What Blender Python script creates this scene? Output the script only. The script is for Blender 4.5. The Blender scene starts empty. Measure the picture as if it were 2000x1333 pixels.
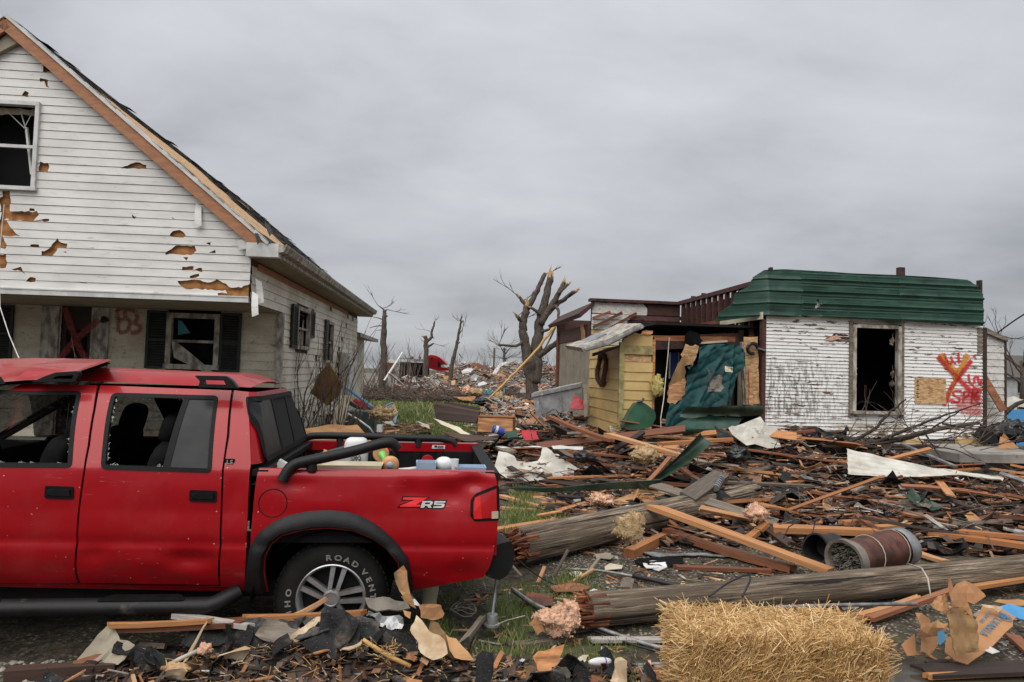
import bpy,math,random
from mathutils import Vector,Matrix,noise
from mathutils.geometry import delaunay_2d_cdt
R = math.radians
SC = bpy.context.scene
COL = SC.collection
# ------------------------------------------------------------ camera, world, sun, exposure
F,CX,CY,H = 1333.33,1000.0,666.5,1.75
PITCH,ROLL = R(2.5),R(1.7)
_f = Vector((0,math.cos(PITCH),math.sin(PITCH)))
_u0 = Vector((0,-math.sin(PITCH),math.cos(PITCH)))
_r0 = Vector((1,0,0))
_r = _r0 * math.cos(ROLL) + _u0 * math.sin(ROLL)
_u = _u0 * math.cos(ROLL) - _r0 * math.sin(ROLL)
EYE = Vector((0,0,H))
cd = bpy.data.cameras.new('camera')
cd.sensor_width = 36; cd.lens = 24; cd.clip_start = 0.05; cd.clip_end = 2000
cam = bpy.data.objects.new('camera',cd); COL.objects.link(cam)
cam.matrix_world = Matrix(((_r.x,_u.x,-_f.x,0),(_r.y,_u.y,-_f.y,0),(_r.z,_u.z,-_f.z,H),(0,0,0,1)))
SC.camera = cam

SUN_EL,SUN_AZ = 58,205          # azimuth measured clockwise from +Y: behind the camera, a little left
W = bpy.data.worlds.new('World'); SC.world = W; W.use_nodes = True
nt = W.node_tree; nt.nodes.clear()
def wn(t,**k):
    n = nt.nodes.new(t)
    for a,v in k.items():
        if hasattr(n,a): setattr(n,a,v)
        elif hasattr(v,'is_output'): nt.links.new(v,n.inputs[a])
        else: n.inputs[a].default_value = v
    return n
tc = wn('ShaderNodeTexCoord')
sep = wn('ShaderNodeSeparateXYZ',Vector=tc.outputs['Generated'])
def wm(op,a,b=0.0,c=0.0):
    n = nt.nodes.new('ShaderNodeMath'); n.operation = op
    for i,v in enumerate((a,b,c)):
        if hasattr(v,'is_output'): nt.links.new(v,n.inputs[i])
        else: n.inputs[i].default_value = v
    return n.outputs[0]
zz = wm('MAXIMUM',sep.outputs[2],0.0)
den = wm('ADD',zz,0.24)
cmb = nt.nodes.new('ShaderNodeCombineXYZ')
nt.links.new(wm('DIVIDE',sep.outputs[0],den),cmb.inputs[0])
nt.links.new(wm('MULTIPLY',wm('DIVIDE',sep.outputs[1],den),1.25),cmb.inputs[1])
n1 = wn('ShaderNodeTexNoise',Vector=cmb.outputs[0],Scale=0.5,Detail=6.0,Roughness=0.46,Distortion=0.6)
n2 = wn('ShaderNodeTexNoise',Vector=cmb.outputs[0],Scale=1.5,Detail=5.0,Roughness=0.55,Distortion=0.2)
cl = wm('ADD',wm('MULTIPLY',n1.outputs[0],0.68),wm('MULTIPLY',n2.outputs[0],0.32))
rp = nt.nodes.new('ShaderNodeValToRGB'); nt.links.new(cl,rp.inputs[0])
e = rp.color_ramp.elements
e[0].position = 0.38; e[0].color = (0.345,0.36,0.385,1)
e[1].position = 0.60; e[1].color = (0.62,0.635,0.665,1)
m_ = rp.color_ramp.elements.new(0.48); m_.color = (0.495,0.51,0.54,1)
# overcast luminance: brighter towards the zenith
lum = wm('ADD',wm('MULTIPLY',zz,1.0),0.83)
mul = nt.nodes.new('ShaderNodeVectorMath'); mul.operation = 'SCALE'
nt.links.new(rp.outputs[0],mul.inputs[0]); nt.links.new(lum,mul.inputs[3])
bg1 = wn('ShaderNodeBackground',Color=mul.outputs[0],Strength=1.0)
sky = nt.nodes.new('ShaderNodeTexSky'); sky.sky_type = 'NISHITA'; sky.sun_disc = False
sky.sun_elevation = R(SUN_EL); sky.sun_rotation = R(SUN_AZ)
bg2 = wn('ShaderNodeBackground',Color=sky.outputs[0],Strength=0.1)
mx = wn('ShaderNodeMixShader'); mx.inputs[0].default_value = 0.06
nt.links.new(bg1.outputs[0],mx.inputs[1]); nt.links.new(bg2.outputs[0],mx.inputs[2])
wo = nt.nodes.new('ShaderNodeOutputWorld'); nt.links.new(mx.outputs[0],wo.inputs[0])

sl = bpy.data.lights.new('sun','SUN'); sl.energy = 3.0; sl.angle = R(65); sl.color = (1.0,0.965,0.92)
so = bpy.data.objects.new('sun',sl); COL.objects.link(so)
az,el = R(SUN_AZ),R(SUN_EL)
sdir = Vector((math.sin(az) * math.cos(el),math.cos(az) * math.cos(el),math.sin(el)))
so.rotation_euler = sdir.to_track_quat('Z','Y').to_euler()
so.location = (-8,-14,30)
vs = SC.view_settings
SC.display_settings.display_device = 'sRGB'
vs.view_transform = 'Standard'; vs.look = 'None'; vs.gamma = 1; vs.exposure = 0.0; vs.use_curve_mapping = False
SC.cycles.use_denoising = True
SC.cycles.max_bounces = 6; SC.cycles.transparent_max_bounces = 12

# ------------------------------------------------------------ picture <-> place
def ray(px,py): return _f + _r * ((px - CX) / F) - _u * ((py - CY) / F)
def P(px,py,Y):
    d = ray(px,py); return EYE + d * (Y / d.y)
def G(px,py,z=0.0):
    d = ray(px,py); return EYE + d * ((z - H) / d.z)
class Frame:
    """a building's or vehicle's own axes: s along its front to the right, d into depth, z up"""
    def __init__(s,o,slope):
        s.o = Vector(o); s.r = Vector((1,slope,0)).normalized(); s.d = Vector((-s.r.y,s.r.x,0))
        s.ang = math.atan2(s.r.y,s.r.x)
    def w(s,a,d,z): return s.o + s.r * a + s.d * d + Vector((0,0,z))
    def pix(s,px,py,d=0.0):
        q = ray(px,py); t = (d - (EYE - s.o).dot(s.d)) / q.dot(s.d); p = EYE + q * t - s.o
        return p.dot(s.r),p.z
    def side(s,px,py,a):
        q = ray(px,py); t = (a - (EYE - s.o).dot(s.r)) / q.dot(s.r); p = EYE + q * t - s.o
        return p.dot(s.d),p.z

# ------------------------------------------------------------ objects
def tag(o,label=None,cat=None,group=None,kind=None):
    if label: o['label'] = label
    if cat: o['category'] = cat
    if group: o['group'] = group
    if kind: o['kind'] = kind
    return o
def thing(name,label,cat,loc=(0,0,0),rz=0.0,group=None):
    o = bpy.data.objects.new(name,None); COL.objects.link(o)
    o.location = loc; o.rotation_euler = (0,0,rz); o.empty_display_size = 0.2
    return tag(o,label,cat,group)
def new_obj(name,me,parent=None):
    o = bpy.data.objects.new(name,me); COL.objects.link(o)
    if parent: o.parent = parent
    return o
class MB:
    def __init__(s): s.v = []; s.f = []; s.m = []; s.uv = None
    def add(s,vs,fs,mi=0):
        n = len(s.v); s.v += [tuple(v) for v in vs]
        s.f += [tuple(i + n for i in f) for f in fs]; s.m += [mi] * len(fs); return n
    def box(s,c,sz,M=None,mi=0):
        c = Vector(c); h = Vector(sz) * 0.5
        vs = []
        for x in (-1,1):
            for y in (-1,1):
                for z in (-1,1):
                    p = Vector((x * h.x,y * h.y,z * h.z)); vs.append(c + (M @ p if M else p))
        s.add(vs,[(0,1,3,2),(4,6,7,5),(0,4,5,1),(2,3,7,6),(0,2,6,4),(1,5,7,3)],mi)
    def bar(s,p0,p1,w,t,up=(0,0,1),mi=0):
        p0,p1 = Vector(p0),Vector(p1); M = basis(p1 - p0,up)
        s.box((p0 + p1) * 0.5,((p1 - p0).length,w,t),M,mi)
    def tube(s,pts,r,n=8,cap=True,mi=0,squash=1.0):
        pts = [Vector(p) for p in pts]; k = len(pts)
        rs = r if isinstance(r,(list,tuple)) else [r] * k
        t = (pts[1] - pts[0]).normalized()
        a = t.cross(Vector((0,0,1)))
        if a.length < 1e-3: a = t.cross(Vector((0,1,0)))
        a.normalize(); vs = []
        for i in range(k):
            if 0 < i < k - 1: t = (pts[i + 1] - pts[i - 1]).normalized()
            elif i == k - 1: t = (pts[i] - pts[i - 1]).normalized()
            a = (a - t * a.dot(t)).normalized(); b = t.cross(a)
            for j in range(n):
                q = 2 * math.pi * j / n
                vs.append(pts[i] + a * math.cos(q) * rs[i] + b * math.sin(q) * rs[i] * squash)
        fs = [(i * n + j,i * n + (j + 1) % n,(i + 1) * n + (j + 1) % n,(i + 1) * n + j) for i in range(k - 1) for j in range(n)]
        if cap: fs += [tuple(range(n - 1,-1,-1)),tuple(range((k - 1) * n,k * n))]
        s.add(vs,fs,mi)
    def lathe(s,prof,n=24,M=None,o=(0,0,0),mi=0,a0=0.0,a1=2 * math.pi):
        """profile of (radius, height) turned about local z"""
        o = Vector(o); vs = []; full = abs(a1 - a0 - 2 * math.pi) < 1e-6; c = n if full else n + 1
        for (r,h) in prof:
            for j in range(c):
                q = a0 + (a1 - a0) * j / n; p = Vector((r * math.cos(q),r * math.sin(q),h)); vs.append(o + (M @ p if M else p))
        fs = []
        for i in range(len(prof) - 1):
            for j in range(n):
                k = (j + 1) % c
                fs.append((i * c + j,i * c + k,(i + 1) * c + k,(i + 1) * c + j))
        s.add(vs,fs,mi)
    def grid(s,nu,nv,fn,mi=0):
        vs = [fn(i / nu,j / nv) for j in range(nv + 1) for i in range(nu + 1)]
        fs = [(j * (nu + 1) + i,j * (nu + 1) + i + 1,(j + 1) * (nu + 1) + i + 1,(j + 1) * (nu + 1) + i) for j in range(nv) for i in range(nu)]
        s.add(vs,fs,mi)
    def prism(s,pts,dvec,mi=0):
        """convex-or-simple polygon pushed along dvec"""
        n = len(pts); a = [Vector(p) for p in pts]; d = Vector(dvec)
        s.add(a + [p + d for p in a],[tuple(range(n - 1,-1,-1)),tuple(range(n,2 * n))] + [(i,(i + 1) % n,n + (i + 1) % n,n + i) for i in range(n)],mi)
    def sheet(s,outer,fn,thick=0.0,holes=(),step=0.1,mi=0,rng=None,jit=0.0,rim=True):
        """flat outline with holes, filled with small triangles and bent into place by fn(u, v)"""
        vs,fs,bd = cdt(outer,holes,step,rng,jit)
        p = [Vector(fn(*q)) for q in vs]
        n0 = s.add(p,fs,mi)
        if thick:
            tv = Vector(thick) if isinstance(thick,(tuple,list,Vector)) else None
            if tv is None:
                nm = Vector()
                for f in fs[:60]: nm += (p[f[1]] - p[f[0]]).cross(p[f[2]] - p[f[0]])
                tv = nm.normalized() * thick
            q = [a + tv for a in p]
            s.add(q,[f[::-1] for f in fs],mi)
            if rim:
                ids = sorted({i for e in bd for i in e}); mp = {i: k for k,i in enumerate(ids)}; m = len(ids)
                s.add([p[i] for i in ids] + [q[i] for i in ids],[(mp[a],mp[b],mp[b] + m,mp[a] + m) for a,b in bd],mi)
    def mesh(s,name,mats,smooth=False):
        me = bpy.data.meshes.new(name); me.from_pydata(s.v,[],s.f)
        for m in (mats if isinstance(mats,(list,tuple)) else [mats]): me.materials.append(m)
        if any(s.m): me.polygons.foreach_set('material_index',s.m)
        if smooth:
            me.polygons.foreach_set('use_smooth',[True] * len(me.polygons))
            if smooth is not True: me.set_sharp_from_angle(angle=R(smooth))
        me.update(); return me
    def build(s,name,mats,parent=None,smooth=False,kind=None,label=None):
        o = new_obj(name,s.mesh(name,mats,smooth),parent)
        if kind: o['kind'] = kind
        if label: o['label'] = label
        return o
def basis(d,up=(0,0,1)):
    x = Vector(d).normalized(); z = Vector(up); y = z.cross(x)
    if y.length < 1e-4: y = Vector((0,1,0)).cross(x)
    y.normalize(); z = x.cross(y)
    return Matrix(((x.x,y.x,z.x),(x.y,y.y,z.y),(x.z,y.z,z.z)))
def inside(p,poly):
    x,y = p; c = False; n = len(poly); j = n - 1
    for i in range(n):
        xi,yi = poly[i]; xj,yj = poly[j]
        if (yi > y) != (yj > y) and x < (xj - xi) * (y - yi) / (yj - yi) + xi: c = not c
        j = i
    return c
def resample(poly,step,rng=None,jit=0.0):
    out = []; n = len(poly)
    for i in range(n):
        a = Vector(poly[i]).to_2d(); b = Vector(poly[(i + 1) % n]).to_2d(); L = (b - a).length
        k = max(1,int(round(L / step)))
        nr = Vector((-(b - a).y,(b - a).x)).normalized() if L > 1e-9 else Vector((0,0))
        for q in range(k):
            p = a.lerp(b,q / k)
            if rng and jit and q: p = p + nr * rng.uniform(-jit,jit)
            out.append((p.x,p.y))
    return out
def cdt(outer,holes,step,rng=None,jit=0.0):
    loops = [resample(outer,step,rng,0.0 if holes else jit)] + [resample(h,step * 0.6,rng,jit) for h in holes]
    pts = []; edges = []
    for l in loops:
        n = len(pts); pts += l; edges += [(n + i,n + (i + 1) % len(l)) for i in range(len(l))]
    bp = pts[:]; xs = [p[0] for p in loops[0]]; ys = [p[1] for p in loops[0]]
    cell = {}
    for p in bp: cell.setdefault((int(p[0] // step),int(p[1] // step)),[]).append(p)
    y = min(ys) + step * 0.5; row = 0
    while y < max(ys):
        x = min(xs) + step * (0.5 if row % 2 else 0.0)
        while x < max(xs):
            ok = inside((x,y),loops[0])
            if ok:
                ci,cj = int(x // step),int(y // step)
                for a in (-1,0,1):
                    for b in (-1,0,1):
                        for q in cell.get((ci + a,cj + b),()):
                            if (q[0] - x) ** 2 + (q[1] - y) ** 2 < (0.45 * step) ** 2: ok = False
            if ok and not any(inside((x,y),h) for h in loops[1:]): pts.append((x,y))
            x += step
        y += step * 0.87; row += 1
    v,e_,f,*_ = delaunay_2d_cdt([Vector(p) for p in pts],edges,[],0,1e-5)
    keep = []; cnt = {}
    for t in f:
        c = (sum(v[i].x for i in t) / len(t),sum(v[i].y for i in t) / len(t))
        if inside(c,loops[0]) and not any(inside(c,h) for h in loops[1:]):
            keep.append(tuple(t))
            for i in range(len(t)):
                k = (t[i],t[(i + 1) % len(t)]); cnt[k] = 1
    bd = [k for k in cnt if (k[1],k[0]) not in cnt]
    return [(a.x,a.y) for a in v],keep,bd
def text_mesh(ch,size,depth=0.0,outline=0.0,shear=0.0,bold=0.0):
    c = bpy.data.curves.new('letter','FONT'); c.body = ch; c.size = size; c.align_x = 'CENTER'; c.shear = shear
    c.extrude = depth; c.resolution_u = 3
    if bold: c.offset = bold
    if outline: c.fill_mode = 'NONE'; c.bevel_depth = outline; c.bevel_resolution = 0
    o = bpy.data.objects.new('letter',c); COL.objects.link(o)
    dg = bpy.context.evaluated_depsgraph_get()
    me = bpy.data.meshes.new_from_object(o.evaluated_get(dg)); bpy.data.objects.remove(o); return me
def fbm(p,s=1.0,o=3): return noise.fractal(Vector(p) * s,1.0,2.0,o)

# ------------------------------------------------------------ materials
class NT:
    def __init__(s,name):
        s.m = bpy.data.materials.new(name); s.m.use_nodes = True; s.t = s.m.node_tree
        s.b = s.t.nodes['Principled BSDF']; s.tc = s.t.nodes.new('ShaderNodeTexCoord'); s.co = s.tc.outputs['Object']
    def set(s,node,key,v):
        if hasattr(v,'is_output'): s.t.links.new(v,node.inputs[key])
        elif isinstance(v,tuple) and len(v) == 3 and node.inputs[key].type == 'RGBA': node.inputs[key].default_value = (*v,1)
        else: node.inputs[key].default_value = v
    def p(s,**k):
        for a,v in k.items(): s.set(s.b,a.replace('_',' '),v)
    def math(s,op,a,b=0.0,c=0.0,clamp=False):
        n = s.t.nodes.new('ShaderNodeMath'); n.operation = op; n.use_clamp = clamp
        for i,v in enumerate((a,b,c)): s.set(n,i,v)
        return n.outputs[0]
    def map(s,scale=(1,1,1),rot=(0,0,0),co=None):
        n = s.t.nodes.new('ShaderNodeMapping'); s.set(n,'Vector',co or s.co)
        n.inputs['Scale'].default_value = scale; n.inputs['Rotation'].default_value = rot; return n.outputs[0]
    def noise(s,scale,detail=5.0,rough=0.55,stretch=None,dist=0.0,co=None):
        n = s.t.nodes.new('ShaderNodeTexNoise'); s.set(n,'Vector',s.map(stretch,co=co) if stretch else (co or s.co))
        n.inputs['Scale'].default_value = scale; n.inputs['Detail'].default_value = detail
        n.inputs['Roughness'].default_value = rough; n.inputs['Distortion'].default_value = dist; return n.outputs[0]
    def voro(s,scale,feature='F1',stretch=None,out='Distance'):
        n = s.t.nodes.new('ShaderNodeTexVoronoi'); n.feature = feature; s.set(n,'Vector',s.map(stretch) if stretch else s.co)
        n.inputs['Scale'].default_value = scale; return n.outputs[out]
    def ramp(s,fac,stops,const=False):
        n = s.t.nodes.new('ShaderNodeValToRGB'); s.set(n,0,fac); el = n.color_ramp.elements
        if const: n.color_ramp.interpolation = 'CONSTANT'
        for i,(p,c) in enumerate(stops):
            q = el[i] if i < 2 else el.new(p)
            q.position = p; q.color = (*c,1) if isinstance(c,tuple) else (c,c,c,1)
        return n.outputs[0]
    def step(s,fac,lo,hi): return s.math('SMOOTHSTEP',fac,lo,hi) if False else s._ss(fac,lo,hi)
    def _ss(s,fac,lo,hi):
        n = s.t.nodes.new('ShaderNodeMapRange'); n.interpolation_type = 'SMOOTHSTEP'
        for k,v in (('Value',fac),('From Min',lo),('From Max',hi)): s.set(n,k,v)
        return n.outputs[0]
    def mix(s,fac,a,b,mode='MIX'):
        n = s.t.nodes.new('ShaderNodeMix'); n.data_type = 'RGBA'; n.blend_type = mode
        s.set(n,0,fac); s.set(n,6,a); s.set(n,7,b); return n.outputs[2]
    def bump(s,h,strength=0.3,dist=0.01):
        n = s.t.nodes.new('ShaderNodeBump'); s.set(n,'Height',h); n.inputs['Strength'].default_value = strength
        n.inputs['Distance'].default_value = dist; s.set(s.b,'Normal',n.outputs[0])
    def rand(s,island=False):
        if island: return s.t.nodes.new('ShaderNodeNewGeometry').outputs['Random Per Island']
        return s.t.nodes.new('ShaderNodeObjectInfo').outputs['Random']
    def sepco(s,co=None):
        n = s.t.nodes.new('ShaderNodeSeparateXYZ'); s.set(n,0,co or s.co); return n.outputs
def mk(name,c1,c2=None,scale=6.0,stretch=None,rough=0.6,bump=0.15,bscale=None,metal=0.0,var=0.0,island=False,
       specks=(),coat=0.0,lo=0.35,hi=0.65,bdist=0.01,spec=None,rvar=0.15):
    """two-tone noise, optional specks [(colour, scale, lo, hi, stretch)], value variation from piece to piece"""
    t = NT(name); c2 = c2 or tuple(x * 0.7 for x in c1)
    n = t.noise(scale,6,0.6,stretch); col = t.mix(t.step(n,lo,hi),c2,c1)
    for sp in specks:
        k = t.noise(sp[1],4,0.6,sp[4] if len(sp) > 4 else None); col = t.mix(t.step(k,sp[2],sp[3]),col,sp[0])
    if var:
        r = t.rand(island); v = t.math('MULTIPLY_ADD',r,2 * var,1 - var)
        hs = t.t.nodes.new('ShaderNodeHueSaturation'); t.set(hs,'Color',col); t.set(hs,'Value',v); col = hs.outputs[0]
    t.p(Base_Color=col,Metallic=metal,Coat_Weight=coat)
    if spec is not None: t.p(Specular_IOR_Level=spec)
    t.p(Roughness=t.math('MULTIPLY_ADD',n,rvar,rough - rvar / 2))
    if bump: t.bump(t.noise(bscale or scale * 6,5,0.6,stretch),bump,bdist)
    return t.m
def wood(name,pal,dirt=0.35,stretch=(3,22,22),island=False,rough=0.7,soak=0.0):
    """sawn timber: grain along x, tone chosen piece by piece from a palette"""
    t = NT(name); r = t.rand(island)
    base = t.ramp(r,pal)
    ph = t.math('MULTIPLY',r,37.0); ad = t.t.nodes.new('ShaderNodeVectorMath'); ad.operation = 'ADD'; t.set(ad,0,t.co)
    cb = t.t.nodes.new('ShaderNodeCombineXYZ'); t.set(cb,0,ph); t.set(cb,1,ph); t.set(cb,2,ph); t.set(ad,1,cb.outputs[0]); co = ad.outputs[0]
    g = t.noise(1.0,6,0.62,stretch,0.4,co)
    col = t.mix(t.step(g,0.38,0.66),t.mix(1.0,base,(0.52,0.46,0.42),'MULTIPLY'),base)
    d = t.noise(2.2,5,0.65,(1.5,3,3) if not island else (1,1,1),0.0,co)
    col = t.mix(t.math('MULTIPLY',t.step(d,0.50,0.68),dirt),col,(0.035,0.026,0.02))
    t.p(Base_Color=col,Roughness=t.math('MULTIPLY_ADD',g,0.25,rough - 0.12)); t.bump(g,0.35,0.006); return t.m
OR,BR,DK,GY = (0.50,0.225,0.085),(0.235,0.095,0.042),(0.05,0.028,0.02),(0.22,0.185,0.145)
M = {}
M['wood_fresh'] = wood('fresh_lumber',[(0,(0.46,0.19,0.065)),(0.5,(0.58,0.27,0.10)),(1,(0.70,0.40,0.20))],0.28)
M['wood_red'] = wood('wet_red_lumber',[(0,(0.17,0.055,0.03)),(0.5,(0.28,0.105,0.045)),(1,(0.42,0.17,0.075))],0.5)
M['wood_dark'] = wood('dark_old_board',[(0,(0.016,0.010,0.008)),(0.5,DK),(1,(0.12,0.062,0.04))],0.4)
M['wood_grey'] = wood('grey_weathered_board',[(0,(0.11,0.09,0.07)),(0.5,GY),(1,(0.34,0.29,0.23))],0.5)
M['wood_white'] = wood('painted_board',[(0,(0.42,0.40,0.36)),(1,(0.66,0.64,0.60))],0.55)
M['bits'] = wood('splinters',[(0,(0.03,0.02,0.015)),(0.2,DK),(0.36,(0.12,0.055,0.03)),(0.48,BR),(0.6,(0.42,0.18,0.07)),(0.74,(0.60,0.30,0.13)),(0.84,(0.72,0.50,0.30)),(0.89,(0.24,0.20,0.155)),(0.96,(0.66,0.63,0.58)),(1,(0.035,0.035,0.037))],0.3,(9,9,9),True)
M['bits_dark'] = wood('dark_scraps',[(0,(0.018,0.016,0.015)),(0.45,(0.045,0.036,0.03)),(0.7,(0.09,0.05,0.032)),(0.85,(0.16,0.11,0.075)),(1,(0.30,0.16,0.08))],0.5,(9,9,9),True)  # dark tones double as shade in the gaps of the heaps
M['bits_far'] = wood('mixed_rubble',[(0,(0.05,0.036,0.03)),(0.18,(0.14,0.085,0.055)),(0.36,(0.32,0.16,0.08)),(0.52,(0.56,0.30,0.15)),(0.62,(0.24,0.21,0.18)),(0.75,(0.42,0.40,0.38)),(0.88,(0.74,0.73,0.71)),(0.95,(0.06,0.06,0.065)),(1,(0.10,0.20,0.26))],0.2,(2,2,2),True)
M['vinyl'] = mk('white_vinyl_siding',(0.72,0.705,0.675),(0.60,0.585,0.55),1.3,(1,1,3),0.45,0.05,specks=[((0.05,0.04,0.033),48,0.70,0.73,(1,1,2.2)),((0.40,0.36,0.30),7,0.58,0.78,(0.6,1,3)),((0.05,0.04,0.033),1.0,0.705,0.715,(9,1,46))])
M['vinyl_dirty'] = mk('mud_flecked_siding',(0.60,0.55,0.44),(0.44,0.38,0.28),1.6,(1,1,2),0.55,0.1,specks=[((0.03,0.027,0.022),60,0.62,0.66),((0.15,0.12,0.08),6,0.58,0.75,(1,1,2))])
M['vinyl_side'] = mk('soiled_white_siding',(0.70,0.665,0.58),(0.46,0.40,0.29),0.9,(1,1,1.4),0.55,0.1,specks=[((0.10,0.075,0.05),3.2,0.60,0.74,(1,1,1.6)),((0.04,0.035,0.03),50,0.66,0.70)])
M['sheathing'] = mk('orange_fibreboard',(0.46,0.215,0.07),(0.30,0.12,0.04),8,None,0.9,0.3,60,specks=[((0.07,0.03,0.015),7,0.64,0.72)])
M['bargeboard'] = mk('bare_rafter_board',(0.40,0.185,0.09),(0.30,0.13,0.065),3,(2,2,6),0.75,0.25,30,specks=[((0.09,0.04,0.025),12,0.68,0.74)])
M['white_metal'] = mk('white_trim',(0.62,0.62,0.60),(0.48,0.47,0.45),4,None,0.4,0.05)
M['trim_old'] = mk('flaking_white_trim',(0.46,0.43,0.38),(0.16,0.13,0.10),9,(1,1,0.5),0.7,0.2,specks=[((0.03,0.025,0.02),60,0.62,0.66)])
M['shingle'] = mk('asphalt_shingle',(0.10,0.095,0.088),(0.035,0.033,0.031),40,None,0.95,0.6,200,var=0.35,specks=[((0.24,0.22,0.19),130,0.62,0.70)])
M['felt'] = mk('roofing_felt',(0.020,0.019,0.019),(0.007,0.007,0.007),9,None,0.75,0.8,60,var=0.5,spec=0.3,specks=[((0.17,0.155,0.135),110,0.64,0.70),((0.07,0.055,0.04),5,0.56,0.66)])
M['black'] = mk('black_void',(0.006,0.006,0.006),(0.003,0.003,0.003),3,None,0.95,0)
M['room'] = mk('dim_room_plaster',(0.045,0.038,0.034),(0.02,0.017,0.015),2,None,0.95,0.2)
M['shutter'] = mk('black_shutter',(0.018,0.018,0.017),(0.009,0.009,0.009),12,None,0.6,0.2)
def _glass(name,tint,rough=0.05,dirt=0.25,alpha=0.4):
    t = NT(name); n = t.noise(26,5,0.6)
    t.p(Base_Color=t.mix(t.step(n,0.5,0.66),tint,(0.30,0.32,0.25)),Roughness=rough,Specular_IOR_Level=0.6)
    t.p(Alpha=t.math('MULTIPLY_ADD',t.step(n,0.45,0.7),dirt,alpha)); return t.m
M['dark_glass'] = mk('tinted_glass',(0.016,0.017,0.018),(0.024,0.024,0.024),5,None,0.3,0,spec=0.14)
M['clear_glass'] = _glass('dirty_glass',(0.12,0.14,0.12))
M['cab_shade_glass'] = _glass('cab_shade_dirty_glass',(0.02,0.022,0.018),0.1,0.12,0.8)  # dirt, plus a dark tint standing in for the cab's shaded inside
def _peel():
    t = NT('peeling_white_paint'); x,y,z = t.sepco()
    col = t.mix(t.noise(2,5,0.6,(1,1,2)),(0.68,0.66,0.62),(0.80,0.79,0.765))
    p = t.noise(1.0,7,0.66,(3.4,5,17)); big = t.noise(0.8,3,0.5)
    peel = t.step(t.math('MULTIPLY_ADD',big,0.24,p),0.695,0.722)
    br = t.mix(t.noise(14,4,0.6,(1,1,4)),(0.085,0.05,0.032),(0.21,0.13,0.085))
    # grime washed down the lower left of the wall
    dr = t.noise(1.0,6,0.7,(17,5,4.5)); area = t.math('MULTIPLY',t.step(x,2.3,0.6),t.math('MULTIPLY',t.step(z,2.45,1.7),t.step(z,0.75,1.15)))
    col = t.mix(t.math('MULTIPLY',t.step(dr,0.44,0.60),t.math('MULTIPLY',area,0.85)),col,(0.13,0.115,0.095))
    y2 = t.noise(3,4,0.6,(2,1,4)); ar2 = t.math('MULTIPLY',t.step(z,1.0,0.85),t.math('MULTIPLY',t.step(x,1.2,1.7),t.step(x,3.3,2.8)))
    col = t.mix(t.math('MULTIPLY',t.step(y2,0.42,0.55),t.math('MULTIPLY',ar2,0.8)),col,(0.25,0.19,0.09))
    col = t.mix(peel,col,br)
    t.p(Base_Color=col,Roughness=0.62); t.bump(t.math('SUBTRACT',t.noise(30,4,0.6,(1,1,3)),peel),0.35,0.006); return t.m
M['peel'] = _peel()
M['white_brick'] = mk('chalky_white_boards',(0.68,0.66,0.62),(0.52,0.49,0.44),4,(2,2,6),0.7,0.2,specks=[((0.12,0.08,0.05),1.0,0.62,0.67,(12,9,40))])
M['green_metal'] = mk('green_sheet_metal',(0.014,0.058,0.038),(0.008,0.036,0.024),2.2,(1,1,2),0.55,0.08,30,specks=[((0.17,0.2,0.17),30,0.75,0.78,(1,1,0.3))],spec=0.45)
M['green_dull'] = mk('dull_green_sheet',(0.028,0.06,0.035),(0.012,0.024,0.016),5,None,0.5,0.15)
M['tarp'] = mk('teal_tarpaulin',(0.004,0.048,0.047),(0.002,0.026,0.028),3,None,0.6,0.25,26,spec=0.25,specks=[((0.25,0.24,0.21),2.2,0.70,0.73),((0.08,0.075,0.065),5,0.66,0.72)])
M['tarp_blue'] = mk('blue_tarpaulin',(0.06,0.26,0.50),(0.05,0.22,0.44),3,None,0.4,0.1)
M['yellow'] = mk('tan_yellow_siding',(0.60,0.42,0.17),(0.50,0.345,0.135),2.4,(1,1,2),0.6,0.15,specks=[((0.10,0.07,0.035),6,0.68,0.8),((0.03,0.025,0.02),50,0.74,0.77)])
M['yellow_dirty'] = mk('mossy_yellow_trim',(0.40,0.335,0.14),(0.22,0.185,0.08),8,None,0.7,0.3)
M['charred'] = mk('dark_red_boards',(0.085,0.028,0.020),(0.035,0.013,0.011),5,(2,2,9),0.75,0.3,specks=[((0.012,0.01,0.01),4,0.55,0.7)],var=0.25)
def _osb():
    t = NT('strand_board'); c = t.voro(16,stretch=(1,1,2.6),out='Color'); s_ = t.sepco(c)
    col = t.ramp(s_[0],[(0,(0.32,0.17,0.07)),(0.5,(0.50,0.30,0.14)),(1,(0.64,0.42,0.22))])
    col = t.mix(t.step(t.noise(2.5,5),0.55,0.75),col,(0.20,0.12,0.07))
    t.p(Base_Color=col,Roughness=0.8); t.bump(s_[1],0.3,0.004); return t.m
M['osb'] = _osb()
M['ply'] = mk('wet_plywood',(0.46,0.25,0.10),(0.30,0.14,0.055),2.4,(1,3,3),0.7,0.2,26,specks=[((0.12,0.07,0.04),2.0,0.58,0.72)])
M['ply_brown'] = mk('brown_plywood',(0.24,0.135,0.05),(0.14,0.075,0.03),2.6,(3,1,1),0.75,0.2)
M['cream'] = mk('cream_panel',(0.56,0.50,0.38),(0.44,0.38,0.27),3,None,0.6,0.15,specks=[((0.2,0.15,0.09),4,0.64,0.8)])
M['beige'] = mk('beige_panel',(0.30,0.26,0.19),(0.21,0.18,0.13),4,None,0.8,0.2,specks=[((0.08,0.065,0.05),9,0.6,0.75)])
M['white_sheet'] = mk('chalky_sheet_metal',(0.56,0.54,0.48),(0.38,0.355,0.30),3.2,None,0.6,0.2,specks=[((0.11,0.085,0.06),7,0.62,0.72),((0.03,0.06,0.04),30,0.72,0.76)])
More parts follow.
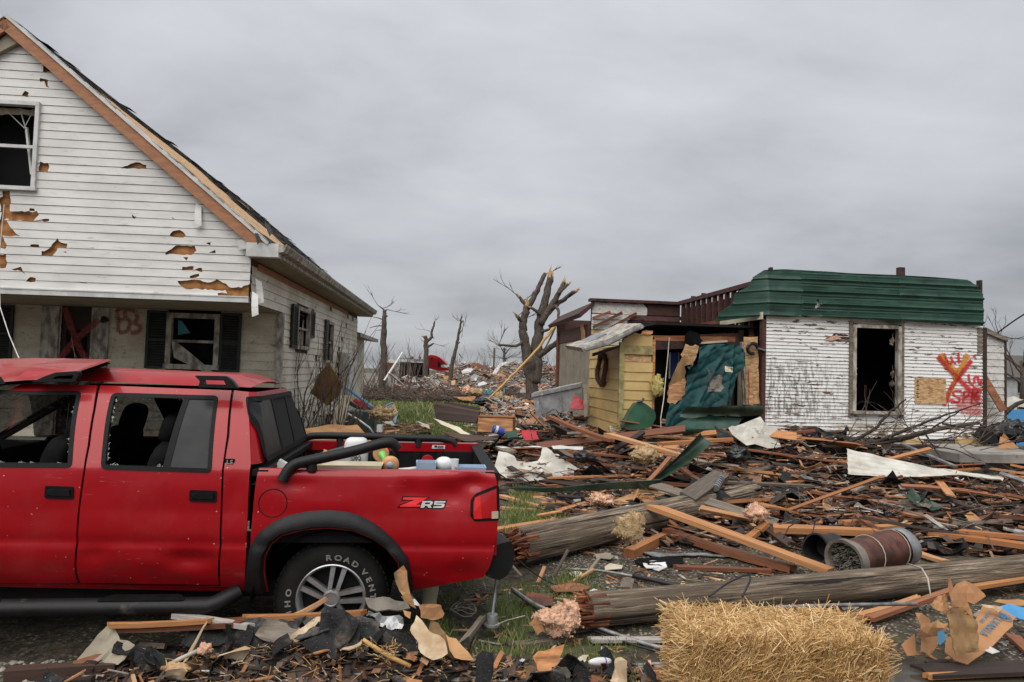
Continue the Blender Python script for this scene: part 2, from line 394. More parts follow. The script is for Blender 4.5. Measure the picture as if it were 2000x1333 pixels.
M['galv'] = mk('galvanised_metal',(0.36,0.37,0.37),(0.20,0.20,0.20),7,None,0.45,0.15,metal=0.6,specks=[((0.55,0.55,0.54),3,0.58,0.72)])
M['grey_box'] = mk('grey_enamel_panel',(0.33,0.34,0.345),(0.17,0.17,0.165),3.4,None,0.5,0.15,specks=[((0.62,0.62,0.6),4,0.60,0.68,(1,1,0.5)),((0.05,0.045,0.04),26,0.63,0.68)])
M['rust'] = mk('rusted_steel',(0.15,0.055,0.035),(0.065,0.028,0.02),5,None,0.5,0.3,metal=0.35,specks=[((0.03,0.02,0.018),7,0.6,0.7)])
M['cement'] = mk('concrete',(0.30,0.28,0.25),(0.20,0.185,0.16),3,None,0.9,0.3,60,specks=[((0.10,0.06,0.035),2.6,0.6,0.75)])
M['block'] = mk('stained_block',(0.19,0.17,0.14),(0.09,0.08,0.065),5,None,0.95,0.4,60,specks=[((0.06,0.055,0.03),3,0.55,0.7)])
M['pink'] = mk('pink_insulation',(0.72,0.44,0.30),(0.50,0.30,0.19),14,None,1.0,0.8,50,specks=[((0.22,0.15,0.10),9,0.58,0.75)])
M['tan_fluff'] = mk('tan_insulation',(0.52,0.37,0.20),(0.34,0.23,0.12),16,None,1.0,0.8,50)
M['yellow_fluff'] = mk('yellow_insulation',(0.55,0.46,0.16),(0.38,0.31,0.11),12,None,1.0,0.8,50)
M['cardboard'] = mk('corrugated_cardboard',(0.42,0.215,0.095),(0.33,0.155,0.065),3.5,None,0.8,0.15,30,specks=[((0.10,0.05,0.025),5,0.66,0.78),((0.17,0.08,0.04),2.5,0.56,0.72)])
M['paper'] = mk('peeled_veneer',(0.58,0.48,0.33),(0.36,0.23,0.12),5,None,0.75,0.15,18,specks=[((0.22,0.12,0.06),4,0.6,0.75)])
M['plastic_w'] = mk('white_plastic',(0.68,0.68,0.67),(0.55,0.55,0.54),5,None,0.35,0)
M['plastic_cream'] = mk('cream_plastic',(0.62,0.57,0.42),(0.5,0.45,0.32),6,None,0.4,0)
M['plastic_y'] = mk('yellow_plastic',(0.66,0.36,0.05),(0.58,0.30,0.04),6,None,0.35,0)
M['plastic_o'] = mk('peach_plastic',(0.60,0.30,0.13),(0.5,0.24,0.1),6,None,0.4,0)
M['plastic_g'] = mk('lime_plastic',(0.14,0.52,0.09),(0.11,0.44,0.07),6,None,0.35,0)
M['plastic_b'] = mk('pale_blue_plastic',(0.30,0.40,0.50),(0.22,0.31,0.42),6,None,0.35,0)
M['blue'] = mk('blue_enamel',(0.03,0.07,0.32),(0.02,0.05,0.24),6,None,0.35,0.05)
M['sky_blue'] = mk('sky_blue_enamel',(0.10,0.28,0.42),(0.08,0.22,0.34),6,None,0.4,0.1)
M['teal'] = mk('turquoise_plastic',(0.01,0.21,0.27),(0.01,0.15,0.2),6,None,0.4,0)
M['red_enamel'] = mk('red_enamel',(0.42,0.012,0.02),(0.30,0.01,0.015),5,None,0.35,0.05)
M['green_bin'] = mk('green_moulded_plastic',(0.022,0.095,0.045),(0.014,0.06,0.03),4,None,0.35,0.1)
M['ac_green'] = mk('grey_green_casing',(0.085,0.105,0.095),(0.055,0.07,0.062),5,None,0.5,0.1)
M['cable'] = mk('black_cable',(0.018,0.018,0.018),(0.01,0.01,0.01),9,None,0.6,0.1)
M['cable_grey'] = mk('grey_aluminium_cable',(0.34,0.34,0.335),(0.18,0.175,0.17),12,None,0.45,0.2,metal=0.4)
M['cable_tan'] = mk('pale_wire',(0.46,0.42,0.35),(0.3,0.27,0.21),9,None,0.6,0)
M['bag'] = mk('black_bin_bag',(0.012,0.012,0.013),(0.007,0.007,0.007),9,None,0.28,0.5,20)
M['twig'] = mk('bare_twig',(0.12,0.085,0.065),(0.065,0.045,0.035),20,None,0.85,0.2,var=0.3,island=True)
def _pole():
    t = NT('weathered_pole_wood'); g = t.noise(1.0,8,0.72,(1.6,34,34),0.8); g2 = t.noise(1.0,4,0.5,(1.6,5,5))
    c = t.ramp(g,[(0.36,(0.018,0.012,0.009)),(0.45,(0.11,0.078,0.05)),(0.55,(0.25,0.185,0.125)),(0.66,(0.52,0.44,0.34))])
    c = t.mix(t.math('MULTIPLY',t.step(g2,0.42,0.62),0.55),c,(0.10,0.075,0.05))
    cr = t.step(t.noise(1.0,5,0.6,(0.45,20,20),0.3),0.42,0.39)
    c = t.mix(cr,c,(0.012,0.009,0.008))
    t.p(Base_Color=c,Roughness=0.88); t.bump(t.math('SUBTRACT',g,cr),1.0,0.03); return t.m
M['pole'] = _pole()
M['pole_core'] = wood('split_pole_heartwood',[(0,(0.10,0.03,0.015)),(0.5,(0.30,0.09,0.03)),(1,(0.46,0.20,0.07))],0.4,(7,7,7),True)
M['bark'] = mk('grey_brown_bark',(0.12,0.092,0.072),(0.045,0.034,0.028),5,(4,4,0.9),0.95,0.9,9,bdist=0.04)
M['bark_dark'] = mk('wet_bark',(0.06,0.045,0.036),(0.025,0.019,0.016),5,(4,4,0.9),0.95,0.7,9,bdist=0.03)
M['split'] = mk('torn_sapwood',(0.50,0.33,0.17),(0.34,0.19,0.09),8,(4,4,1),0.85,0.5)
M['yellow_wood'] = mk('stripped_yellow_wood',(0.55,0.33,0.10),(0.38,0.21,0.07),6,(1,5,5),0.7,0.3)
def _straw():
    t = NT('straw'); r = t.rand(True)
    c = t.ramp(r,[(0,(0.30,0.15,0.045)),(0.3,(0.50,0.29,0.10)),(0.7,(0.64,0.42,0.18)),(1,(0.78,0.60,0.34))])
    t.p(Base_Color=c,Roughness=0.55); return t.m
M['straw'] = _straw()
M['straw_core'] = mk('shaded_packed_straw',(0.13,0.065,0.02),(0.04,0.02,0.007),18,(2,2,5),0.9,0.6)  # dark tone stands in for shade deep between the straws
def _grass():
    t = NT('grass_blade'); r = t.rand(True)
    c = t.ramp(r,[(0,(0.06,0.095,0.02)),(0.45,(0.13,0.175,0.04)),(0.8,(0.20,0.225,0.07)),(1,(0.36,0.30,0.14))])
    t.p(Base_Color=c,Roughness=0.6); return t.m
M['grass'] = _grass()
def _paint():
    t = NT('red_car_paint'); x,y,z = t.sepco()
    base = t.mix(t.noise(1.2,3),(0.27,0.0015,0.005),(0.325,0.0025,0.008))
    du = t.noise(3.2,6,0.65)
    # dusty film on upward surfaces and low down
    g = t.t.nodes.new('ShaderNodeNewGeometry'); nz = t.sepco(g.outputs['Normal'])[2]
    dust = t.math('MULTIPLY',t.step(du,0.46,0.75),0.10)
    dust = t.math('ADD',dust,t.math('MULTIPLY',t.step(nz,0.35,0.95),t.math('MULTIPLY',t.step(du,0.3,0.7),0.22)))
    col = t.mix(dust,base,(0.30,0.10,0.085))
    low = t.math('MULTIPLY',t.step(z,0.75,0.38),t.step(t.noise(5,5,0.6,(1,1,2)),0.35,0.7))
    col = t.mix(t.math('MULTIPLY',low,0.45),col,(0.07,0.012,0.010))
    sc = t.noise(1.0,3,0.5,(5,5,95),1.2); m2 = t.noise(2.3,3)
    s1 = t.math('MULTIPLY',t.step(sc,0.685,0.72),t.step(m2,0.50,0.60))
    vs_ = t.noise(1.0,3,0.5,(90,9,9),0.8); s2 = t.math('MULTIPLY',t.step(vs_,0.735,0.755),t.step(t.noise(1.7,2),0.52,0.6))
    ch = t.step(t.noise(46,2,0.5),0.755,0.77)
    col = t.mix(t.math('MULTIPLY',t.math('MAXIMUM',s1,s2),0.7),col,(0.36,0.11,0.10)); col = t.mix(ch,col,(0.45,0.34,0.31))
    sm = t.step(t.noise(4.2,5,0.7),0.62,0.74); col = t.mix(t.math('MULTIPLY',sm,0.6),col,(0.05,0.012,0.012))
    t.p(Base_Color=col,Roughness=t.math('MULTIPLY_ADD',du,0.22,0.26),Coat_Weight=0.35,Coat_Roughness=0.12,Specular_IOR_Level=0.18)
    t.bump(t.noise(1.6,2,0.4),0.06,0.05); return t.m
M['paint'] = _paint()
M['trim'] = mk('black_rubber_trim',(0.006,0.006,0.006),(0.0035,0.0035,0.0035),8,None,0.6,0.1,60,spec=0.15,specks=[((0.14,0.13,0.12),60,0.735,0.76)])
M['flare'] = mk('textured_black_plastic',(0.010,0.010,0.0105),(0.006,0.006,0.006),4,None,0.5,0.25,160,spec=0.28,specks=[((0.12,0.11,0.10),5,0.64,0.85)])
M['liner'] = mk('black_bed_liner',(0.009,0.009,0.0095),(0.005,0.005,0.005),6,None,0.65,0.3,90,spec=0.2,specks=[((0.16,0.14,0.12),40,0.72,0.75)])
M['tyre'] = mk('tyre_rubber',(0.009,0.0088,0.0085),(0.016,0.0145,0.013),5,None,0.75,0.15,60,spec=0.2)
M['alloy'] = mk('brushed_alloy',(0.56,0.56,0.56),(0.36,0.355,0.35),6,None,0.34,0.08,metal=0.75,specks=[((0.10,0.085,0.07),7,0.60,0.75)])
M['chrome'] = mk('bright_badge',(0.62,0.62,0.62),None,8,None,0.3,0,metal=0.6)
M['letter_w'] = mk('white_lettering',(0.66,0.65,0.62),None,9,None,0.6,0)
M['letter_silver'] = mk('silver_decal',(0.50,0.50,0.49),(0.44,0.44,0.43),9,None,0.45,0)
M['letter_red'] = mk('bright_red_decal',(0.75,0.012,0.015),(0.68,0.01,0.012),9,None,0.4,0)
M['letter_blue'] = mk('blue_print',(0.03,0.13,0.22),(0.05,0.16,0.25),9,None,0.7,0)
M['lens_red'] = mk('red_lens',(0.40,0.006,0.010),(0.33,0.005,0.008),4,None,0.16,0,coat=0.5)
M['lens_bright'] = mk('bright_red_lens',(0.68,0.012,0.016),None,4,None,0.16,0,coat=0.5)
M['lens_clear'] = mk('reverse_lens',(0.50,0.42,0.30),None,4,None,0.2,0)
M['seat'] = mk('dark_seat_cloth',(0.010,0.0095,0.0095),(0.006,0.006,0.006),10,None,0.95,0.2,spec=0.1)
M['leaf'] = mk('small_green_leaf',(0.06,0.085,0.025),(0.03,0.05,0.015),9,None,0.7,0,var=0.4,island=True)
M['stone'] = mk('pale_gravel_stone',(0.26,0.235,0.20),(0.16,0.145,0.12),5,None,0.85,0.3,var=0.45,island=True)
M['brick_red'] = mk('brick_red_wall',(0.20,0.07,0.045),(0.12,0.05,0.035),6,(1,1,4),0.9,0.3)
M['house_far'] = mk('distant_white_wall',(0.42,0.43,0.43),(0.33,0.335,0.335),3,None,0.8,0)
def _spray(name,col,op=0.86):
    t = NT(name); uv = t.tc.outputs['UV']; s_ = t.sepco(uv)
    e = t.math('ABSOLUTE',t.math('SUBTRACT',s_[1],0.5)); n = t.noise(34,4,0.7); n2 = t.noise(1.0,3,0.6,(3,3,60))
    a = t.step(t.math('ADD',e,t.math('MULTIPLY',t.math('SUBTRACT',n,0.5),0.30)),0.44,0.18)
    a = t.math('MULTIPLY',a,t.step(n2,0.30,0.42))
    t.p(Base_Color=col,Roughness=0.6,Alpha=t.math('MULTIPLY',a,op)); return t.m
M['spray_haze'] = _spray('thin_red_spray',(0.62,0.03,0.03),0.5)
M['spray_red'] = _spray('red_spray_paint',(0.62,0.018,0.02))
M['spray_orange'] = _spray('orange_spray_paint',(0.74,0.28,0.03))
M['spray_dim'] = _spray('faded_red_spray_paint',(0.30,0.03,0.025),0.55)
# ------------------------------------------------------------ the red pickup
TR = Frame((P(645,1174,4.2).x,4.2,0.0),0.12)
def zline(a,b):
    (s0,z0),(s1,z1) = TR.pix(*a),TR.pix(*b)
    return lambda s: z0 + (z1 - z0) * (s - s0) / (s1 - s0)
CREASE = zline((0,1062),(470,1068))
DENTS = [  # s, z, radius s, radius z, depth (positive is pushed in)
    (*TR.pix(880,968),0.15,0.085,0.042),(*TR.pix(925,945),0.08,0.05,0.034),(*TR.pix(800,965),0.07,0.07,0.020),
    (*TR.pix(575,948),0.10,0.035,0.014),(*TR.pix(640,985),0.2,0.06,-0.007),(*TR.pix(905,1120),0.12,0.06,0.014),
    (*TR.pix(365,1095),0.13,0.05,0.034),(*TR.pix(300,1100),0.16,0.04,-0.010),(*TR.pix(180,1085),0.07,0.05,0.012),
    (*TR.pix(455,975),0.05,0.12,0.012),(*TR.pix(200,960),0.16,0.10,0.006),(*TR.pix(60,1030),0.2,0.1,0.006),(*TR.pix(330,1000),0.2,0.09,0.005)]
def prof(s,z,cab=True):
    zc = CREASE(s)
    kq = min(1.0,max(0.0,(z - zc + 0.016) / 0.032)); kq = kq * kq * (3 - 2 * kq)
    if z < zc: d = 0.004 + 1.1 * (zc - z) ** 2 + 0.013 * kq
    else: d = 0.42 * (z - 0.90) ** 2 - 0.42 * (zc - 0.90) ** 2 * max(0,1 - (z - zc) / 0.2) + 0.004 + 0.013 * kq * max(0.0,1 - (z - zc) / 0.09) ** 2
    if cab and z > 1.10: d += 0.30 * (z - 1.10) + 0.14 * max(0.0,z - 1.36) ** 2 * 3
    if not cab and z > 1.065: d += min(0.05,((z - 1.065) / 0.05) ** 2 * 0.028)
    for (a,b,ra,rb,k) in DENTS:
        q = ((s - a) / ra) ** 2 + ((z - b) / rb) ** 2
        if q < 8: d += k * math.exp(-q)
    return d + 0.0035 * fbm((s * 1.7,z * 2.3,4.0))
def on(px,py,cab=True):
    d = 0.0
    for _ in range(4): s,z = TR.pix(px,py,d); d = prof(s,z,cab)
    return s,z
def rnd(poly,r,n=4):
    out = []; k = len(poly)
    for i in range(k):
        a,b,c = Vector(poly[i - 1]),Vector(poly[i]),Vector(poly[(i + 1) % k])
        u = (a - b); v = (c - b); p = b + u.normalized() * min(r,u.length * 0.45); q = b + v.normalized() * min(r,v.length * 0.45)
        for t in range(n + 1):
            f = t / n; w = p.lerp(b,f).lerp(b.lerp(q,f),f); out.append((w.x,w.y))
    return out
def grow(poly,e):
    k = len(poly); area = sum(poly[i - 1][0] * poly[i][1] - poly[i][0] * poly[i - 1][1] for i in range(k)); sg = 1 if area > 0 else -1; out = []
    for i in range(k):
        a,b,c = Vector(poly[i - 1]),Vector(poly[i]),Vector(poly[(i + 1) % k])
        t1 = (b - a).normalized() if (b - a).length else Vector((0,0)); t2 = (c - b).normalized() if (c - b).length else t1
        n = Vector((t1.y + t2.y,-t1.x - t2.x)); L = n.length; n = n / L if L > 1e-6 else Vector((t1.y,-t1.x))
        cosh = max(0.5,n.dot(Vector((t1.y,-t1.x)))); w = b + n * (e * sg / cosh); out.append((w.x,w.y))
    return out
def pxs(l,cab=True): return [on(x,y,cab) for x,y in l]
truck = thing('pickup_truck','battered red crew cab pickup with broken side windows and a dented bed','pickup truck',TR.o,TR.ang)
def body(name,outer,holes=(),mat='paint',cab=True,off=0.0,thick=0.012,step=0.024,parent=None,smooth=50,label=None):
    b = MB(); b.sheet(outer,lambda s,z: (s,prof(s,z,cab) + off,z),(0,thick,0) if thick else 0.0,holes,step)
    return b.build(name,M[mat],parent or truck,smooth,label=label)
WF_o = rnd([on(-150,762),on(161,764),on(141,914),on(-260,911)],0.035)
WR_o = rnd([on(219,767),on(428,773),on(414,924),on(197,917)],0.035)
s_A = -2.52                                      # A pillar foot, outside the picture
fd = pxs([(190,753),(182,800),(171,870),(163,918),(152,998),(149,1063),(146,1119),(151,1139)])
zb = fd[-1][1]; zt = fd[0][1]
front_door_outline = fd + [(s_A,zb + 0.01),(s_A,1.07),(-2.0,zt + 0.0)]
front_door = body('door',front_door_outline,[WF_o],label='front door with its side window gone')
rd = pxs([(196,753),(452,763),(443,852),(437,893),(432,953),(429,1067),(426,1095),(427,1143),(157,1139),(150,1119),(153,1063),(156,998),(167,918),(176,870),(187,800)])
rear_door = body('door',rd,[WR_o],label='rear door with a smashed window and dented lower edge')
corner = pxs([(457,763),(486,766),(488,850),(490,905),(487,930),(483,1014),(480,1090),(479,1155),(431,1145),(430,1095),(433,1067),(436,953),(441,893),(448,852)])
cab_corner = body('cab_corner',corner)
rocker = pxs([(-300,1141),(479,1158),(479,1149),(427,1147),(151,1142),(-300,1133)])
rk = MB(); rk.sheet([(s_A,rocker[0][1] - 0.015),rocker[1],(rocker[1][0],rocker[1][1] + 0.03),(s_A,rocker[0][1] + 0.03)],lambda s,z: (s,prof(s,z) + 0.02,z),(0,0.02,0),(),0.05)
rk.build('rocker_panel',M['paint'],truck,50)
inner = MB()
inner.sheet([(s_A,0.42),(corner[7][0],0.42),(corner[2][0] - 0.02,1.05),(corner[0][0],zt - 0.02),(-2.0,zt - 0.02),(s_A,1.07)],lambda s,z: (s,prof(s,z) + 0.035,z),(0,0.02,0),[grow(WF_o,0.004),grow(WR_o,0.004)],0.09)
inner.build('door_jamb',M['trim'],truck)
def seal(win,parent,e=0.024):
    b = MB(); b.sheet(win,lambda s,z: (s,prof(s,z) - 0.004,z),(0,0.03,0),[grow(win,-e)],0.04); return b.build('window_seal',M['trim'],parent,40)
seal(WF_o,front_door); seal(WR_o,rear_door)
# fixed quarter light of the rear door, and shards left in the seals
q0,q1 = on(368,775),on(366,918)
qg = [c for c in grow(WR_o,-0.016) if c[0] > q0[0]]
qz = [c[1] for c in qg]
b = MB(); b.sheet([(q0[0],min(qz))] + sorted([c for c in qg if c[1] < 1.3],key=lambda c: c[0]) + sorted([c for c in qg if c[1] >= 1.3],key=lambda c: -c[0]) + [(q0[0],max(qz))],lambda s,z: (s,prof(s,z) + 0.004,z),0.0,(),0.08)
b.build('quarter_glass',M['dark_glass'],rear_door)
b = MB(); b.sheet([(q0[0] - 0.035,min(qz) - .005),(q0[0] + 0.005,min(qz) - .005),(q0[0] + 0.012,max(qz) + .005),(q0[0] - 0.022,max(qz) + .005)],lambda s,z: (s,prof(s,z) - 0.001,z),(0,0.02,0),(),0.08)
b.build('division_bar',M['trim'],rear_door)
rg = random.Random(3)
b = MB()
for win in (WF_o,WR_o):
    w2 = grow(win,-0.024); k = len(w2)
    for i in range(0,k):
        a = Vector(w2[i]); c = Vector(w2[(i + 1) % k]); L = (c - a).length; n_ = int(L / 0.03)
        for j in range(n_):
            if rg.random() < 0.55:
                p = a.lerp(c,(j + rg.random()) / n_); cen = Vector((sum(x for x,_ in w2) / k,sum(y for _,y in w2) / k))
                if a.x > q0[0] and c.x > q0[0] and win is WR_o: continue
                t = (c - a).normalized(); inn = (cen - p).normalized(); h = rg.uniform(0.004,0.022)
                v3 = [p - t * 0.014,p + t * 0.014,p + inn * h + t * rg.uniform(-0.01,0.01)]
                b.add([(x,prof(x,y) + 0.012,y) for x,y in v3],[(0,1,2)])
b.build('glass_shards',M['clear_glass'],truck,kind='stuff')
def handle(x0,y0,x1,y1,parent):
    a = rnd(pxs([(x0,y0),(x1,y0 + 2),(x1 - 1,y1 + 1),(x0 - 1,y1 - 1)]),0.012,3)
    b = MB(); b.sheet(a,lambda s,z: (s,prof(s,z) - 0.008,z),(0,0.02,0),(),0.05); h = b.build('door_handle',M['trim'],parent,40)
    cs = [(p[0],p[1]) for p in grow(a,-0.018)]
    b = MB(); b.sheet(cs,lambda s,z: (s,prof(s,z) - 0.013 - 0.006 * (z > sum(c[1] for c in cs) / len(cs)),z),(0,0.01,0),(),0.03); b.build('handle_grip',M['flare'],parent,40)
handle(89,949,145,974,front_door); handle(371,957,424,980,rear_door)
# roof
zg = zline((200,752),(453,762)); s_r = corner[1][0]; s_f = -2.05
def roof_pt(u,v):
    s = s_f + (s_r - s_f) * u; z0 = zg(s) + 0.004; d0 = prof(s,z0); d1 = 1.72 - d0
    h = 0.082 * (1 - abs(2 * v - 1) ** 4.0) - 0.055 * max(0,(u - 0.86) / 0.14) ** 2 * (1 - abs(2 * v - 1) ** 6)
    if u > 0.1 and abs(v - 0.2) < 0.02 or abs(v - 0.8) < 0.02: h -= 0.006
    return (s - 0.03 * u * 0,d0 + (d1 - d0) * v,z0 + h + 0.004 * fbm((s * 2,v * 3,1)))
b = MB(); b.grid(48,50,roof_pt); b.build('roof',M['paint'],truck,60,label='dusty scratched roof')
# cab back wall with rounded corners
def rear_pt(u,v):
    e = [on(486,766),on(488,850),on(491,908)]
    z = e[0][1] * (1 - v) + e[2][1] * v; s = e[0][0] + (e[2][0] - e[0][0]) * v; d0 = prof(s,z); d1 = 1.72 - d0
    d = d0 + (d1 - d0) * u; k = min(1.0,min(u,1 - u) / 0.07)
    return s - 0.012 + 0.055 * math.sqrt(max(0,1 - (1 - k) ** 2)),d,z
b = MB(); b.grid(44,10,rear_pt); b.build('cab_back',M['paint'],truck,60)
def rear_at(d,z,off): # point on the back wall
    zt_,zb_ = on(486,766)[1],on(491,908)[1]; v = (zt_ - z) / (zt_ - zb_); s0 = on(486,766)[0] + (on(491,908)[0] - on(486,766)[0]) * v
    d0 = prof(s0,z); u = (d - d0) / (1.72 - 2 * d0); p = rear_pt(min(max(u,0),1),v); return p[0] + off,d,z
z0_,z1_ = 1.135,1.535
win = rnd([(0.14,z0_),(1.58,z0_),(1.50,z1_),(0.22,z1_)],0.05)
b = MB(); b.sheet(win,lambda d,z: rear_at(d,z,0.026),(-0.012,0,0),[rnd([(0.17,z0_ + 0.03),(0.62,z0_ + .03),(0.62,z1_ - .03),(0.235,z1_ - .03)],.03),rnd([(0.66,z0_ + .03),(1.06,z0_ + .03),(1.06,z1_ - .03),(.66,z1_ - .03)],.02),rnd([(1.1,z0_ + .03),(1.55,z0_ + .03),(1.485,z1_ - .03),(1.1,z1_ - .03)],.03)],0.05)
rw = b.build('rear_window',M['trim'],truck,40)
b = MB(); b.sheet([(0.16,z0_ + .02),(.63,z0_ + .02),(.63,z1_ - .02),(.225,z1_ - .02)],lambda d,z: rear_at(d,z,0.022),0,(),0.08); b.build('pane',M['dark_glass'],rw)
b = MB(); b.sheet([(0.65,z0_ + .02),(1.56,z0_ + .02),(1.49,z1_ - .02),(.65,z1_ - .02)],lambda d,z: rear_at(d,z,0.020),0,(),0.08); b.build('pane',M['black'],rw,label='black sheet as the dark opening of the broken rear window')  # flat black stands in for the unlit cab behind
# far side, floor, dashboard, seats
fw = [(x + 0.0,y) for x,y in WR_o]; ff = WF_o
b = MB(); b.sheet([(-3.0,0.45),(s_r - 0.02,0.45),(s_r - 0.02,zt - 0.02),(-2.05,zt - 0.02),(s_A,1.07),(-3.0,1.05)],lambda s,z: (s,1.72 - prof(s,z),z),(0,-0.03,0),[grow(fw,-0.02),grow(ff,-0.02)],0.09)
b.build('far_side',M['paint'],truck,50)
for w_ in (fw,ff):
    b = MB(); b.sheet(w_,lambda s,z: (s,1.69 - prof(s,z),z),0,(),0.12); b.build('pane',M['clear_glass' if w_ is fw else 'cab_shade_glass'],truck)
b = MB(); b.box((-2.2,0.86,0.42),(2.3,1.5,0.06)); b.box((-2.62,0.86,0.92),(0.35,1.44,0.34)); b.box((-2.35,0.86,1.585),(0.5,1.2,0.02))
b.build('cabin_floor',M['liner'],truck)
def cushion(b,c,sz,e=0.35,M_=None):
    def fn(u,v):
        a = 2 * math.pi * u; p = math.pi * (v - 0.5); sg = lambda q: math.copysign(abs(q) ** e,q)
        w = Vector((sz[0] / 2 * sg(math.cos(p)) * sg(math.cos(a)),sz[1] / 2 * sg(math.cos(p)) * sg(math.sin(a)),sz[2] / 2 * sg(math.sin(p))))
        return Vector(c) + (M_ @ w if M_ else w)
    b.grid(18,10,fn)
tilt = Matrix.Rotation(R(14),3,'Y')
for (ss,dd) in ((-1.80,0.48),(-1.80,1.24)):
    b = MB(); cushion(b,(ss,dd,0.93),(0.16,0.48,0.66),0.4,tilt); cushion(b,(ss + 0.12,dd,1.29),(0.13,0.28,0.26),0.6,tilt); cushion(b,(ss - 0.28,dd,0.64),(0.5,0.5,0.18)); b.build('seat',M['seat'],truck,True)
b = MB(); cushion(b,(-0.98 - 0.55,0.86,0.62),(0.45,1.3,0.18)); cushion(b,(-1.17,0.86,0.95),(0.14,1.3,0.6),0.4,tilt)
for dd in (0.5,1.22): cushion(b,(-1.12,dd,1.30),(0.12,0.3,0.2),0.6,tilt)
b.build('rear_seat',M['seat'],truck,True)
b = MB(); t_ = [(-2.28 + 0.05 * math.cos(a) * 0.6,0.48 + 0.19 * math.sin(a),1.02 + 0.19 * math.cos(a)) for a in [i * math.pi / 10 for i in range(21)]]
b.tube(t_,0.014,8); b.bar((-2.28,0.3,1.02),(-2.28,0.66,1.02),0.03,0.03); b.build('steering_wheel',M['trim'],truck,True)
b = MB(); b.sheet(rnd([(0.16,1.10),(1.56,1.10),(1.46,1.58),(0.26,1.58)],0.06),lambda d,z: (-2.06 - (1.58 - z) * 1.55 - 0.05 * (1 - ((d - .86) / .7) ** 2),d,z),0,(),0.15); b.build('windscreen',M['cab_shade_glass'],truck)
b = MB()
for dd in (0.17,1.55): b = MB(); b.bar((-2.03,dd + (0.02 if dd < 1 else -0.02),1.60),(-2.85,0.12 if dd < 1 else 1.6,1.08),0.07,0.05); b.build('windscreen_pillar',M['liner'],truck)
b = MB(); b.sheet([(-3.0,0.45),(s_r - 0.04,0.45),(s_r - 0.04,zt - 0.03),(-2.05,zt - 0.03),(s_A,1.07),(-3.0,1.05)],lambda s,z: (s,1.66 - prof(s,z),z),0,[grow(fw,-0.01),grow(ff,-0.01)],0.12); b.build('door_lining',M['liner'],truck)
b = MB(); b.box((corner[5][0] + 0.03,0.86,0.72),(0.03,1.5,0.74)); b.build('gap_dark_fill',M['black'],truck)  # black fill stands in for shade between cab and bed
# front end, mostly outside the picture
arcF = [(-3.12 + 0.47 * math.cos(a),0.36 + 0.47 * math.sin(a)) for a in [math.pi * i / 12 for i in range(13)]]
for far in (0,1):
    b = MB(); b.sheet([(s_A - 0.01,1.06),(s_A - 0.01,0.42),(-2.62,0.40)] + arcF + [(-3.62,0.42),(-3.92,0.46),(-3.95,0.86),(-3.3,0.98)],(lambda s,z: (s,prof(s,z,0) + 0.06 * max(0,-3.5 - s) ,z)) if not far else (lambda s,z: (s,1.72 - prof(s,z,0),z)),(0,0.012 if not far else -0.012,0),(),0.06)
    b.build('fender',M['paint'],truck,50)
b = MB(); b.prism([(-3.9,0.1,0.42),(-4.08,0.1,0.45),(-4.10,0.1,0.60),(-3.93,0.1,0.63)],(0,1.52,0)); b.box((-3.90,0.86,0.76),(0.06,1.3,0.24)); b.build('bumper',M['flare'],truck)
b = MB(); b.box((-3.3,0.86,0.80),(1.2,1.5,0.2)); b.box((-3.2,0.7,0.93),(0.5,0.6,0.12)); b.tube([(-3.5,0.5,0.95),(-3.3,0.9,0.98),(-3.0,1.2,0.94)],0.05); b.build('engine',M['liner'],truck)
# bonnet torn back over the windscreen
def hood_pt(off):
    near = [(-330,762),(-150,752),(0,747),(80,741),(150,728),(216,705)]; far = [(-260,712),(-120,706),(28,700),(90,700),(160,701),(213,703)]
    def ev(l,u):
        q = u * (len(l) - 1); i = min(int(q),len(l) - 2); f = q - i; return l[i][0] * (1 - f) + l[i + 1][0] * f,l[i][1] * (1 - f) + l[i + 1][1] * f
    def fn(u,v):
        d0,d1 = 0.30,1.25; a = TR.pix(*ev(near,u),d0); c = TR.pix(*ev(far,u),d1)
        w = v + 0.10 * math.sin(math.pi * v); s = a[0] * (1 - v) + c[0] * v; z = a[1] * (1 - w) + c[1] * w
        return s,d0 + (d1 - d0) * v,z + off + 0.008 * fbm((s * 3,v * 3,7))
    return fn
b = MB(); b.grid(30,16,hood_pt(0.0)); hood = b.build('bonnet',M['paint'],truck,60,label='buckled bonnet thrown back over the windscreen')
b = MB(); b.grid(30,16,hood_pt(-0.022)); b.build('bonnet_lining',M['trim'],truck,60)
# roof rails
def rack(outline,hole,d,name='roof_rail',w=0.05):
    o = [TR.pix(x,y,d) for x,y in outline]; h = [[TR.pix(x,y,d) for x,y in q] for q in hole]
    b = MB(); b.sheet(rnd(o,0.012,3),lambda s,z: (s,d,z),(0,w,0),h,0.04); return b.build(name,M['flare'],truck)
rack([(60,747),(86,736),(108,728),(152,725),(153,732),(147,746)],[[(100,740),(112,735),(143,733),(141,741)]],0.24)
rack([(379,734),(441,735),(453,743),(465,759),(386,757),(391,745)],[[(397,743),(437,744),(441,752),(399,751)]],0.22)
rack([(196,735),(215,729),(240,723),(271,720),(272,732),(262,733)],[[(228,731),(244,727),(265,726),(264,730)]],1.40)
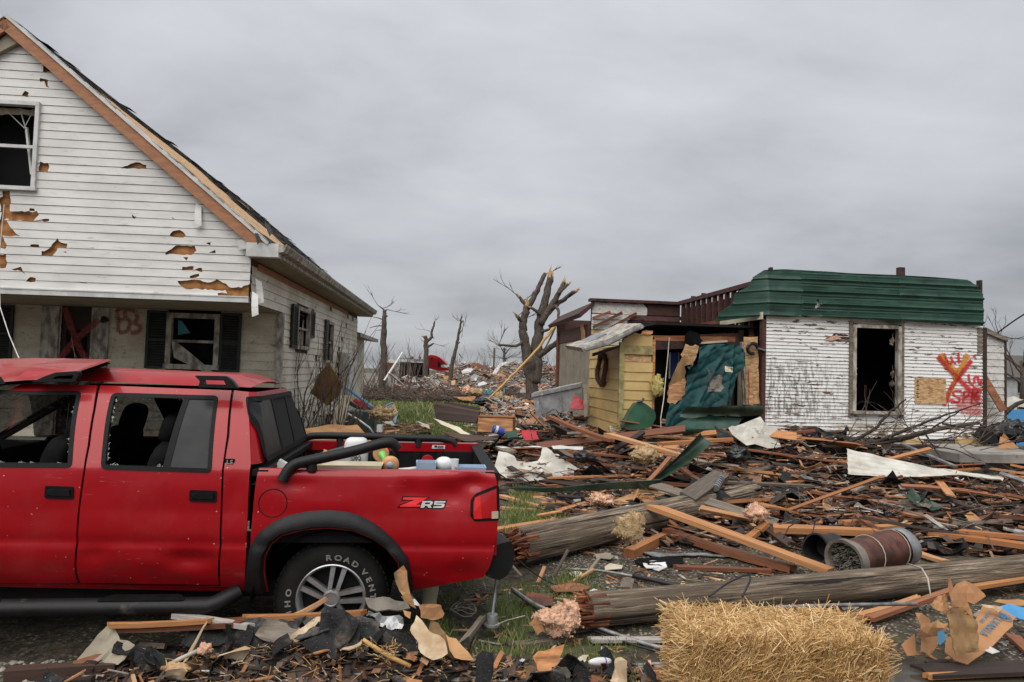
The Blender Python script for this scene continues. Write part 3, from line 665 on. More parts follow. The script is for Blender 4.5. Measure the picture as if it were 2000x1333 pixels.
# ---- bed
arch = [(477,1156),(483,1105),(489,1067),(508,1038),(535,1019),(565,1006),(605,998),(644,996),(680,1000),(704,1007),(735,1024),(760,1045),(782,1068),(797,1090),(804,1122),(807,1156)]
arch_in = [(524,1156),(517,1120),(518,1090),(530,1065),(552,1047),(595,1036),(640,1033),(690,1038),(728,1054),(756,1075),(776,1100),(783,1125),(785,1156)]
bed_o = [(506,915),(560,917),(640,919),(760,919),(860,921),(930,923),(966,926),(970,940),(973,985),(973,1015),(970,1050),(966,1067),(962,1090),(955,1110),(944,1128),(870,1142),(807,1154)]
bp = pxs(bed_o,False) + [on(x,y,False) for x,y in arch_in[::-1]] + pxs([(500,1154),(490,1130),(489,1067),(491,1030),(498,955)],False)
tl = rnd(pxs([(973,949),(930,966),(921,978),(920,1008),(927,1017),(974,1015)],False),0.015,3)
ztop = on(760,919,False)[1]
bed = MB(); bed.sheet(bp,lambda s,z: (s,prof(s,z,False),z),(0,0.012,0),(),0.022)
bed_side = bed.build('bed_side',M['paint'],truck,50,label='near bed side with dents and a wheel arch flare')
# rolled top of the bed side
b = MB(); top = pxs([(x,y) for x,y in bed_o[:7]],False)
b.grid(40,4,lambda u,v: (top[0][0] + (top[-1][0] - top[0][0]) * u,prof(top[0][0] + (top[-1][0] - top[0][0]) * u,ztop,False) + 0.07 * v,ztop + 0.006 * math.sin(math.pi * min(1,v * 1.4)) + (on(560 + 400 * u,919.5,False)[1] - ztop) * 0 - 0.003))
b.build('bed_rail_cap',M['paint'],bed_side,True)
fl_o = pxs(arch,False) + pxs(arch_in[::-1],False)
b = MB()
def flare(s,z):
    return s,prof(s,z,False) - 0.004 - 0.042 * max(0.0,1 - abs(math.hypot(s + 0.005,z - 0.345) - 0.475) / 0.10) ** 0.6,z
A = [on(x,y,False) for x,y in arch]; B = []
BI = [on(arch_in[i][0] + (arch_in[i + 1][0] - arch_in[i][0]) * k / 8,arch_in[i][1] + (arch_in[i + 1][1] - arch_in[i][1]) * k / 8,False) for i in range(len(arch_in) - 1) for k in range(9)]
for (x,y) in A:  # matching inner points by angle
    an = math.atan2(y - 0.33,x); B.append(min(BI,key=lambda q: abs(math.atan2(q[1] - 0.33,q[0]) - an)))
def fl_pt(u,v):
    q = u * (len(A) - 1); i = min(int(q),len(A) - 2); f = q - i
    a = Vector(A[i]).lerp(Vector(A[i + 1]),f); c = Vector(B[i]).lerp(Vector(B[i + 1]),f); p = a.lerp(c,v)
    k = math.sin(math.pi * min(1,v * 0.72 + 0.02)) ** 0.7
    return p.x,prof(p.x,p.y,False) - 0.045 * k + (0.06 * max(0,v - 0.8) / 0.2),p.y
b.grid(60,10,fl_pt); b.build('fender_flare',M['flare'],bed_side,60)
# wheel housing
wc = TR.pix(645,1174,0.06)
b = MB(); b.grid(24,3,lambda u,v: (wc[0] + 0.47 * math.cos(math.pi * (1 - u)),0.02 + 0.5 * v,max(0.30,wc[1] - 0.02 + 0.45 * math.sin(math.pi * u))))
b.box((wc[0],0.53,0.62),(1.0,0.02,0.66)); b.build('wheel_housing',M['liner'],truck)
# tail lamp
fn = lambda o: (lambda s,z: (s,prof(s,z,False) - o,z))
b = MB(); b.sheet(grow(tl,0.006),fn(0.003),(0,0.01,0),(),0.05); lamp = b.build('tail_lamp',M['trim'],bed_side)
b = MB(); b.sheet(grow(tl,-0.012),fn(0.010),(0,0.008,0),(),0.05); b.build('lens',M['lens_red'],lamp,40)
b = MB(); b.sheet(pxs([(927,972),(938,967),(941,1013),(925,1013)],False),fn(0.013),(0,0.004,0),(),0.05); b.build('lens',M['lens_bright'],lamp)
b = MB(); b.sheet(pxs([(960,999),(973,998),(973,1012),(960,1013)],False),fn(0.014),(0,0.004,0),(),0.05); b.build('lens',M['lens_clear'],lamp)
# fuel flap seam
c_ = on(533,983,False)
b = MB(); b.tube([(c_[0] + 0.083 * math.cos(a),prof(c_[0] + 0.083 * math.cos(a),c_[1] + 0.083 * math.sin(a),False) - 0.0005,c_[1] + 0.083 * math.sin(a)) for a in [i * math.pi / 20 for i in range(41)]],0.0028,5)
b.build('fuel_flap_seam',M['trim'],bed_side)
# ZR5 decal
dz = lambda l: pxs([(760 + x * 0.12,930 + y * 0.12) for x,y in l],False)
Zp = dz([(235,348),(640,348),(440,465),(512,465),(500,500),(168,500),(182,480),(420,387),(222,387)])
Rp = dz([(545,405),(690,405),(717,422),(702,460),(672,478),(695,516),(640,516),(618,482),(588,482),(567,516),(508,516)])
Rh = dz([(592,430),(668,430),(657,456),(577,456)])
Fp = dz([(740,405),(922,408),(910,433),(778,431),(770,446),(890,448),(906,466),(890,505),(862,517),(712,517),(724,492),(846,490),(858,470),(728,468)])
Tp = dz([(925,487),(985,489),(978,501),(918,500)])
for pl,hl,mt,o in ((grow(Zp,0.007),[],'trim',0.0025),(grow(Rp,0.006),[],'trim',0.003),(grow(Fp,0.006),[],'trim',0.003),(Zp,[],'letter_red',0.004),(Rp,[Rh],'letter_silver',0.005),(Fp,[],'letter_silver',0.005),(Tp,[],'letter_red',0.004)):
    b = MB(); b.sheet(pl,fn(o),0.0,hl,0.03); b.build('decal_letter',M[mt],bed_side)
def flat_text(ch,s,d,z,size,mat,parent,name='letter',rot=0.0,**k):
    o = new_obj(name,text_mesh(ch,size,**k),parent); o.data.materials.clear(); o.data.materials.append(M[mat])
    o.matrix_local = Matrix.Translation((s,d,z)) @ Matrix.Rotation(R(90),4,'X') @ Matrix.Rotation(rot,4,'Z'); return o
for ch,x in (('L',445.5),('S',452.5)):
    s_,z_ = on(x,906); flat_text(ch,s_,prof(s_,z_) - 0.006,z_,0.032,'chrome',cab_corner,'badge_letter',depth=0.003,bold=0.001)
s_,z_ = on(449,902); b = MB(); b.box((s_,prof(s_,z_) - 0.001,z_),(0.055,0.006,0.034)); b.build('badge',M['trim'],cab_corner)
# bed interior
s0,s1 = on(508,918,False)[0],on(966,926,False)[0]
zf = 0.70
b = MB(); b.box(((s0 + s1) / 2,0.86,zf - 0.02),(s1 - s0,1.6,0.04)); b.build('bed_floor',M['liner'],truck)
b = MB(); b.box(((s0 + s1) / 2,0.075,(zf + ztop - 0.02) / 2),(s1 - s0 - 0.06,0.02,ztop - 0.02 - zf))
for k in range(3): b.box((s0 + 0.35 + k * 0.42,0.10,0.88),(0.10,0.03,0.36))
b.build('bed_inner_side',M['liner'],truck)
b = MB(); b.box(((s0 + s1) / 2,1.64,(zf + ztop) / 2 - 0.02),(s1 - s0,0.03,ztop - zf - 0.06))
for k in range(8): b.box((s0 + 0.12 + k * 0.2,1.62,0.87),(0.06,0.03,0.32))
b.box((s1 - 0.16,1.58,0.95),(0.24,0.1,0.2)); b.build('bed_inner_side',M['liner'],truck)
b = MB(); b.sheet([(s0,0.42),(s1,0.48),(s1 + 0.02,ztop),(s0,ztop)],lambda s,z: (s,1.72 - prof(s,z,False),z),(0,-0.02,0),(),0.12); b.box(((s0 + s1) / 2,1.66,ztop - 0.012),(s1 - s0,0.085,0.03)); b.box(((s0 + s1) / 2,1.622,ztop - 0.035),(s1 - s0,0.012,0.07)); far_bed = b.build('bed_side',M['paint'],truck,40,label='far bed side seen across the open bed')
for q in (s0 + 0.10,s1 - 0.42): b = MB(); b.lathe([(0.001,0.012),(0.05,0.01),(0.055,0.0)],16,Matrix(((1,0,0),(0,0,-1),(0,1,0))),(q,1.60,0.96)); b.build('tie_down_cup',M['red_enamel'],far_bed)
b = MB(); b.box((s1 - 0.33,1.612,ztop - 0.028),(0.11,0.006,0.03)); sticker = b.build('sticker',M['letter_w'],far_bed)
b = MB(); b.box((s1 - 0.355,1.6075,ztop - 0.024),(0.02,0.003,0.016)); b.box((s1 - 0.315,1.6075,ztop - 0.021),(0.05,0.003,0.005)); b.box((s1 - 0.315,1.6075,ztop - 0.033),(0.05,0.003,0.005)); b.build('sticker_print',M['trim'],far_bed)
b = MB(); b.box((s0 + 0.0,0.86,0.88),(0.05,1.56,0.4)); b.prism([(s0 - 0.045,0.03,ztop - 0.005),(s0 + 0.05,0.03,ztop - 0.005),(s0 + 0.05,0.03,ztop - 0.04),(s0 - 0.045,0.03,ztop - 0.04)],(0,1.66,0))
for k in range(10): b.box((s0 + 0.03,0.18 + k * 0.15,0.9),(0.02,0.06,0.3))
b.build('bed_front_wall',M['liner'],truck)
tg = MB(); tg.box((s1 + 0.005,0.86,0.83),(0.05,1.60,0.50)); tg.build('tailgate',M['paint'],truck)
b = MB(); b.prism([(s1 - 0.05,0.04,ztop - 0.012),(s1 + 0.03,0.04,ztop - 0.006),(s1 + 0.04,0.04,ztop - 0.03),(s1 + 0.032,0.04,ztop - 0.05),(s1 - 0.05,0.04,ztop - 0.03)],(0,1.64,0)); b.box((s1 - 0.028,0.86,0.86),(0.02,1.5,0.36)); b.build('tailgate_cap',M['liner'],truck)
bo = [TR.pix(x,y,0.08) for x,y in ((958,1070),(982,1064),(1001,1062),(1008,1083),(1006,1112),(993,1130),(976,1137),(950,1128))]
b = MB(); b.sheet(rnd(bo,0.012,3),lambda s,z: (s,0.10 + 0.05 * max(0,(s - bo[0][0]) / 0.14) ** 2,z),(-0.14,1.45,-0.13),(),0.03); b.build('bumper',M['flare'],truck,40,label='rear bumper with a scuffed end')
# rear rails
def rail(pts,d,r=0.026,nm='bed_rail',lab=None,dd=None):
    q = [TR.pix(x,y,d) for x,y in pts]; sm = []
    for i in range(len(q) - 1):
        for k in range(5): sm.append(Vector(q[i]).lerp(Vector(q[i + 1]),k / 5))
    sm.append(Vector(q[-1]))
    for _ in range(3): sm = [sm[0]] + [(sm[i - 1] + sm[i] * 2 + sm[i + 1]) / 4 for i in range(1,len(sm) - 1)] + [sm[-1]]
    b = MB(); b.tube([(p.x,d + (dd(i / (len(sm) - 1)) if dd else 0),p.y) for i,p in enumerate(sm)],r,14); return b.build(nm,M['flare'],truck,60,label=lab)
nr = rail([(553,938),(563,918),(578,905),(640,893),(700,880),(745,867),(765,866),(776,880)],0.03,0.033,lab='bent near bed rail sprung up at its rear end',dd=lambda u: -0.03 + 0.08 * u)
q_ = TR.pix(609,915,0.04); q2 = TR.pix(611,893,0.04)
b = MB(); b.tube([(q_[0],0.04,q_[1] - 0.01),(q2[0],0.03,q2[1])],[0.034,0.022],12); b.build('rail_post',M['flare'],nr,60)
fr = rail([(588,874),(595,856),(612,851),(700,852),(820,857),(862,857),(884,863),(890,872)],1.64,0.030,lab='straight far bed rail')
for x in (664,817):
    q_ = TR.pix(x,873,1.64); q2 = TR.pix(x,857,1.64); b = MB(); b.tube([(q_[0],1.64,q_[1]),(q2[0],1.64,q2[1])],[0.036,0.03],12); b.build('rail_post',M['flare'],fr,60)
# step bar
sb = MB(); zs = TR.pix(200,1184,0.0)[1]
sb.tube([(-2.9,0.12,zs + 0.08),(-2.75,0.0,zs + 0.02),(-2.5,-0.01,zs)] + [(-2.2 + 0.15 * i,-0.01,zs) for i in range(11)] + [(-0.66,0.0,zs + 0.01),(-0.56,0.08,zs + 0.05)],0.058,14,squash=0.8)
step_bar = sb.build('step_bar',M['flare'],truck,60)
for a0,a1 in ((-2.45,-1.82),(-1.32,-0.82)):
    b = MB(); b.sheet(rnd([(a0,-0.045),(a1,-0.045),(a1 - 0.06,0.05),(a0 + 0.06,0.05)],0.03),lambda s,d: (s,d,zs + 0.05 - 0.12 * max(0,-d) ),(0,0,-0.01),(),0.08); b.build('step_pad',M['trim'],step_bar)
b = MB(); b.box((-1.6,0.86,0.34),(3.9,1.3,0.1)); b.tube([(0,0.2,0.34),(0,1.5,0.34)],0.06,10); b.tube([(-3.12,0.2,0.34),(-3.12,1.5,0.34)],0.04,10); b.box((0.35,0.86,0.4),(0.8,0.9,0.12)); b.build('chassis',M['liner'],truck)
# wheels
MW = Matrix(((1,0,0),(0,0,-1),(0,1,0)))      # wheel axis (local z) points at the kerb
def make_wheel(c,text=True):
    w = bpy.data.objects.new('wheel',None); COL.objects.link(w); w.parent = truck; w.location = c
    rt = 0.345
    b = MB(); b.lathe([(0.205,-0.02),(0.215,0.012),(0.235,0.020),(0.275,0.022),(0.305,0.012),(0.328,-0.01),(rt,-0.03),(rt + 0.002,-0.07),(rt + 0.002,-0.17),(0.33,-0.21),(0.27,-0.225),(0.20,-0.2)],64,MW)
    for j in range(56):
        a = 2 * math.pi * j / 56
        for zc,hh in ((-0.05,0.05),(-0.115,0.045),(-0.18,0.05)):
            p = Vector((math.cos(a) * (rt + 0.003),math.sin(a) * (rt + 0.003),zc)); Mx = Matrix.Rotation(a,3,'Z')
            b.box(MW @ p,(0.008,0.024,hh),MW @ Mx)
    ty = b.build('tyre',M['tyre'],w,40)
    b = MB(); b.lathe([(0.212,-0.012),(0.214,0.010),(0.207,0.014),(0.198,0.004),(0.188,-0.02),(0.18,-0.16),(0.02,-0.16)],64,MW)
    for k in range(5):
        a0 = R(90 - 12 - 72 * k)
        for sd in (-1,1):
            p0 = Vector((0.035,sd * 0.022)); p1 = Vector((0.198,sd * 0.036)); wd0,wd1 = 0.012,0.015
            nr_ = Vector((-(p1 - p0).y,(p1 - p0).x)).normalized(); pts = [p0 - nr_ * wd0,p0 + nr_ * wd0,p1 + nr_ * wd1,p1 - nr_ * wd1]
            rot = Matrix.Rotation(a0,2); zf0,zf1 = 0.006,-0.004
            vs = []
            for i,q in enumerate(pts):
                q = rot @ q; vs.append(MW @ Vector((q.x,q.y,zf0 if i < 2 else zf1)))
            for i,q in enumerate(pts):
                q = (rot @ ((q - (p0 + p1) / 2) * Vector((1,1)).length / math.sqrt(2) + (p0 + p1) / 2)); vs.append(MW @ Vector((q.x,q.y,-0.04)))
            b.add(vs,[(0,3,2,1),(0,1,5,4),(1,2,6,5),(2,3,7,6),(3,0,4,7)])
    b.lathe([(0.055,-0.03),(0.055,0.004),(0.050,0.012),(0.042,0.014),(0.040,0.008),(0.012,0.008),(0.001,0.008)],28,MW)
    b.build('rim',M['alloy'],w,35)
    b = MB(); b.lathe([(0.20,-0.07),(0.15,-0.065),(0.06,-0.06),(0.001,-0.06)],32,MW); b.build('brake_disc',M['liner'],w)
    if text:
        an = [(-5,'R'),(8,'O'),(20.5,'A'),(33,'D'),(50,'V'),(62,'E'),(74,'N'),(86,'T'),(98,'U'),(110,'R'),(122,'E'),(-80,'O'),(-95,'H'),(-110,'M'),(-125,'U'),(-139,'K')]
        for th,ch in an:
            th = R(th); r_ = 0.242; cp = Vector((r_ * math.sin(th),-0.0235,r_ * math.cos(th)))
            o = new_obj('tyre_letter',text_mesh(ch,0.046,outline=0.0010),w); o.data.materials.clear(); o.data.materials.append(M['letter_w'])
            o.matrix_local = Matrix.Translation(cp) @ Matrix.Rotation(R(90),4,'X') @ Matrix.Rotation(-th,4,'Z') @ Matrix.Diagonal((1.25,1,1,1))
    return w
make_wheel((wc[0],0.10,wc[1])); make_wheel((-3.12,0.10,0.34),False)
for s_ in (0.0,-3.12):
    w = make_wheel((s_,1.62,0.34),False); w.rotation_euler = (0,0,math.pi)
# ------------------------------------------------------------ white gabled house on the left
def jag(poly,k,rng): return [(x + rng.uniform(-k,k),y + rng.uniform(-k,k)) for x,y in poly]
o_ = P(487,590,10.0); LH = Frame((o_.x,o_.y,0),0.08)
house = thing('gabled_house','white gabled house with torn siding, a deep porch and black shutters','house',LH.o,LH.ang)
def lp(mb,name,mat,smooth=False,parent=None,kind=None,label=None): return mb.build(name,M[mat] if isinstance(mat,str) else [M[m] for m in mat],parent or house,smooth,kind,label)
rgl = random.Random(11)
DG = -0.14
Ap = LH.pix(12,36,DG); Er = LH.pix(522,480,DG)
El = (2 * Ap[0] - Er[0],Er[1]); slope = (Ap[1] - Er[1]) / (Er[0] - Ap[0])
zb0 = LH.pix(240,582,0)[1]; s_l = El[0] + 0.42
EXPO = 0.1215
h2 = lambda l,d=0.0: [LH.pix(x * 0.2851,380 + y * 0.2851,d) for x,y in l]
h1 = lambda l,d=0.0: [LH.pix(x * 0.3,y * 0.3,d) for x,y in l]
HOLES = [h2(q) for q in (
    [(75,128),(250,130),(265,148),(235,175),(330,170),(330,182),(255,182),(80,172)],[(-60,195),(45,200),(70,235),(130,288),(30,288),(50,330),(45,350),(-60,350)],
    [(-50,430),(45,425),(50,470),(40,495),(-50,497)],[(300,385),(345,380),(385,335),(400,322),(420,345),(455,350),(455,375),(400,372),(365,415),(300,410)],
    [(215,350),(275,350),(275,362),(220,365)],[(190,595),(220,570),(250,585),(245,600),(195,600)],[(1170,275),(1190,258),(1230,255),(1275,280),(1255,292),(1180,290)],
    [(1140,402),(1180,375),(1230,355),(1325,362),(1335,390),(1305,408),(1150,405)],[(1430,405),(1475,390),(1480,405)],[(1255,500),(1325,500),(1325,522),(1255,522)],[(1330,521),(1385,505),(1385,526)],
    [(1310,560),(1360,550),(1360,562),(1315,572)],[(1250,605),(1310,600),(1380,598),(1430,612),(1490,598),(1545,618),(1560,640),(1640,640),(1690,615),(1700,697),(1495,692),(1497,672),(1550,668),(1545,655),(1290,642)],
    [(905,148),(940,158),(930,170),(918,165)],[(1180,160),(1202,165),(1185,172)],[(540,600),(600,604),(590,613),(560,611)],[(438,396),(457,394),(455,405)],[(1262,438),(1288,436),(1280,452)],[(1412,340),(1445,332),(1440,344)],[(12,30),(62,20),(70,90),(15,100)],[(15,110),(60,95),(75,162),(15,172)],[(90,515),(150,505),(180,540),(150,528)],[(205,105),(240,103),(238,114),(208,118)])] + [h1(q) for q in (
    [(800,1095),(860,1072),(890,1062),(950,1080),(945,1099)],[(268,1065),(318,1075),(318,1112),(262,1112)],[(300,395),(372,470),(288,470)],[(268,520),(312,525),(322,572),(308,560),(295,537),(270,535)],[(150,622),(165,605),(188,610),(182,632)],[(20,1260),(70,1255),(72,1320),(30,1325)])]
def puff(q):
    cx,cz = sum(p[0] for p in q) / len(q),sum(p[1] for p in q) / len(q); return [(cx + (x - cx) * 1.12,cz + (z - cz) * 1.3) for x,z in q]
HOLES = [jag(resample(puff(q),0.05),0.012,rgl) for q in HOLES]
wo_ = [LH.pix(-75,196),LH.pix(84,203),LH.pix(71,375),LH.pix(-82,372)]
wx0,wx1,wz0,wz1 = wo_[0][0],(wo_[1][0] + wo_[2][0]) / 2,wo_[2][1],wo_[1][1]
hole_w = [(wx0,wz0),(wx1,wz0),(wx1,wz1),(wx0,wz1)]
def rake(s,z): return Ap[1] - 0.15 - abs(s - Ap[0]) * slope - z
z = zb0 + 0.075; i = 0
b = MB(); zE = Er[1]
b.sheet([(s_l,zb0 + 0.02),(-0.02,zb0 + 0.02),(-0.02,zE - 0.25),(Ap[0],Ap[1] - 0.2),(s_l,zE - 0.25)],lambda s,z: (s,0.02,z),0,[hole_w],0.5); lp(b,'sheathing','sheathing')
while z < Ap[1] - 0.35:
    z1 = z + EXPO
    def lim(zq):
        w = max(0.0,(Ap[1] - 0.17 - zq) / slope); return max(s_l,Ap[0] - w),min(0.0,Ap[0] + w)
    a0,b0 = lim(z); a1,b1 = lim(z1)
    if b1 - a1 < 0.1: break
    outer = [(a0,z + .006),(b0,z + .006),(b1,z1),(a1,z1)]
    hs = [q for q in HOLES if min(p[1] for p in q) < z1 and max(p[1] for p in q) > z]
    if wz0 < z1 and wz1 > z: hs.append([(wx0,z - .01 if wz0 < z else wz0),(wx1,z - .01 if wz0 < z else wz0),(wx1,wz1 if wz1 < z1 else z1 + .01),(wx0,wz1 if wz1 < z1 else z1 + .01)])
    bb = MB(); zz_ = z
    fn = lambda s,q: (s,-0.026 + 0.008 * (q - zz_) / EXPO + 0.0025 * math.sin(s * 2.1 + zz_ * 9),q)
    bb.sheet(outer,fn,0.0,hs,0.09 if hs else 0.3)
    for la,lb in ([(a0,min(b0,wx0)),(max(a0,wx1),b0)] if wz0 < z < wz1 else [(a0,b0)]):
        if lb - la > 0.02: bb.sheet([(la,0),(lb,0),(lb,0.02),(la,0.02)],lambda s,q: (s,-0.026 + q,zz_ + .006),0,(),0.5)
    lp(bb,'siding_board','vinyl'); z = z1; i += 1
# bits of torn vinyl curling off the wall
for (px,py,k) in ((494,570,1),(500,545,-1),(384,398,1)):
    s_,z_ = LH.pix(px,py); b = MB(); b.sheet([(0,0),(0.09,0.05),(0.12,0.34),(0.03,0.38),(0.01,0.2)],lambda u,v: (s_ + u,-0.03 - 0.06 * math.sin(v * 5) * k,z_ - v),0.003,(),0.08); lp(b,'torn_siding_strip','vinyl')
# cracks and punctures in the vinyl
# upstairs window
def window(FRM,s0,s1,z0,z1,d,par,fr='white_metal',w=0.06,rail=True,deep=0.10):
    f = MB()
    f.box(((s0 + s1) / 2,d,z1 - w / 2),(s1 - s0,deep,w)); f.box(((s0 + s1) / 2,d,z0 + w / 2),(s1 - s0 + 0.04,deep + 0.03,w))
    f.box((s0 + w / 2,d,(z0 + z1) / 2),(w,deep - 0.004,z1 - z0 - 2 * w)); f.box((s1 - w / 2,d,(z0 + z1) / 2),(w,deep - 0.004,z1 - z0 - 2 * w))
    wn_ = bpy.data.objects.new('window',None); COL.objects.link(wn_); wn_.parent = par
    f.build('window_frame',M[fr],wn_,kind=None)
    if rail:
        r_ = MB(); zm = (z0 + z1) / 2; r_.box(((s0 + s1) / 2,d + 0.02,zm),(s1 - s0 - 2 * w,0.04,0.045)); r_.build('sash_rail',M[fr],wn_)
    v = MB(); v.box(((s0 + s1) / 2,d + 0.55,(z0 + z1) / 2),(s1 - s0 + 0.5,0.02,z1 - z0 + 0.5)); v.build('room_shade_sheet',M['black'],wn_)  # black sheet stands in for the unlit room
    return wn_
w1 = window(LH,wx0,wx1,wz0,wz1,-0.02,house,w=0.055)
b = MB(); q = lambda x,y: (*LH.pix(x,y,0.12),)
for (x0,y0,x1,y1,r_) in ((40,217,52,252,0.006),(52,250,64,342,0.016),(14,218,50,252,0.005),(62,222,52,246,0.005)):
    a,c = q(x0,y0),q(x1,y1); b.bar((a[0],0.12,a[1]),(c[0],0.10,c[1]),r_ * 2,r_ * 2)
b.build('hanging_blind_slat',M['white_metal'],w1,kind='stuff')
b = MB(); b.sheet(jag(resample([(wx0 + .06,wz1 - .05),(wx1 - .06,wz1 - .05),(wx1 - .1,wz1 - .15),(wx0 + .06,wz1 - .13)],.08),.02,rgl),lambda s,z: (s,0.14 + 0.02 * math.sin(s * 30),z),0.004,(),.05); b.build('ragged_blind',M['cream'],w1)
# barge boards, trims, roof
def along_rake(sg,d,off,w,t,name,mat,s_start=0.0,s_end=1.0):
    e = Er if sg > 0 else El; a = Vector((Ap[0],d,Ap[1])); c = Vector((e[0],d,e[1])); dirv = (c - a).normalized(); nr_ = Vector((-dirv.z * sg,0,dirv.x * sg)); nr_ = nr_ if nr_.z > 0 else -nr_
    p0 = a + (c - a) * s_start + nr_ * off; p1 = a + (c - a) * s_end + nr_ * off
    b = MB(); b.bar(p0,p1,t,w,nr_); return lp(b,name,mat)
for sg in (1,-1):
    along_rake(sg,DG,-0.075,0.155,0.045,'barge_board','bargeboard',0.005,1.0)
    along_rake(sg,DG - 0.03,0.035,0.055,0.03,'drip_edge','white_metal',0.0,1.0)
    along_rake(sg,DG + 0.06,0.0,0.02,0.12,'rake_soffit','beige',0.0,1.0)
b = MB(); b.prism([(Ap[0] - 0.42,-0.1,Ap[1] - 0.62),(Ap[0] + 0.03,-0.1,Ap[1] - 0.18),(Ap[0] + 0.20,-0.1,Ap[1] - 0.30),(Ap[0] - 0.15,-0.1,Ap[1] - 0.52),(Ap[0] - 0.35,-0.1,Ap[1] - 0.72)],(0,0.08,0)); lp(b,'loose_soffit_piece','beige')
DEND = 11.2; thick = 0.06
rl = math.hypot(Er[0] - Ap[0],Ap[1] - Er[1]); dv = Vector(((Er[0] - Ap[0]) / rl,(Er[1] - Ap[1]) / rl)); nv = Vector((-dv.y,dv.x))
def rp_(t,d,h,sg=1): # t metres down the slope, h above the deck
    q = Vector(Ap) + dv * t + nv * h; return ((q.x if sg > 0 else 2 * Ap[0] - q.x),d,q.y)
for sg in (1,-1):
    b = MB(); vs = [rp_(t,d,h,sg) for t in (-0.0,rl + 0.03) for d in (DG - 0.02,DEND) for h in (0.0,0.045)]
    b.add(vs,[(0,1,3,2),(4,6,7,5),(0,4,5,1),(2,3,7,6),(0,2,6,4),(1,5,7,3)]); lp(b,'roof','osb',label='roof deck bared where shingles blew off')
course = 0.145; k = 0; t = rl
while t > 0.1:
    b = MB(); d = DG - 0.05 + (0.08 if k % 2 else 0)
    while d < DEND:
        L = 0.30; dm = d + L / 2; f = t / rl
        bare = (0.10 < dm - 0.8 * noise.noise((f * 5,0,2)) < 4.0 and 0.25 < f < 0.93) or (dm > 0.1 and dm < 1.2 and f > .2 and noise.noise((dm * 3,f * 9,1)) > 0) or (noise.noise((dm * 0.6,f * 7,5)) > 0.42)
        if not bare:
            up = 0.012 + (rgl.uniform(0.02,0.06) if rgl.random() < 0.05 else rgl.uniform(0,0.008)); a = 0.004
            vs = [rp_(t + 0.02,d,0.047 + up),rp_(t + 0.02,d + L - .006,0.047 + up),rp_(t - course - .04,d + L - .006,0.052),rp_(t - course - .04,d,0.052)]
            vs += [rp_(t + 0.02,d,0.04 + up),rp_(t + 0.02,d + L - .006,0.04 + up)]
            b.add(vs,[(0,1,2,3),(4,5,1,0),(0,3,4),(1,5,2)])
        d += L
    if b.v: lp(b,'shingle_course','shingle',kind='stuff')
    t -= course; k += 1
for (px,py,sz) in ((528,448,.26),(505,462,.2)):   # shingles standing up against the sky
    dd_,zz2 = LH.side(px,py,0.2); b = MB(); b.sheet(jag(resample([(0,0),(sz,0),(sz * .9,sz * .6),(sz * .2,sz * .7)],.1),.03,rgl),lambda u,v: (0.2 - v * .5,dd_ + u,zz2 - 0.12 + v + .06 * math.sin(u * 9)),.006,(),.1); lp(b,'lifted_shingle','shingle')
# eaves: fascia, gutter, soffit
zsoff = Er[1] - 0.17
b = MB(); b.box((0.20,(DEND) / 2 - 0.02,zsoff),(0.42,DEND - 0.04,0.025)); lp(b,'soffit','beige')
b = MB(); b.box((0.42,DEND / 2 - .05,zsoff + 0.09),(0.025,DEND,0.17)); lp(b,'eaves_board','trim_old')
gp = [(0.44,0.0),(0.52,0.015),(0.535,0.05),(0.555,0.10),(0.555,0.125),(0.542,0.125),(0.535,0.11),(0.45,0.11)]
b = MB(); b.prism([(x,-0.22,zsoff + 0.06 + y) for x,y in gp],(0,DEND + 0.15,0)); lp(b,'gutter','trim_old')
b = MB(); b.box((0.20,-0.07,zsoff + 0.10),(0.46,0.20,0.20)); lp(b,'eaves_return','white_metal')
b = MB(); b.box((-0.06,-0.11,zsoff + 0.18),(0.2,0.05,0.14),Matrix.Rotation(R(-14),3,'Y')); lp(b,'loose_trim','white_metal')
b = MB(); b.box((0.012,4.6,zsoff - 0.09),(0.02,8.6,0.10)); lp(b,'frieze_board','bargeboard')
# porch beam, ceiling, floor
b = MB(); b.box((s_l / 2,-0.01,zb0 + 0.03),(-s_l,0.09,0.075)); b.box((s_l / 2,-0.035,zb0 + 0.073),(-s_l,0.06,0.018)); lp(b,'porch_beam','white_metal')
DP = 1.85; zfl = 0.42
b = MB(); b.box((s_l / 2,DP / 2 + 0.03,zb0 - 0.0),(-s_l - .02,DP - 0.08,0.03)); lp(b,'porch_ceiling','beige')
b = MB(); b.box((s_l / 2,DP / 2,zfl / 2),(-s_l,DP,zfl)); lp(b,'porch_floor','block')
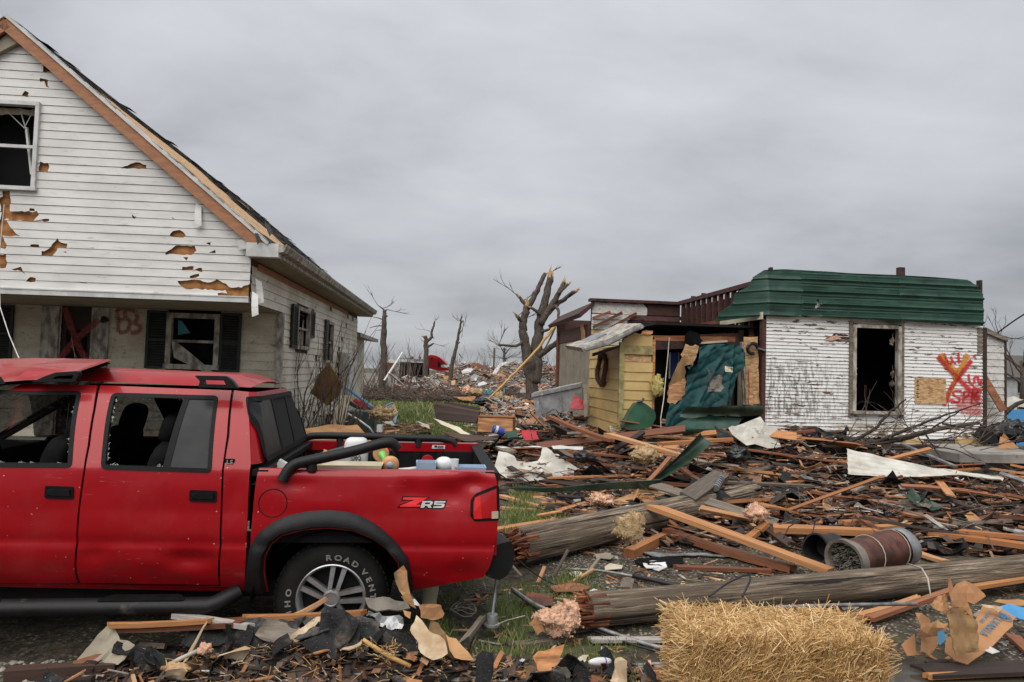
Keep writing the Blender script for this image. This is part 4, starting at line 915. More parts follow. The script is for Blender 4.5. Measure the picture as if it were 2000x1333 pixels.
# porch wall with door and window
p1 = lambda x,y: LH.pix(x * 0.2851,380 + y * 0.2851,DP)
dr0,dr1 = p1(432,750),p1(615,1135); door = [(dr0[0],zfl),(dr1[0],zfl),(dr1[0],dr0[1]),(dr0[0],dr0[1])]
wa,wb_ = p1(1160,735),p1(1508,1205); ww = (wa[0],wb_[0] - 0.02,wb_[1],min(wa[1],zb0 - 0.07))
hw = [(ww[0],ww[2]),(ww[1],ww[2]),(ww[1],ww[3]),(ww[0],ww[3])]
z = zfl
while z < zb0 - 0.02:
    z1 = min(z + 0.152,zb0 - 0.02); bb = MB(); zz_ = z
    segs = [(s_l,0.0)]
    for hq in (door,hw):
        if hq[0][1] < z1 - 0.01 and hq[2][1] > z + 0.01:
            n_ = []
            for a,c in segs:
                if hq[0][0] > a and hq[1][0] < c: n_ += [(a,hq[0][0]),(hq[1][0],c)]
                else: n_.append((a,c))
            segs = n_
    for a,c in segs: bb = MB(); bb.sheet([(a,z),(c,z),(c,z1 + .003),(a,z1 + .003)],lambda s,q: (s,DP - 0.024 + 0.016 * (q - zz_) / 0.152,q),0.0,(),0.6); bb.box(((a + c) / 2,DP - 0.014,z + 0.002),(c - a,0.02,0.004)); lp(bb,'siding_board','vinyl_dirty')
    z = z1
wp = window(LH,ww[0],ww[1],ww[2],ww[3],DP - 0.03,house,'trim_old',0.085,True,0.09)
b = MB(); a,c = p1(1195,1010),p1(1480,1235)
b.sheet([p1(1195,1010),p1(1230,1015),p1(1490,1232),p1(1440,1232),p1(1210,1120)],lambda s,z: (s,DP - 0.09 + 0.02 * math.sin(s * 8),z),0.01,(),0.1); b.build('fallen_window_trim',M['trim_old'],wp)
b = MB(); b.sheet([p1(1215,860),p1(1240,865),p1(1300,950),p1(1215,962)],lambda s,z: (s,DP + 0.03,z),0.004,(),0.1); b.build('glass_remnant',M['teal'],wp)
b = MB(); b.sheet([p1(1205,985),p1(1455,990),p1(1450,1160),p1(1200,1150)],lambda s,z: (s,DP + 0.06,z),0.004,(),0.2); b.build('pane',M['seat'],wp)
def shutter(s0,s1,z0,z1,d,par=house):
    sh = MB(); sh.box(((s0 + s1) / 2,d + 0.008,(z0 + z1) / 2),(s1 - s0,0.012,z1 - z0)); w = 0.045
    for x in (s0 + w / 2,s1 - w / 2): sh.box((x,d,(z0 + z1) / 2),(w,0.03,z1 - z0))
    for q in (z0 + w / 2,z1 - w / 2,(z0 + z1) / 2): sh.box(((s0 + s1) / 2,d - .002,q),(s1 - s0 - 2 * w,0.028,w))
    o = sh.build('shutter',M['shutter'],par); ml = MB(); n = int((z1 - z0) / 0.045)
    for k in range(n):
        zq = z0 + w + (k + 0.5) * (z1 - z0 - 2 * w) / n
        if abs(zq - (z0 + z1) / 2) > 0.03: ml.box(((s0 + s1) / 2,d,zq),(s1 - s0 - 2 * w,0.012,0.036),Matrix.Rotation(R(-35),3,'X'))
    ml.build('louvre_slat',M['shutter'],o,kind='stuff'); return o
for xa,xb,ya,yb in ((1022,1150,728,1195),(1525,1645,738,1220),(-110,88,690,1150)):
    a,c = p1(xa,ya),p1(xb,yb); shutter(a[0],c[0],c[1],min(a[1],zb0 - 0.04),DP - 0.05)
dm = MB(); dm.box(((dr0[0] + dr1[0]) / 2,DP + 0.03,(zfl + dr0[1]) / 2),(dr1[0] - dr0[0],0.03,dr0[1] - zfl)); do = lp(dm,'door','wood_dark',label='dark front door sprayed with a faded red cross')
for zc,hh in ((1.95,0.55),(1.1,0.7)):
    dm = MB(); dm.box(((dr0[0] + dr1[0]) / 2,DP + 0.012,zc),(0.34,0.012,hh)); dm.build('door_panel',M['seat'],do)
b = MB()
for x0,x1 in ((dr0[0] - 0.30,dr0[0] - 0.02),(dr1[0] + 0.02,dr1[0] + 0.30)): b.box(((x0 + x1) / 2,DP - 0.035,(zfl + zb0) / 2),(x1 - x0,0.05,zb0 - zfl - .05))
b.box(((dr0[0] + dr1[0]) / 2,DP - 0.03,dr0[1] + 0.06),(dr1[0] - dr0[0] + 0.08,0.06,0.10)); lp(b,'door_surround','trim_old',kind='stuff')
def stroke(pts,w,mat,FRM,d,parent,name='spray_stroke',ws=None):
    """sprayed line: a ribbon just in front of the wall, soft edged across its width"""
    sm = []
    for i in range(len(pts) - 1):
        for k in range(4): sm.append(Vector(pts[i]).lerp(Vector(pts[i + 1]),k / 4))
    sm.append(Vector(pts[-1]))
    for _ in range(2): sm = [sm[0]] + [(sm[i - 1] + sm[i] * 2 + sm[i + 1]) / 4 for i in range(1,len(sm) - 1)] + [sm[-1]]
    vs = []; uv = []; n = len(sm)
    for i,p in enumerate(sm):
        t = (sm[min(i + 1,n - 1)] - sm[max(i - 1,0)]).normalized(); nr_ = Vector((-t.y,t.x))
        for j in range(5):
            q = p + nr_ * w * (j / 4 - 0.5); vs.append((q.x,d,q.y)); uv.append((i / n,j / 4))
    fs = [(i * 5 + j,i * 5 + j + 1,(i + 1) * 5 + j + 1,(i + 1) * 5 + j) for i in range(n - 1) for j in range(4)]
    me = bpy.data.meshes.new(name); me.from_pydata(vs,[],fs); ul = me.uv_layers.new(name='UVMap')
    for l in me.loops: ul.data[l.index].uv = uv[l.vertex_index]
    me.materials.append(M[mat]); return new_obj(name,me,parent)
for q in ([(490,890),(520,960),(560,1060),(600,1130)],[(690,860),(600,935),(500,1030),(420,1130)],[(450,780),(480,850),(500,900)]):
    stroke([p1(*x) for x in q],0.17,'spray_dim',LH,DP - 0.063,house)
for q in ([(800,790),(870,785),(930,800)],[(805,790),(815,870),(815,950)],[(815,865),(880,850),(900,880),(880,940),(820,950)],[(930,800),(950,850),(920,885),(970,900),(960,945),(900,950)],[(860,800),(865,850)]):
    stroke([p1(*x) for x in q],0.11,'spray_dim',LH,DP - 0.028,house)
b = MB(); a = p1(745,865); b.tube([(a[0],DP - 0.03,a[1]),(a[0],DP - .16,a[1] + .02),(a[0],DP - 0.2,a[1] - .03)],[0.03,0.05,0.04],8); lp(b,'porch_lamp','shutter')
# side wall
S0 = lambda x,y: LH.side(400 + x * 0.3,430 + y * 0.3,0.0)
sw1 = (S0(618,0)[0],S0(695,0)[0],S0(640,835)[1],S0(640,590)[1])
sw2 = (S0(812,0)[0],S0(852,0)[0],S0(830,925)[1],S0(830,680)[1])
DE = 10.8; z = 0.35
while z < zsoff - 0.16:
    z1 = z + 0.135; d0 = 0.0 if z > zb0 - 0.02 else DP; segs = [(d0,DE)]; zz_ = z
    for w_ in (sw1,sw2):
        if w_[2] < z1 - .01 and w_[3] > z + .01:
            n_ = []
            for a,c in segs:
                if w_[0] > a and w_[1] < c: n_ += [(a,w_[0]),(w_[1],c)]
                else: n_.append((a,c))
            segs = n_
    for a,c in segs:
        bb = MB(); hs = []
        for _ in range(int((c - a) / 2.2)):
            if rgl.random() < 0.5 and c - a > 1:
                x = rgl.uniform(max(a,4) + .1,c - 0.3) if c > 4.6 else 99
                if x < c - .3: hs.append(jag(resample([(x,z + rgl.uniform(0,.05)),(x + rgl.uniform(.08,.3),z - .02),(x + .25,z1 + .02),(x + .05,z1 + .02)],.05),.02,rgl))
        bb.sheet([(a,z),(c,z),(c,z1 + .003),(a,z1 + .003)],lambda d,q: (0.026 - 0.016 * (q - zz_) / 0.135 + 0.006 * fbm((d,q,3)),d,q),0.0,hs,0.10 if hs else 0.4); bb.box((0.014,(a + c) / 2,z + 0.002),(0.02,c - a,0.004)); lp(bb,'siding_board','vinyl_side')
    z = z1
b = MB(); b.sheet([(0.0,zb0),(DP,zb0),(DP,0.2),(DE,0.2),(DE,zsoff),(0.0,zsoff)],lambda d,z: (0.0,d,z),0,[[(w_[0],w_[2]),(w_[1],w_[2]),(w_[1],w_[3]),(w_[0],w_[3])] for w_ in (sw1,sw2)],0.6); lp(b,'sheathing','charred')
def side_window(w_,par=house):
    o = bpy.data.objects.new('window',None); COL.objects.link(o); o.parent = par; w = 0.07; f = MB(); d0,d1,z0,z1 = w_
    for c,sz in (((0.03,(d0 + d1) / 2,z1),(0.08,d1 - d0 + w,w)),((0.03,(d0 + d1) / 2,z0),(0.1,d1 - d0 + w,w)),((0.03,d0,(z0 + z1) / 2),(0.077,w,z1 - z0 - w)),((0.03,d1,(z0 + z1) / 2),(0.077,w,z1 - z0 - w)),((0.01,(d0 + d1) / 2,(z0 + z1) / 2),(0.03,d1 - d0 - w,0.04))): f.box(c,sz)
    f.build('window_frame',M['trim_old'],o)
    v = MB(); v.box((-0.4,(d0 + d1) / 2,(z0 + z1) / 2),(0.02,d1 - d0 + 1.6,z1 - z0 + .4)); v.build('room_shade_sheet',M['black'],o)  # black sheet gives the darkness behind the side window
    c = MB(); c.sheet(jag(resample([(d0 + .4 * (d1 - d0),z0 + .05),(d1 - .05,z0 + .05),(d1 - .05,z1 - .1),(d1 - .2,z1 - .3),(d0 + .5 * (d1 - d0),z1 - .5)],.1),.02,rgl),lambda d,z: (-0.05 + .01 * math.sin(d * 40),d,z),0,(),.1); c.build('torn_curtain',M['beige'],o)
    return o
side_window(sw1); side_window(sw2)
for xa,xb,yt,yb in ((578,612,560,835),(696,724,605,775),(800,818,660,915)):
    d0,d1 = S0(xa,0)[0],S0(xb,0)[0]; zt_,zb_ = S0((xa + xb) / 2,yt)[1],S0((xa + xb) / 2,yb)[1]
    sh = bpy.data.objects.new('shutter',None); COL.objects.link(sh); sh.parent = house; sh.location = (0.06,0,0)
    m_s = MB(); w = .05
    for c in (d0 + w / 2,d1 - w / 2): m_s.box((0,c,(zt_ + zb_) / 2),(0.035,w,zt_ - zb_))
    for q in (zb_ + w / 2,zt_ - w / 2): m_s.box((0,(d0 + d1) / 2,q),(0.032,d1 - d0 - 2 * w,w))
    m_s.box((-0.02,(d0 + d1) / 2,(zt_ + zb_) / 2),(0.006,d1 - d0,zt_ - zb_)); m_s.build('shutter_frame',M['shutter'],sh)
    m_s = MB(); n = int((zt_ - zb_) / 0.06)
    for k in range(n): m_s.box((0,(d0 + d1) / 2,zb_ + .05 + (k + .5) * (zt_ - zb_ - .1) / n),(0.02,d1 - d0 - 2 * w,0.045),Matrix.Rotation(R(30),3,'Y'))
    m_s.build('louvre_slat',M['shutter'],sh,kind='stuff')
b = MB(); b.box((0.0,DP - 0.01,(zfl + zb0) / 2),(0.10,0.10,zb0 - zfl)); lp(b,'corner_board','trim_old')
d0,d1 = S0(962,0)[0],S0(1018,0)[0]; b = MB(); b.box((0.05,(d0 + d1) / 2,1.15),(0.05,d1 - d0,1.75)); lp(b,'door','white_metal',label='white side door near the back corner')
b = MB(); b.box((0.06,d0 - 0.9,1.35),(0.03,1.2,1.5)); lp(b,'door_panel','trim_old')
# closed shell so that rooms stay dark
b = MB(); b.box((s_l - 0.02,DE / 2 + .9,zsoff / 2),(0.05,DE - 1.8,zsoff)); b.box((s_l / 2,DE,zsoff / 2),(-s_l,0.06,zsoff)); b.box((s_l / 2,DE / 2 + .95,zb0 + .1),(-s_l - .1,DE - 2,0.04)); b.box((-1.85,DP + 2.2,1.5),(0.05,4.2,2.4)); b.box((Ap[0] - 1,1.5,4.6),(0.05,2.6,3)); lp(b,'inner_partition','room',kind='stuff')
b = MB(); b.prism([(s_l,DEND - .35,zsoff),(0,DEND - .35,zsoff),(Ap[0],DEND - .35,Ap[1] - .1)],(0,.05,0)); lp(b,'rear_gable','vinyl_side')
# low rear addition
b = MB(); b.box((-1.9,13.0,1.35),(3.1,4.3,2.7)); lp(b,'rear_addition','vinyl_side')
b = MB(); b.prism([(-3.6,10.9,3.3),(0.1,10.9,2.78),(0.1,10.9,2.66),(-3.6,10.9,3.1)],(0,4.8,0)); lp(b,'roof','trim_old',label='low roof of the rear addition')
for k in range(9):
    b = MB(); b.box((-0.345,13.0,0.5 + k * 0.24),(0.02,4.3,0.225)); lp(b,'siding_board','vinyl_side')
# a thin wire hanging across the front of the house
b = MB(); b.tube([LH.w(*q) for q in [(LH.pix(8,400,-.2)[0],-.2,LH.pix(8,400,-.2)[1]),(LH.pix(3,500,-.2)[0],-.25,LH.pix(3,500,-.2)[1]),(LH.pix(0,600,-.6)[0],-.6,LH.pix(0,600,-.6)[1]),(LH.pix(18,655,-1.2)[0],-1.2,LH.pix(18,655,-1.2)[1]),(LH.pix(37,700,-2.0)[0],-2.0,LH.pix(37,700,-2.0)[1])]],0.006,5)
tag(b.build('wire',M['white_metal']),'thin white wire hanging down the front of the gabled house','wire')
# ------------------------------------------------------------ wrecked white house with the green parapet
o_ = P(1488,851,13.0); RH = Frame((o_.x,o_.y,0),0.11)
hs2 = thing('wrecked_house','wrecked white clapboard house with a green metal parapet and a sprayed red cross','house',RH.o,RH.ang)
rgr = random.Random(23)
def rp(mb,name,mat,smooth=False,parent=None,kind=None,label=None): return mb.build(name,M[mat] if isinstance(mat,str) else [M[m] for m in mat],parent or hs2,smooth,kind,label)
z6 = lambda x,y,d=0.0: RH.pix(1480 + x * 0.3,500 + y * 0.3,d)
zB = RH.pix(1600,853)[1]; SR = RH.pix(1921,740)[0]; zT = RH.pix(1600,520)[1]; zF = RH.pix(1600,628)[1]
w0,w1_ = RH.pix(1668,640),RH.pix(1751,804)
W0,W1,WZ0,WZ1 = w0[0],w1_[0],w1_[1],w0[1]
# lapped boards, each only a few pixels high
b = MB(); z = zB; e_ = 0.0665; k = 0
while z < zF + 0.35:
    z1 = z + e_
    segs = [(0.05,W0 - 0.05),(W1 + 0.05,SR - 0.03)] if z1 > WZ0 - .03 and z < WZ1 + .03 else [(0.05,SR - 0.03)]
    for a,c in segs:
        n = max(1,int((c - a) / 0.45)); xs = [a + (c - a) * i / n for i in range(n + 1)]
        lo_ = [(x,-0.024 + 0.004 * fbm((x * 2,z * 30,1)),z + 0.003 * fbm((x,z * 40,2))) for x in xs]; up_ = [(x,-0.003,z1 + 0.006) for x in xs]; bk = [(x,0.0,z) for x in xs]
        m_ = len(xs); b.add(lo_ + up_ + bk,[(i,i + 1,m_ + i + 1,m_ + i) for i in range(n)] + [(2 * m_ + i,2 * m_ + i + 1,i + 1,i) for i in range(n)])
    z = z1; k += 1
rp(b,'clapboard_siding','peel',kind='stuff')
b = MB(); b.sheet([(0.0,zB),(SR,zB),(SR,zF + .35),(0,zF + .35)],lambda s,z: (s,0.03,z),0,[[(W0,WZ0),(W1,WZ0),(W1,WZ1),(W0,WZ1)]],0.6); rp(b,'wall','charred')
for x0,x1,mt in ((-0.03,0.045,'charred'),(SR - 0.035,SR + 0.05,'wood_dark')):
    b = MB(); b.box(((x0 + x1) / 2,0.03,(zB + zF) / 2 - .05),(x1 - x0,0.12,zF - zB + .1)); rp(b,'corner_post',mt)
b = MB(); b.box((SR - 0.1,-0.02,(zF + RH.pix(1905,690)[1]) / 2),(0.1,0.025,zF - RH.pix(1905,690)[1])); rp(b,'corner_board','wood_grey',label='bare weathered upper corner board')
# window: casing, battered inner frame, shreds, black sheet in place of the dark room
wn2 = bpy.data.objects.new('window',None); COL.objects.link(wn2); wn2.parent = hs2
b = MB()
for c,sz in (((W0 - 0.085,-0.03,(WZ0 + WZ1) / 2),(0.06,0.06,WZ1 - WZ0 + .25)),((W1 + 0.085,-0.03,(WZ0 + WZ1) / 2),(0.06,0.06,WZ1 - WZ0 + .25)),(((W0 + W1) / 2,-0.03,WZ1 + 0.10),(W1 - W0 + .1,0.06,0.05))): b.box(c,sz)
b.build('casing',M['wood_grey'],wn2)
b = MB()
for c,sz in (((W0 - 0.02,-0.02,(WZ0 + WZ1) / 2),(0.07,0.10,WZ1 - WZ0 + .1)),((W1 + 0.02,-0.02,(WZ0 + WZ1) / 2),(0.07,0.10,WZ1 - WZ0 + .1)),(((W0 + W1) / 2,-0.02,WZ1 + 0.03),(W1 - W0 - .03,0.10,0.07)),(((W0 + W1) / 2,-0.05,WZ0 - 0.03),(W1 - W0 + .2,0.16,0.05))): b.box(c,sz)
b.build('window_frame',M['trim_old'],wn2)
for k in range(9):
    sd = k % 3 != 0; x = W0 + 0.02 if sd else W1 - 0.03; zc = WZ0 + 0.15 + rgr.random() * (WZ1 - WZ0 - .4); h = rgr.uniform(.10,.28); w = rgr.uniform(.04,.11) * (1 if sd else -1)
    b = MB(); b.sheet(jag(resample([(x,zc),(x + w,zc + h * .2),(x + w * .5,zc + h * .6),(x,zc + h)],.04),.012,rgr),lambda s,z: (s,0.05 + .03 * math.sin(z * 30 + s * 50),z),0,(),.04); b.build('torn_curtain',M['plastic_w' if sd else 'wood_grey'],wn2)
b = MB(); b.grid(14,5,lambda u,v: (W0 + .02 + (W1 - W0 - .04) * u,0.02 + .5 * v,WZ0 + 0.01 + .17 * math.sin(math.pi * (0.25 + .7 * u)) ** 2 * math.sin(math.pi * min(1,v + .35)) + .05 * fbm((u * 4,v * 4,2)))); b.build('crumpled_cloth',M['seat'],wn2,True)
b = MB(); b.box(((W0 + W1) / 2,1.6,(WZ0 + WZ1) / 2),(4.2,0.05,3.2)); b.build('room_shade_sheet',M['black'],wn2)
# hole with insulation hanging out, boarded hole, spray paint
b = MB(); b.sheet(jag(resample([z6(425,545),z6(500,508),z6(590,515),z6(585,558),z6(520,556)],.04),.012,rgr),lambda s,z: (s,-0.022,z),0,(),.05); hb = rp(b,'wall_hole','charred')
b = MB(); b.sheet(jag(resample([z6(430,548),z6(505,515),z6(530,540),z6(470,556)],.03),.01,rgr),lambda s,z: (s,-0.04 + .015 * math.sin(s * 40),z),0.01,(),.03); b.build('insulation_tuft',M['pink'],hb)
a,c = z6(1016,960),z6(1217,800)
b = MB(); b.box(((a[0] + c[0]) / 2,-0.03,(a[1] + c[1]) / 2),(c[0] - a[0],0.015,c[1] - a[1])); ob = rp(b,'patch_board','osb')
b = MB()
for k in range(5): b.box((a[0] + 0.055,-0.039,a[1] + .12 + k * .075),(0.05 + .02 * (k % 2),0.003,0.014)); b.box((a[0] + 0.055,-0.039,a[1] + .15 + k * .075),(0.03,0.003,0.01))
b.build('printed_stamp',M['seat'],ob,kind='stuff')
for q,w,mt in (([(1180,640),(1215,690),(1290,765)],.19,'spray_orange'),([(1360,640),(1330,710),(1270,800)],.17,'spray_orange'),([(1270,820),(1240,900),(1230,930)],.13,'spray_orange'),
                 ([(1165,655),(1220,720),(1290,790),(1360,860),(1440,930)],.15,'spray_red'),([(1385,680),(1340,740),(1290,800),(1240,880),(1205,975)],.15,'spray_red'),
                 ([(1205,635),(1222,680),(1245,712),(1255,690)],.09,'spray_red'),([(1250,655),(1262,690),(1285,700)],.08,'spray_red'),([(1298,630),(1304,700)],.08,'spray_red'),([(1395,652),(1412,656)],.08,'spray_red'),
                 ([(1365,770),(1372,830),(1400,838)],.08,'spray_red'),([(1405,830),(1400,790),(1430,785),(1425,812),(1450,845),(1445,800)],.08,'spray_red'),
                 ([(1320,880),(1270,878),(1262,905),(1310,925),(1305,950),(1250,955)],.08,'spray_red'),([(1330,960),(1335,880),(1370,880),(1365,915),(1335,925)],.08,'spray_red'),([(1385,960),(1390,880)],.08,'spray_red'),([(1430,880),(1392,920),(1440,965)],.08,'spray_red'),([(1230,945),(1260,935),(1290,960)],.07,'spray_red'),
                 ([(1310,905),(1390,935),(1452,925)],.30,'spray_red'),([(1290,970),(1450,985)],.26,'spray_red'),([(1315,1010),(1452,1025)],.20,'spray_red'),([(1390,860),(1452,885)],.16,'spray_red')):
    stroke([z6(*p) for p in q],w,'spray_haze' if w >= .2 and mt == 'spray_red' else mt,RH,-0.030,hs2)
# foundation and the yellow bit of sill
b = MB(); b.box((SR / 2,0.08,zB / 2 - .03),(SR - .02,0.2,zB - .02)); rp(b,'foundation','block')
b = MB(); a = RH.pix(1862,868); b.box(((a[0] + SR) / 2,-0.09,zB - 0.04),(SR - a[0],0.10,0.13)); rp(b,'sill_board','yellow')
b = MB(); a = RH.pix(1795,868); c = RH.pix(1760,868); b.box(((a[0] + c[0]) / 2,-0.09,zB - 0.05),(a[0] - c[0],0.08,0.09)); rp(b,'sill_board','yellow')
# sheet metal parapet
f6 = lambda x,y: RH.pix(x,y,-0.12)
def par_fn(off=0.0):
    def fn(s,z):
        t = (z - zF) / 0.235; rib = max(0.0,1 - abs((t + .12) % 1.0 - 0.5) / 0.075) ** .7; fine = 0.007 * math.sin(t * 6.28 * 4)
        d = -0.12 - 0.045 * rib - fine + 0.10 * max(0,z - zF - .3) + off
        if s < 0.05: d += 1.1 * (0.05 - s) ** 1.3 + .5 * (0.05 - s)
        if s > SR - 0.08: d += 0.6 * (s - SR + .08)
        d += 0.022 * fbm((s * 1.6,z * 2.2,3)) + 0.03 * max(0,1 - math.hypot(s - 1.0,(z - 3.1)) / 0.5) + (0.05 * max(0,1 - math.hypot(s - 0.15,z - 3.75) / .35))
        return s,d,z
    return fn
pan = [[(1437,622),(1442,604),(1458,588),(1462,566),(1478,556),(1484,538),(1499,526),(1532,525),(1568,527),(1568,617),(1540,620),(1490,617)],
       [(1566,527),(1620,530),(1660,533),(1760,537),(1759,626),(1763,631),(1740,628),(1700,623),(1640,622),(1566,616)],
       [(1757,537),(1830,541),(1895,546),(1905,553),(1918,562),(1922,575),(1920,600),(1921,637),(1880,634),(1800,630),(1758,626)]]
tear = [f6(1592,605),f6(1597,587),f6(1601,584),f6(1603,596),f6(1612,590),f6(1600,600)]
for i,q in enumerate(pan):
    b = MB(); b.sheet([f6(*p) for p in q],par_fn(-0.004 * i),(0,0.012,0),[tear] if i == 1 else [],0.03); rp(b,'metal_panel','green_metal',50)
b = MB(); b.box((SR / 2,0.10,(zT + zF) / 2 - .12),(SR - .1,0.10,zT - zF - .34)); rp(b,'parapet_backing','charred')
for px,w in ((1759,.12),(1919,.05),(1505,.05)):
    a = RH.pix(px,530,0.1); b = MB(); b.box((a[0] - (0.07 if px == 1919 else 0),0.1,a[1] - .38 - (0.26 if px == 1919 else 0)),(w,.1,0.9)); rp(b,'stub_post','charred')
# roof slab and right hand wall, keeping the inside dark
b = MB(); b.box((SR / 2,2.4,zF + .35),(SR - .1,4.5,0.1)); rp(b,'roof','felt')
b = MB(); b.box((SR - .05,2.4,(zB + zT) / 2 - .2),(0.1,4.5,zT - zB - .4)); b.box((SR / 2,4.6,(zB + zF) / 2 + .1),(SR,0.1,zF - zB + .3)); b.box((SR / 2,2.4,zB - .05),(SR,4.5,.08)); b.box((1.0,1.1,1.9),(0.05,2.1,2.4)); rp(b,'inner_partition','room',kind='stuff')
# set-back annex on the right, of wider boards
dA = 1.6; A0,A1 = RH.pix(1924,700,dA)[0],RH.pix(1961,700,dA)[0]; zA1,zA0 = RH.pix(1940,652,dA)[1],RH.pix(1940,838,dA)[1]
z = zA0; k = 0
while z < zA1 - .02:
    z1 = z + 0.155; b = MB(); zq = min(z1,zA1); b.sheet([(A0 - .3,z),(A1,z),(A1,zq - (.06 if zq == zA1 else 0)),(A0 - .3,zq)],lambda s,q: (s,dA - 0.02 + 0.014 * (q - z) / .155,q),(0,0.02,0),(),.4); rp(b,'annex_board','white_brick'); z = z1
b = MB(); b.box((A1 + .02,dA + .04,(zA0 + zA1) / 2 - .1),(0.06,0.12,zA1 - zA0 + .1)); rp(b,'corner_post','wood_dark')
b = MB(); b.box(((A0 + A1) / 2,dA + 1.5,(zA0 + zA1) / 2 - .1),(A1 - A0 + .2,2.8,zA1 - zA0 - .3)); rp(b,'annex_wall','white_brick')
b = MB(); a,c = RH.pix(1921,644,dA),RH.pix(1962,664,dA); b.prism([(a[0] - .3,dA - .1,a[1] + .12),(c[0],dA - .1,c[1] + .03),(c[0],dA - .1,c[1] - .05),(a[0] - .3,dA - .1,a[1] + .02)],(0,3,0)); rp(b,'roof','wood_grey',label='sloping eaves of the annex')
# ---- left side of the main block, stripped to its studs
Sd = lambda x,y: RH.side(x,y,0.0)
zP = RH.side(1400,572,0.0)[1]; D1 = Sd(1331,640)[0]
b = MB(); b.box((0.0,D1 / 2 + .1,zP - .02),(0.12,D1,0.09)); rp(b,'top_plate','charred')
zr = RH.side(1390,632,0.0)[1]
b = MB(); b.box((0.0,D1 / 2 + .1,zr),(0.10,D1,0.08)); rp(b,'rail','wood_red')
b = MB(); b.sheet([(1.2,zr),(D1,zr),(D1,zP - .16),(1.2,zP - .16)],lambda d,z: (0.10,d,z),(0.02,0,0),(),.5); rp(b,'burnt_lining','charred')
for k in range(13):
    d = 0.35 + k * (D1 - .3) / 12.5; b = MB(); b.box((0.0,d,(zP + zr) / 2 - .02),(0.10,0.05,zP - zr - .1 + (0.28 if k in (8,10) else 0))); rp(b,'stud','charred')
for k in range(7): # boards below the rail: beige far end
    zz3 = zr - 0.17 - k * 0.15
    b = MB(); b.box((-0.03,D1 - .95 + .1 * (k % 2),zz3 + .06),(0.025,1.9,0.145),Matrix.Rotation(R(1.5),3,'X')); rp(b,'wall_board','cream')
b = MB(); b.box((-0.02,D1 - 2.35,zr - .55),(0.03,0.8,1.0)); rp(b,'wall_board','wood_fresh')
for d in (0.5,0.95,1.4): b = MB(); b.box((0.0,d,zr - 1.0),(0.1,0.05,1.9)); rp(b,'stud','cream' if d == .95 else 'wood_red')
b = MB(); b.box((-0.05,0.9,zr - .02),(0.04,1.9,0.14)); rp(b,'wall_board','cream')
b = MB(); b.box((0.5,2.0,1.6),(0.04,4.0,2.2)); rp(b,'room_shade_sheet','black')  # black sheet for the dark inside behind the studs
# ---- rear wing facing the street, half its boards stripped
dW = D1 + .1; wl = RH.pix(1155,620,dW)[0]; zWt = RH.pix(1250,592,dW)[1]; zWb = zB
b = MB(); b.box((wl / 2,dW + .05,(zWb + zWt) / 2),(-wl,0.06,zWt - zWb)); rp(b,'wall','charred')
b = MB(); b.box((wl / 2 - .02,dW - .02,zWt + .02),(-wl + .1,0.24,0.07)); rp(b,'top_plate','charred')
mid = RH.pix(1262,600,dW)[0]
b = MB(); b.sheet(jag(resample([(wl,zWt - .30),(mid,zWt - .32),(mid + .10,zWt - .2),(mid - .1,zWt - .03),(wl,zWt - .03)],.12),.015,rgr),lambda s,z: (s,dW - .02,z),(0,.03,0),(),.2); rp(b,'frieze_board','white_brick')
b = MB(); b.box((mid / 2,dW - .01,zWt - .17),(-mid - .05,0.05,.28)); rp(b,'frieze_board','charred',label='burnt dark red frieze board')
z = zWt - .33; k = 0
while z > zWb + .1:
    cut = RH.pix(1228 - k * 1.5,600,dW)[0] + rgr.uniform(-.1,.1); low = z < RH.pix(1250,645,dW)[1]
    for a,c,mt in ((wl,cut,'white_brick'),(cut,-.02,'charred')):
        if low: mt = 'cream' if k % 3 else 'yellow'
        b = MB(); b.sheet([(a + .004,z - .125),(c,z - .125 + rgr.uniform(-.01,.01)),(c,z),(a + .004,z)],lambda s,q: (s,dW - .02 - .02 * (z - q) / .13,q),(0,.02,0),(),.5); rp(b,'wall_board',mt)
    z -= 0.13; k += 1
for (x0,y0,x1,y1) in ((1158,622,1192,610),(1158,640,1215,611),(1180,648,1243,612)):
    a,c = RH.pix(x0,y0,dW - .12),RH.pix(x1,y1,dW - .12); b = MB(); b.bar((a[0],dW - .12,a[1]),(c[0],dW - .12,c[1]),.05,.07); rp(b,'diagonal_batten','wood_red')
# left end of the wing
wS = lambda x,y: RH.side(x,y,wl); dL = wS(1094,700)[0]
b = MB(); b.box((wl - .02,(dW + dL) / 2,(zWb + RH.side(1120,668,wl)[1]) / 2),(0.05,dL - dW,RH.side(1120,668,wl)[1] - zWb)); rp(b,'end_panel','beige')
b = MB(); b.box((wl - .05,dL,(zWb + zWt) / 2 - .1),(0.12,0.28,zWt - zWb)); rp(b,'corner_post','wood_red')
b = MB(); b.box((wl - .03,(dW + dL) / 2,RH.side(1120,655,wl)[1]),(0.07,dL - dW,.35)); rp(b,'burnt_lining','charred')
b = MB(); b.prism([(wl - .35,dW - .1,zWt - .34),(wl + .05,dW - .1,zWt - .02),(wl + .05,dW - .1,zWt - .12),(wl - .3,dW - .1,zWt - .44)],(0,dL - dW + .5,0)); rp(b,'roof','charred',label='dark red overhanging eave of the rear wing')
b = MB(); b.box((wl / 2,dL,2),(-wl,.06,2.8)); rp(b,'rear_wall','charred')
b = MB(); b.sheet(jag(resample([(0,0),(.22,.05),(.30,.5),(.16,.62),(.05,.3)],.1),.03,rgr),lambda u,v: (wl - .10,dW + .2 + u * 2,zWt - 1.1 + v),.01,(),.1); rp(b,'hanging_scrap','ply')
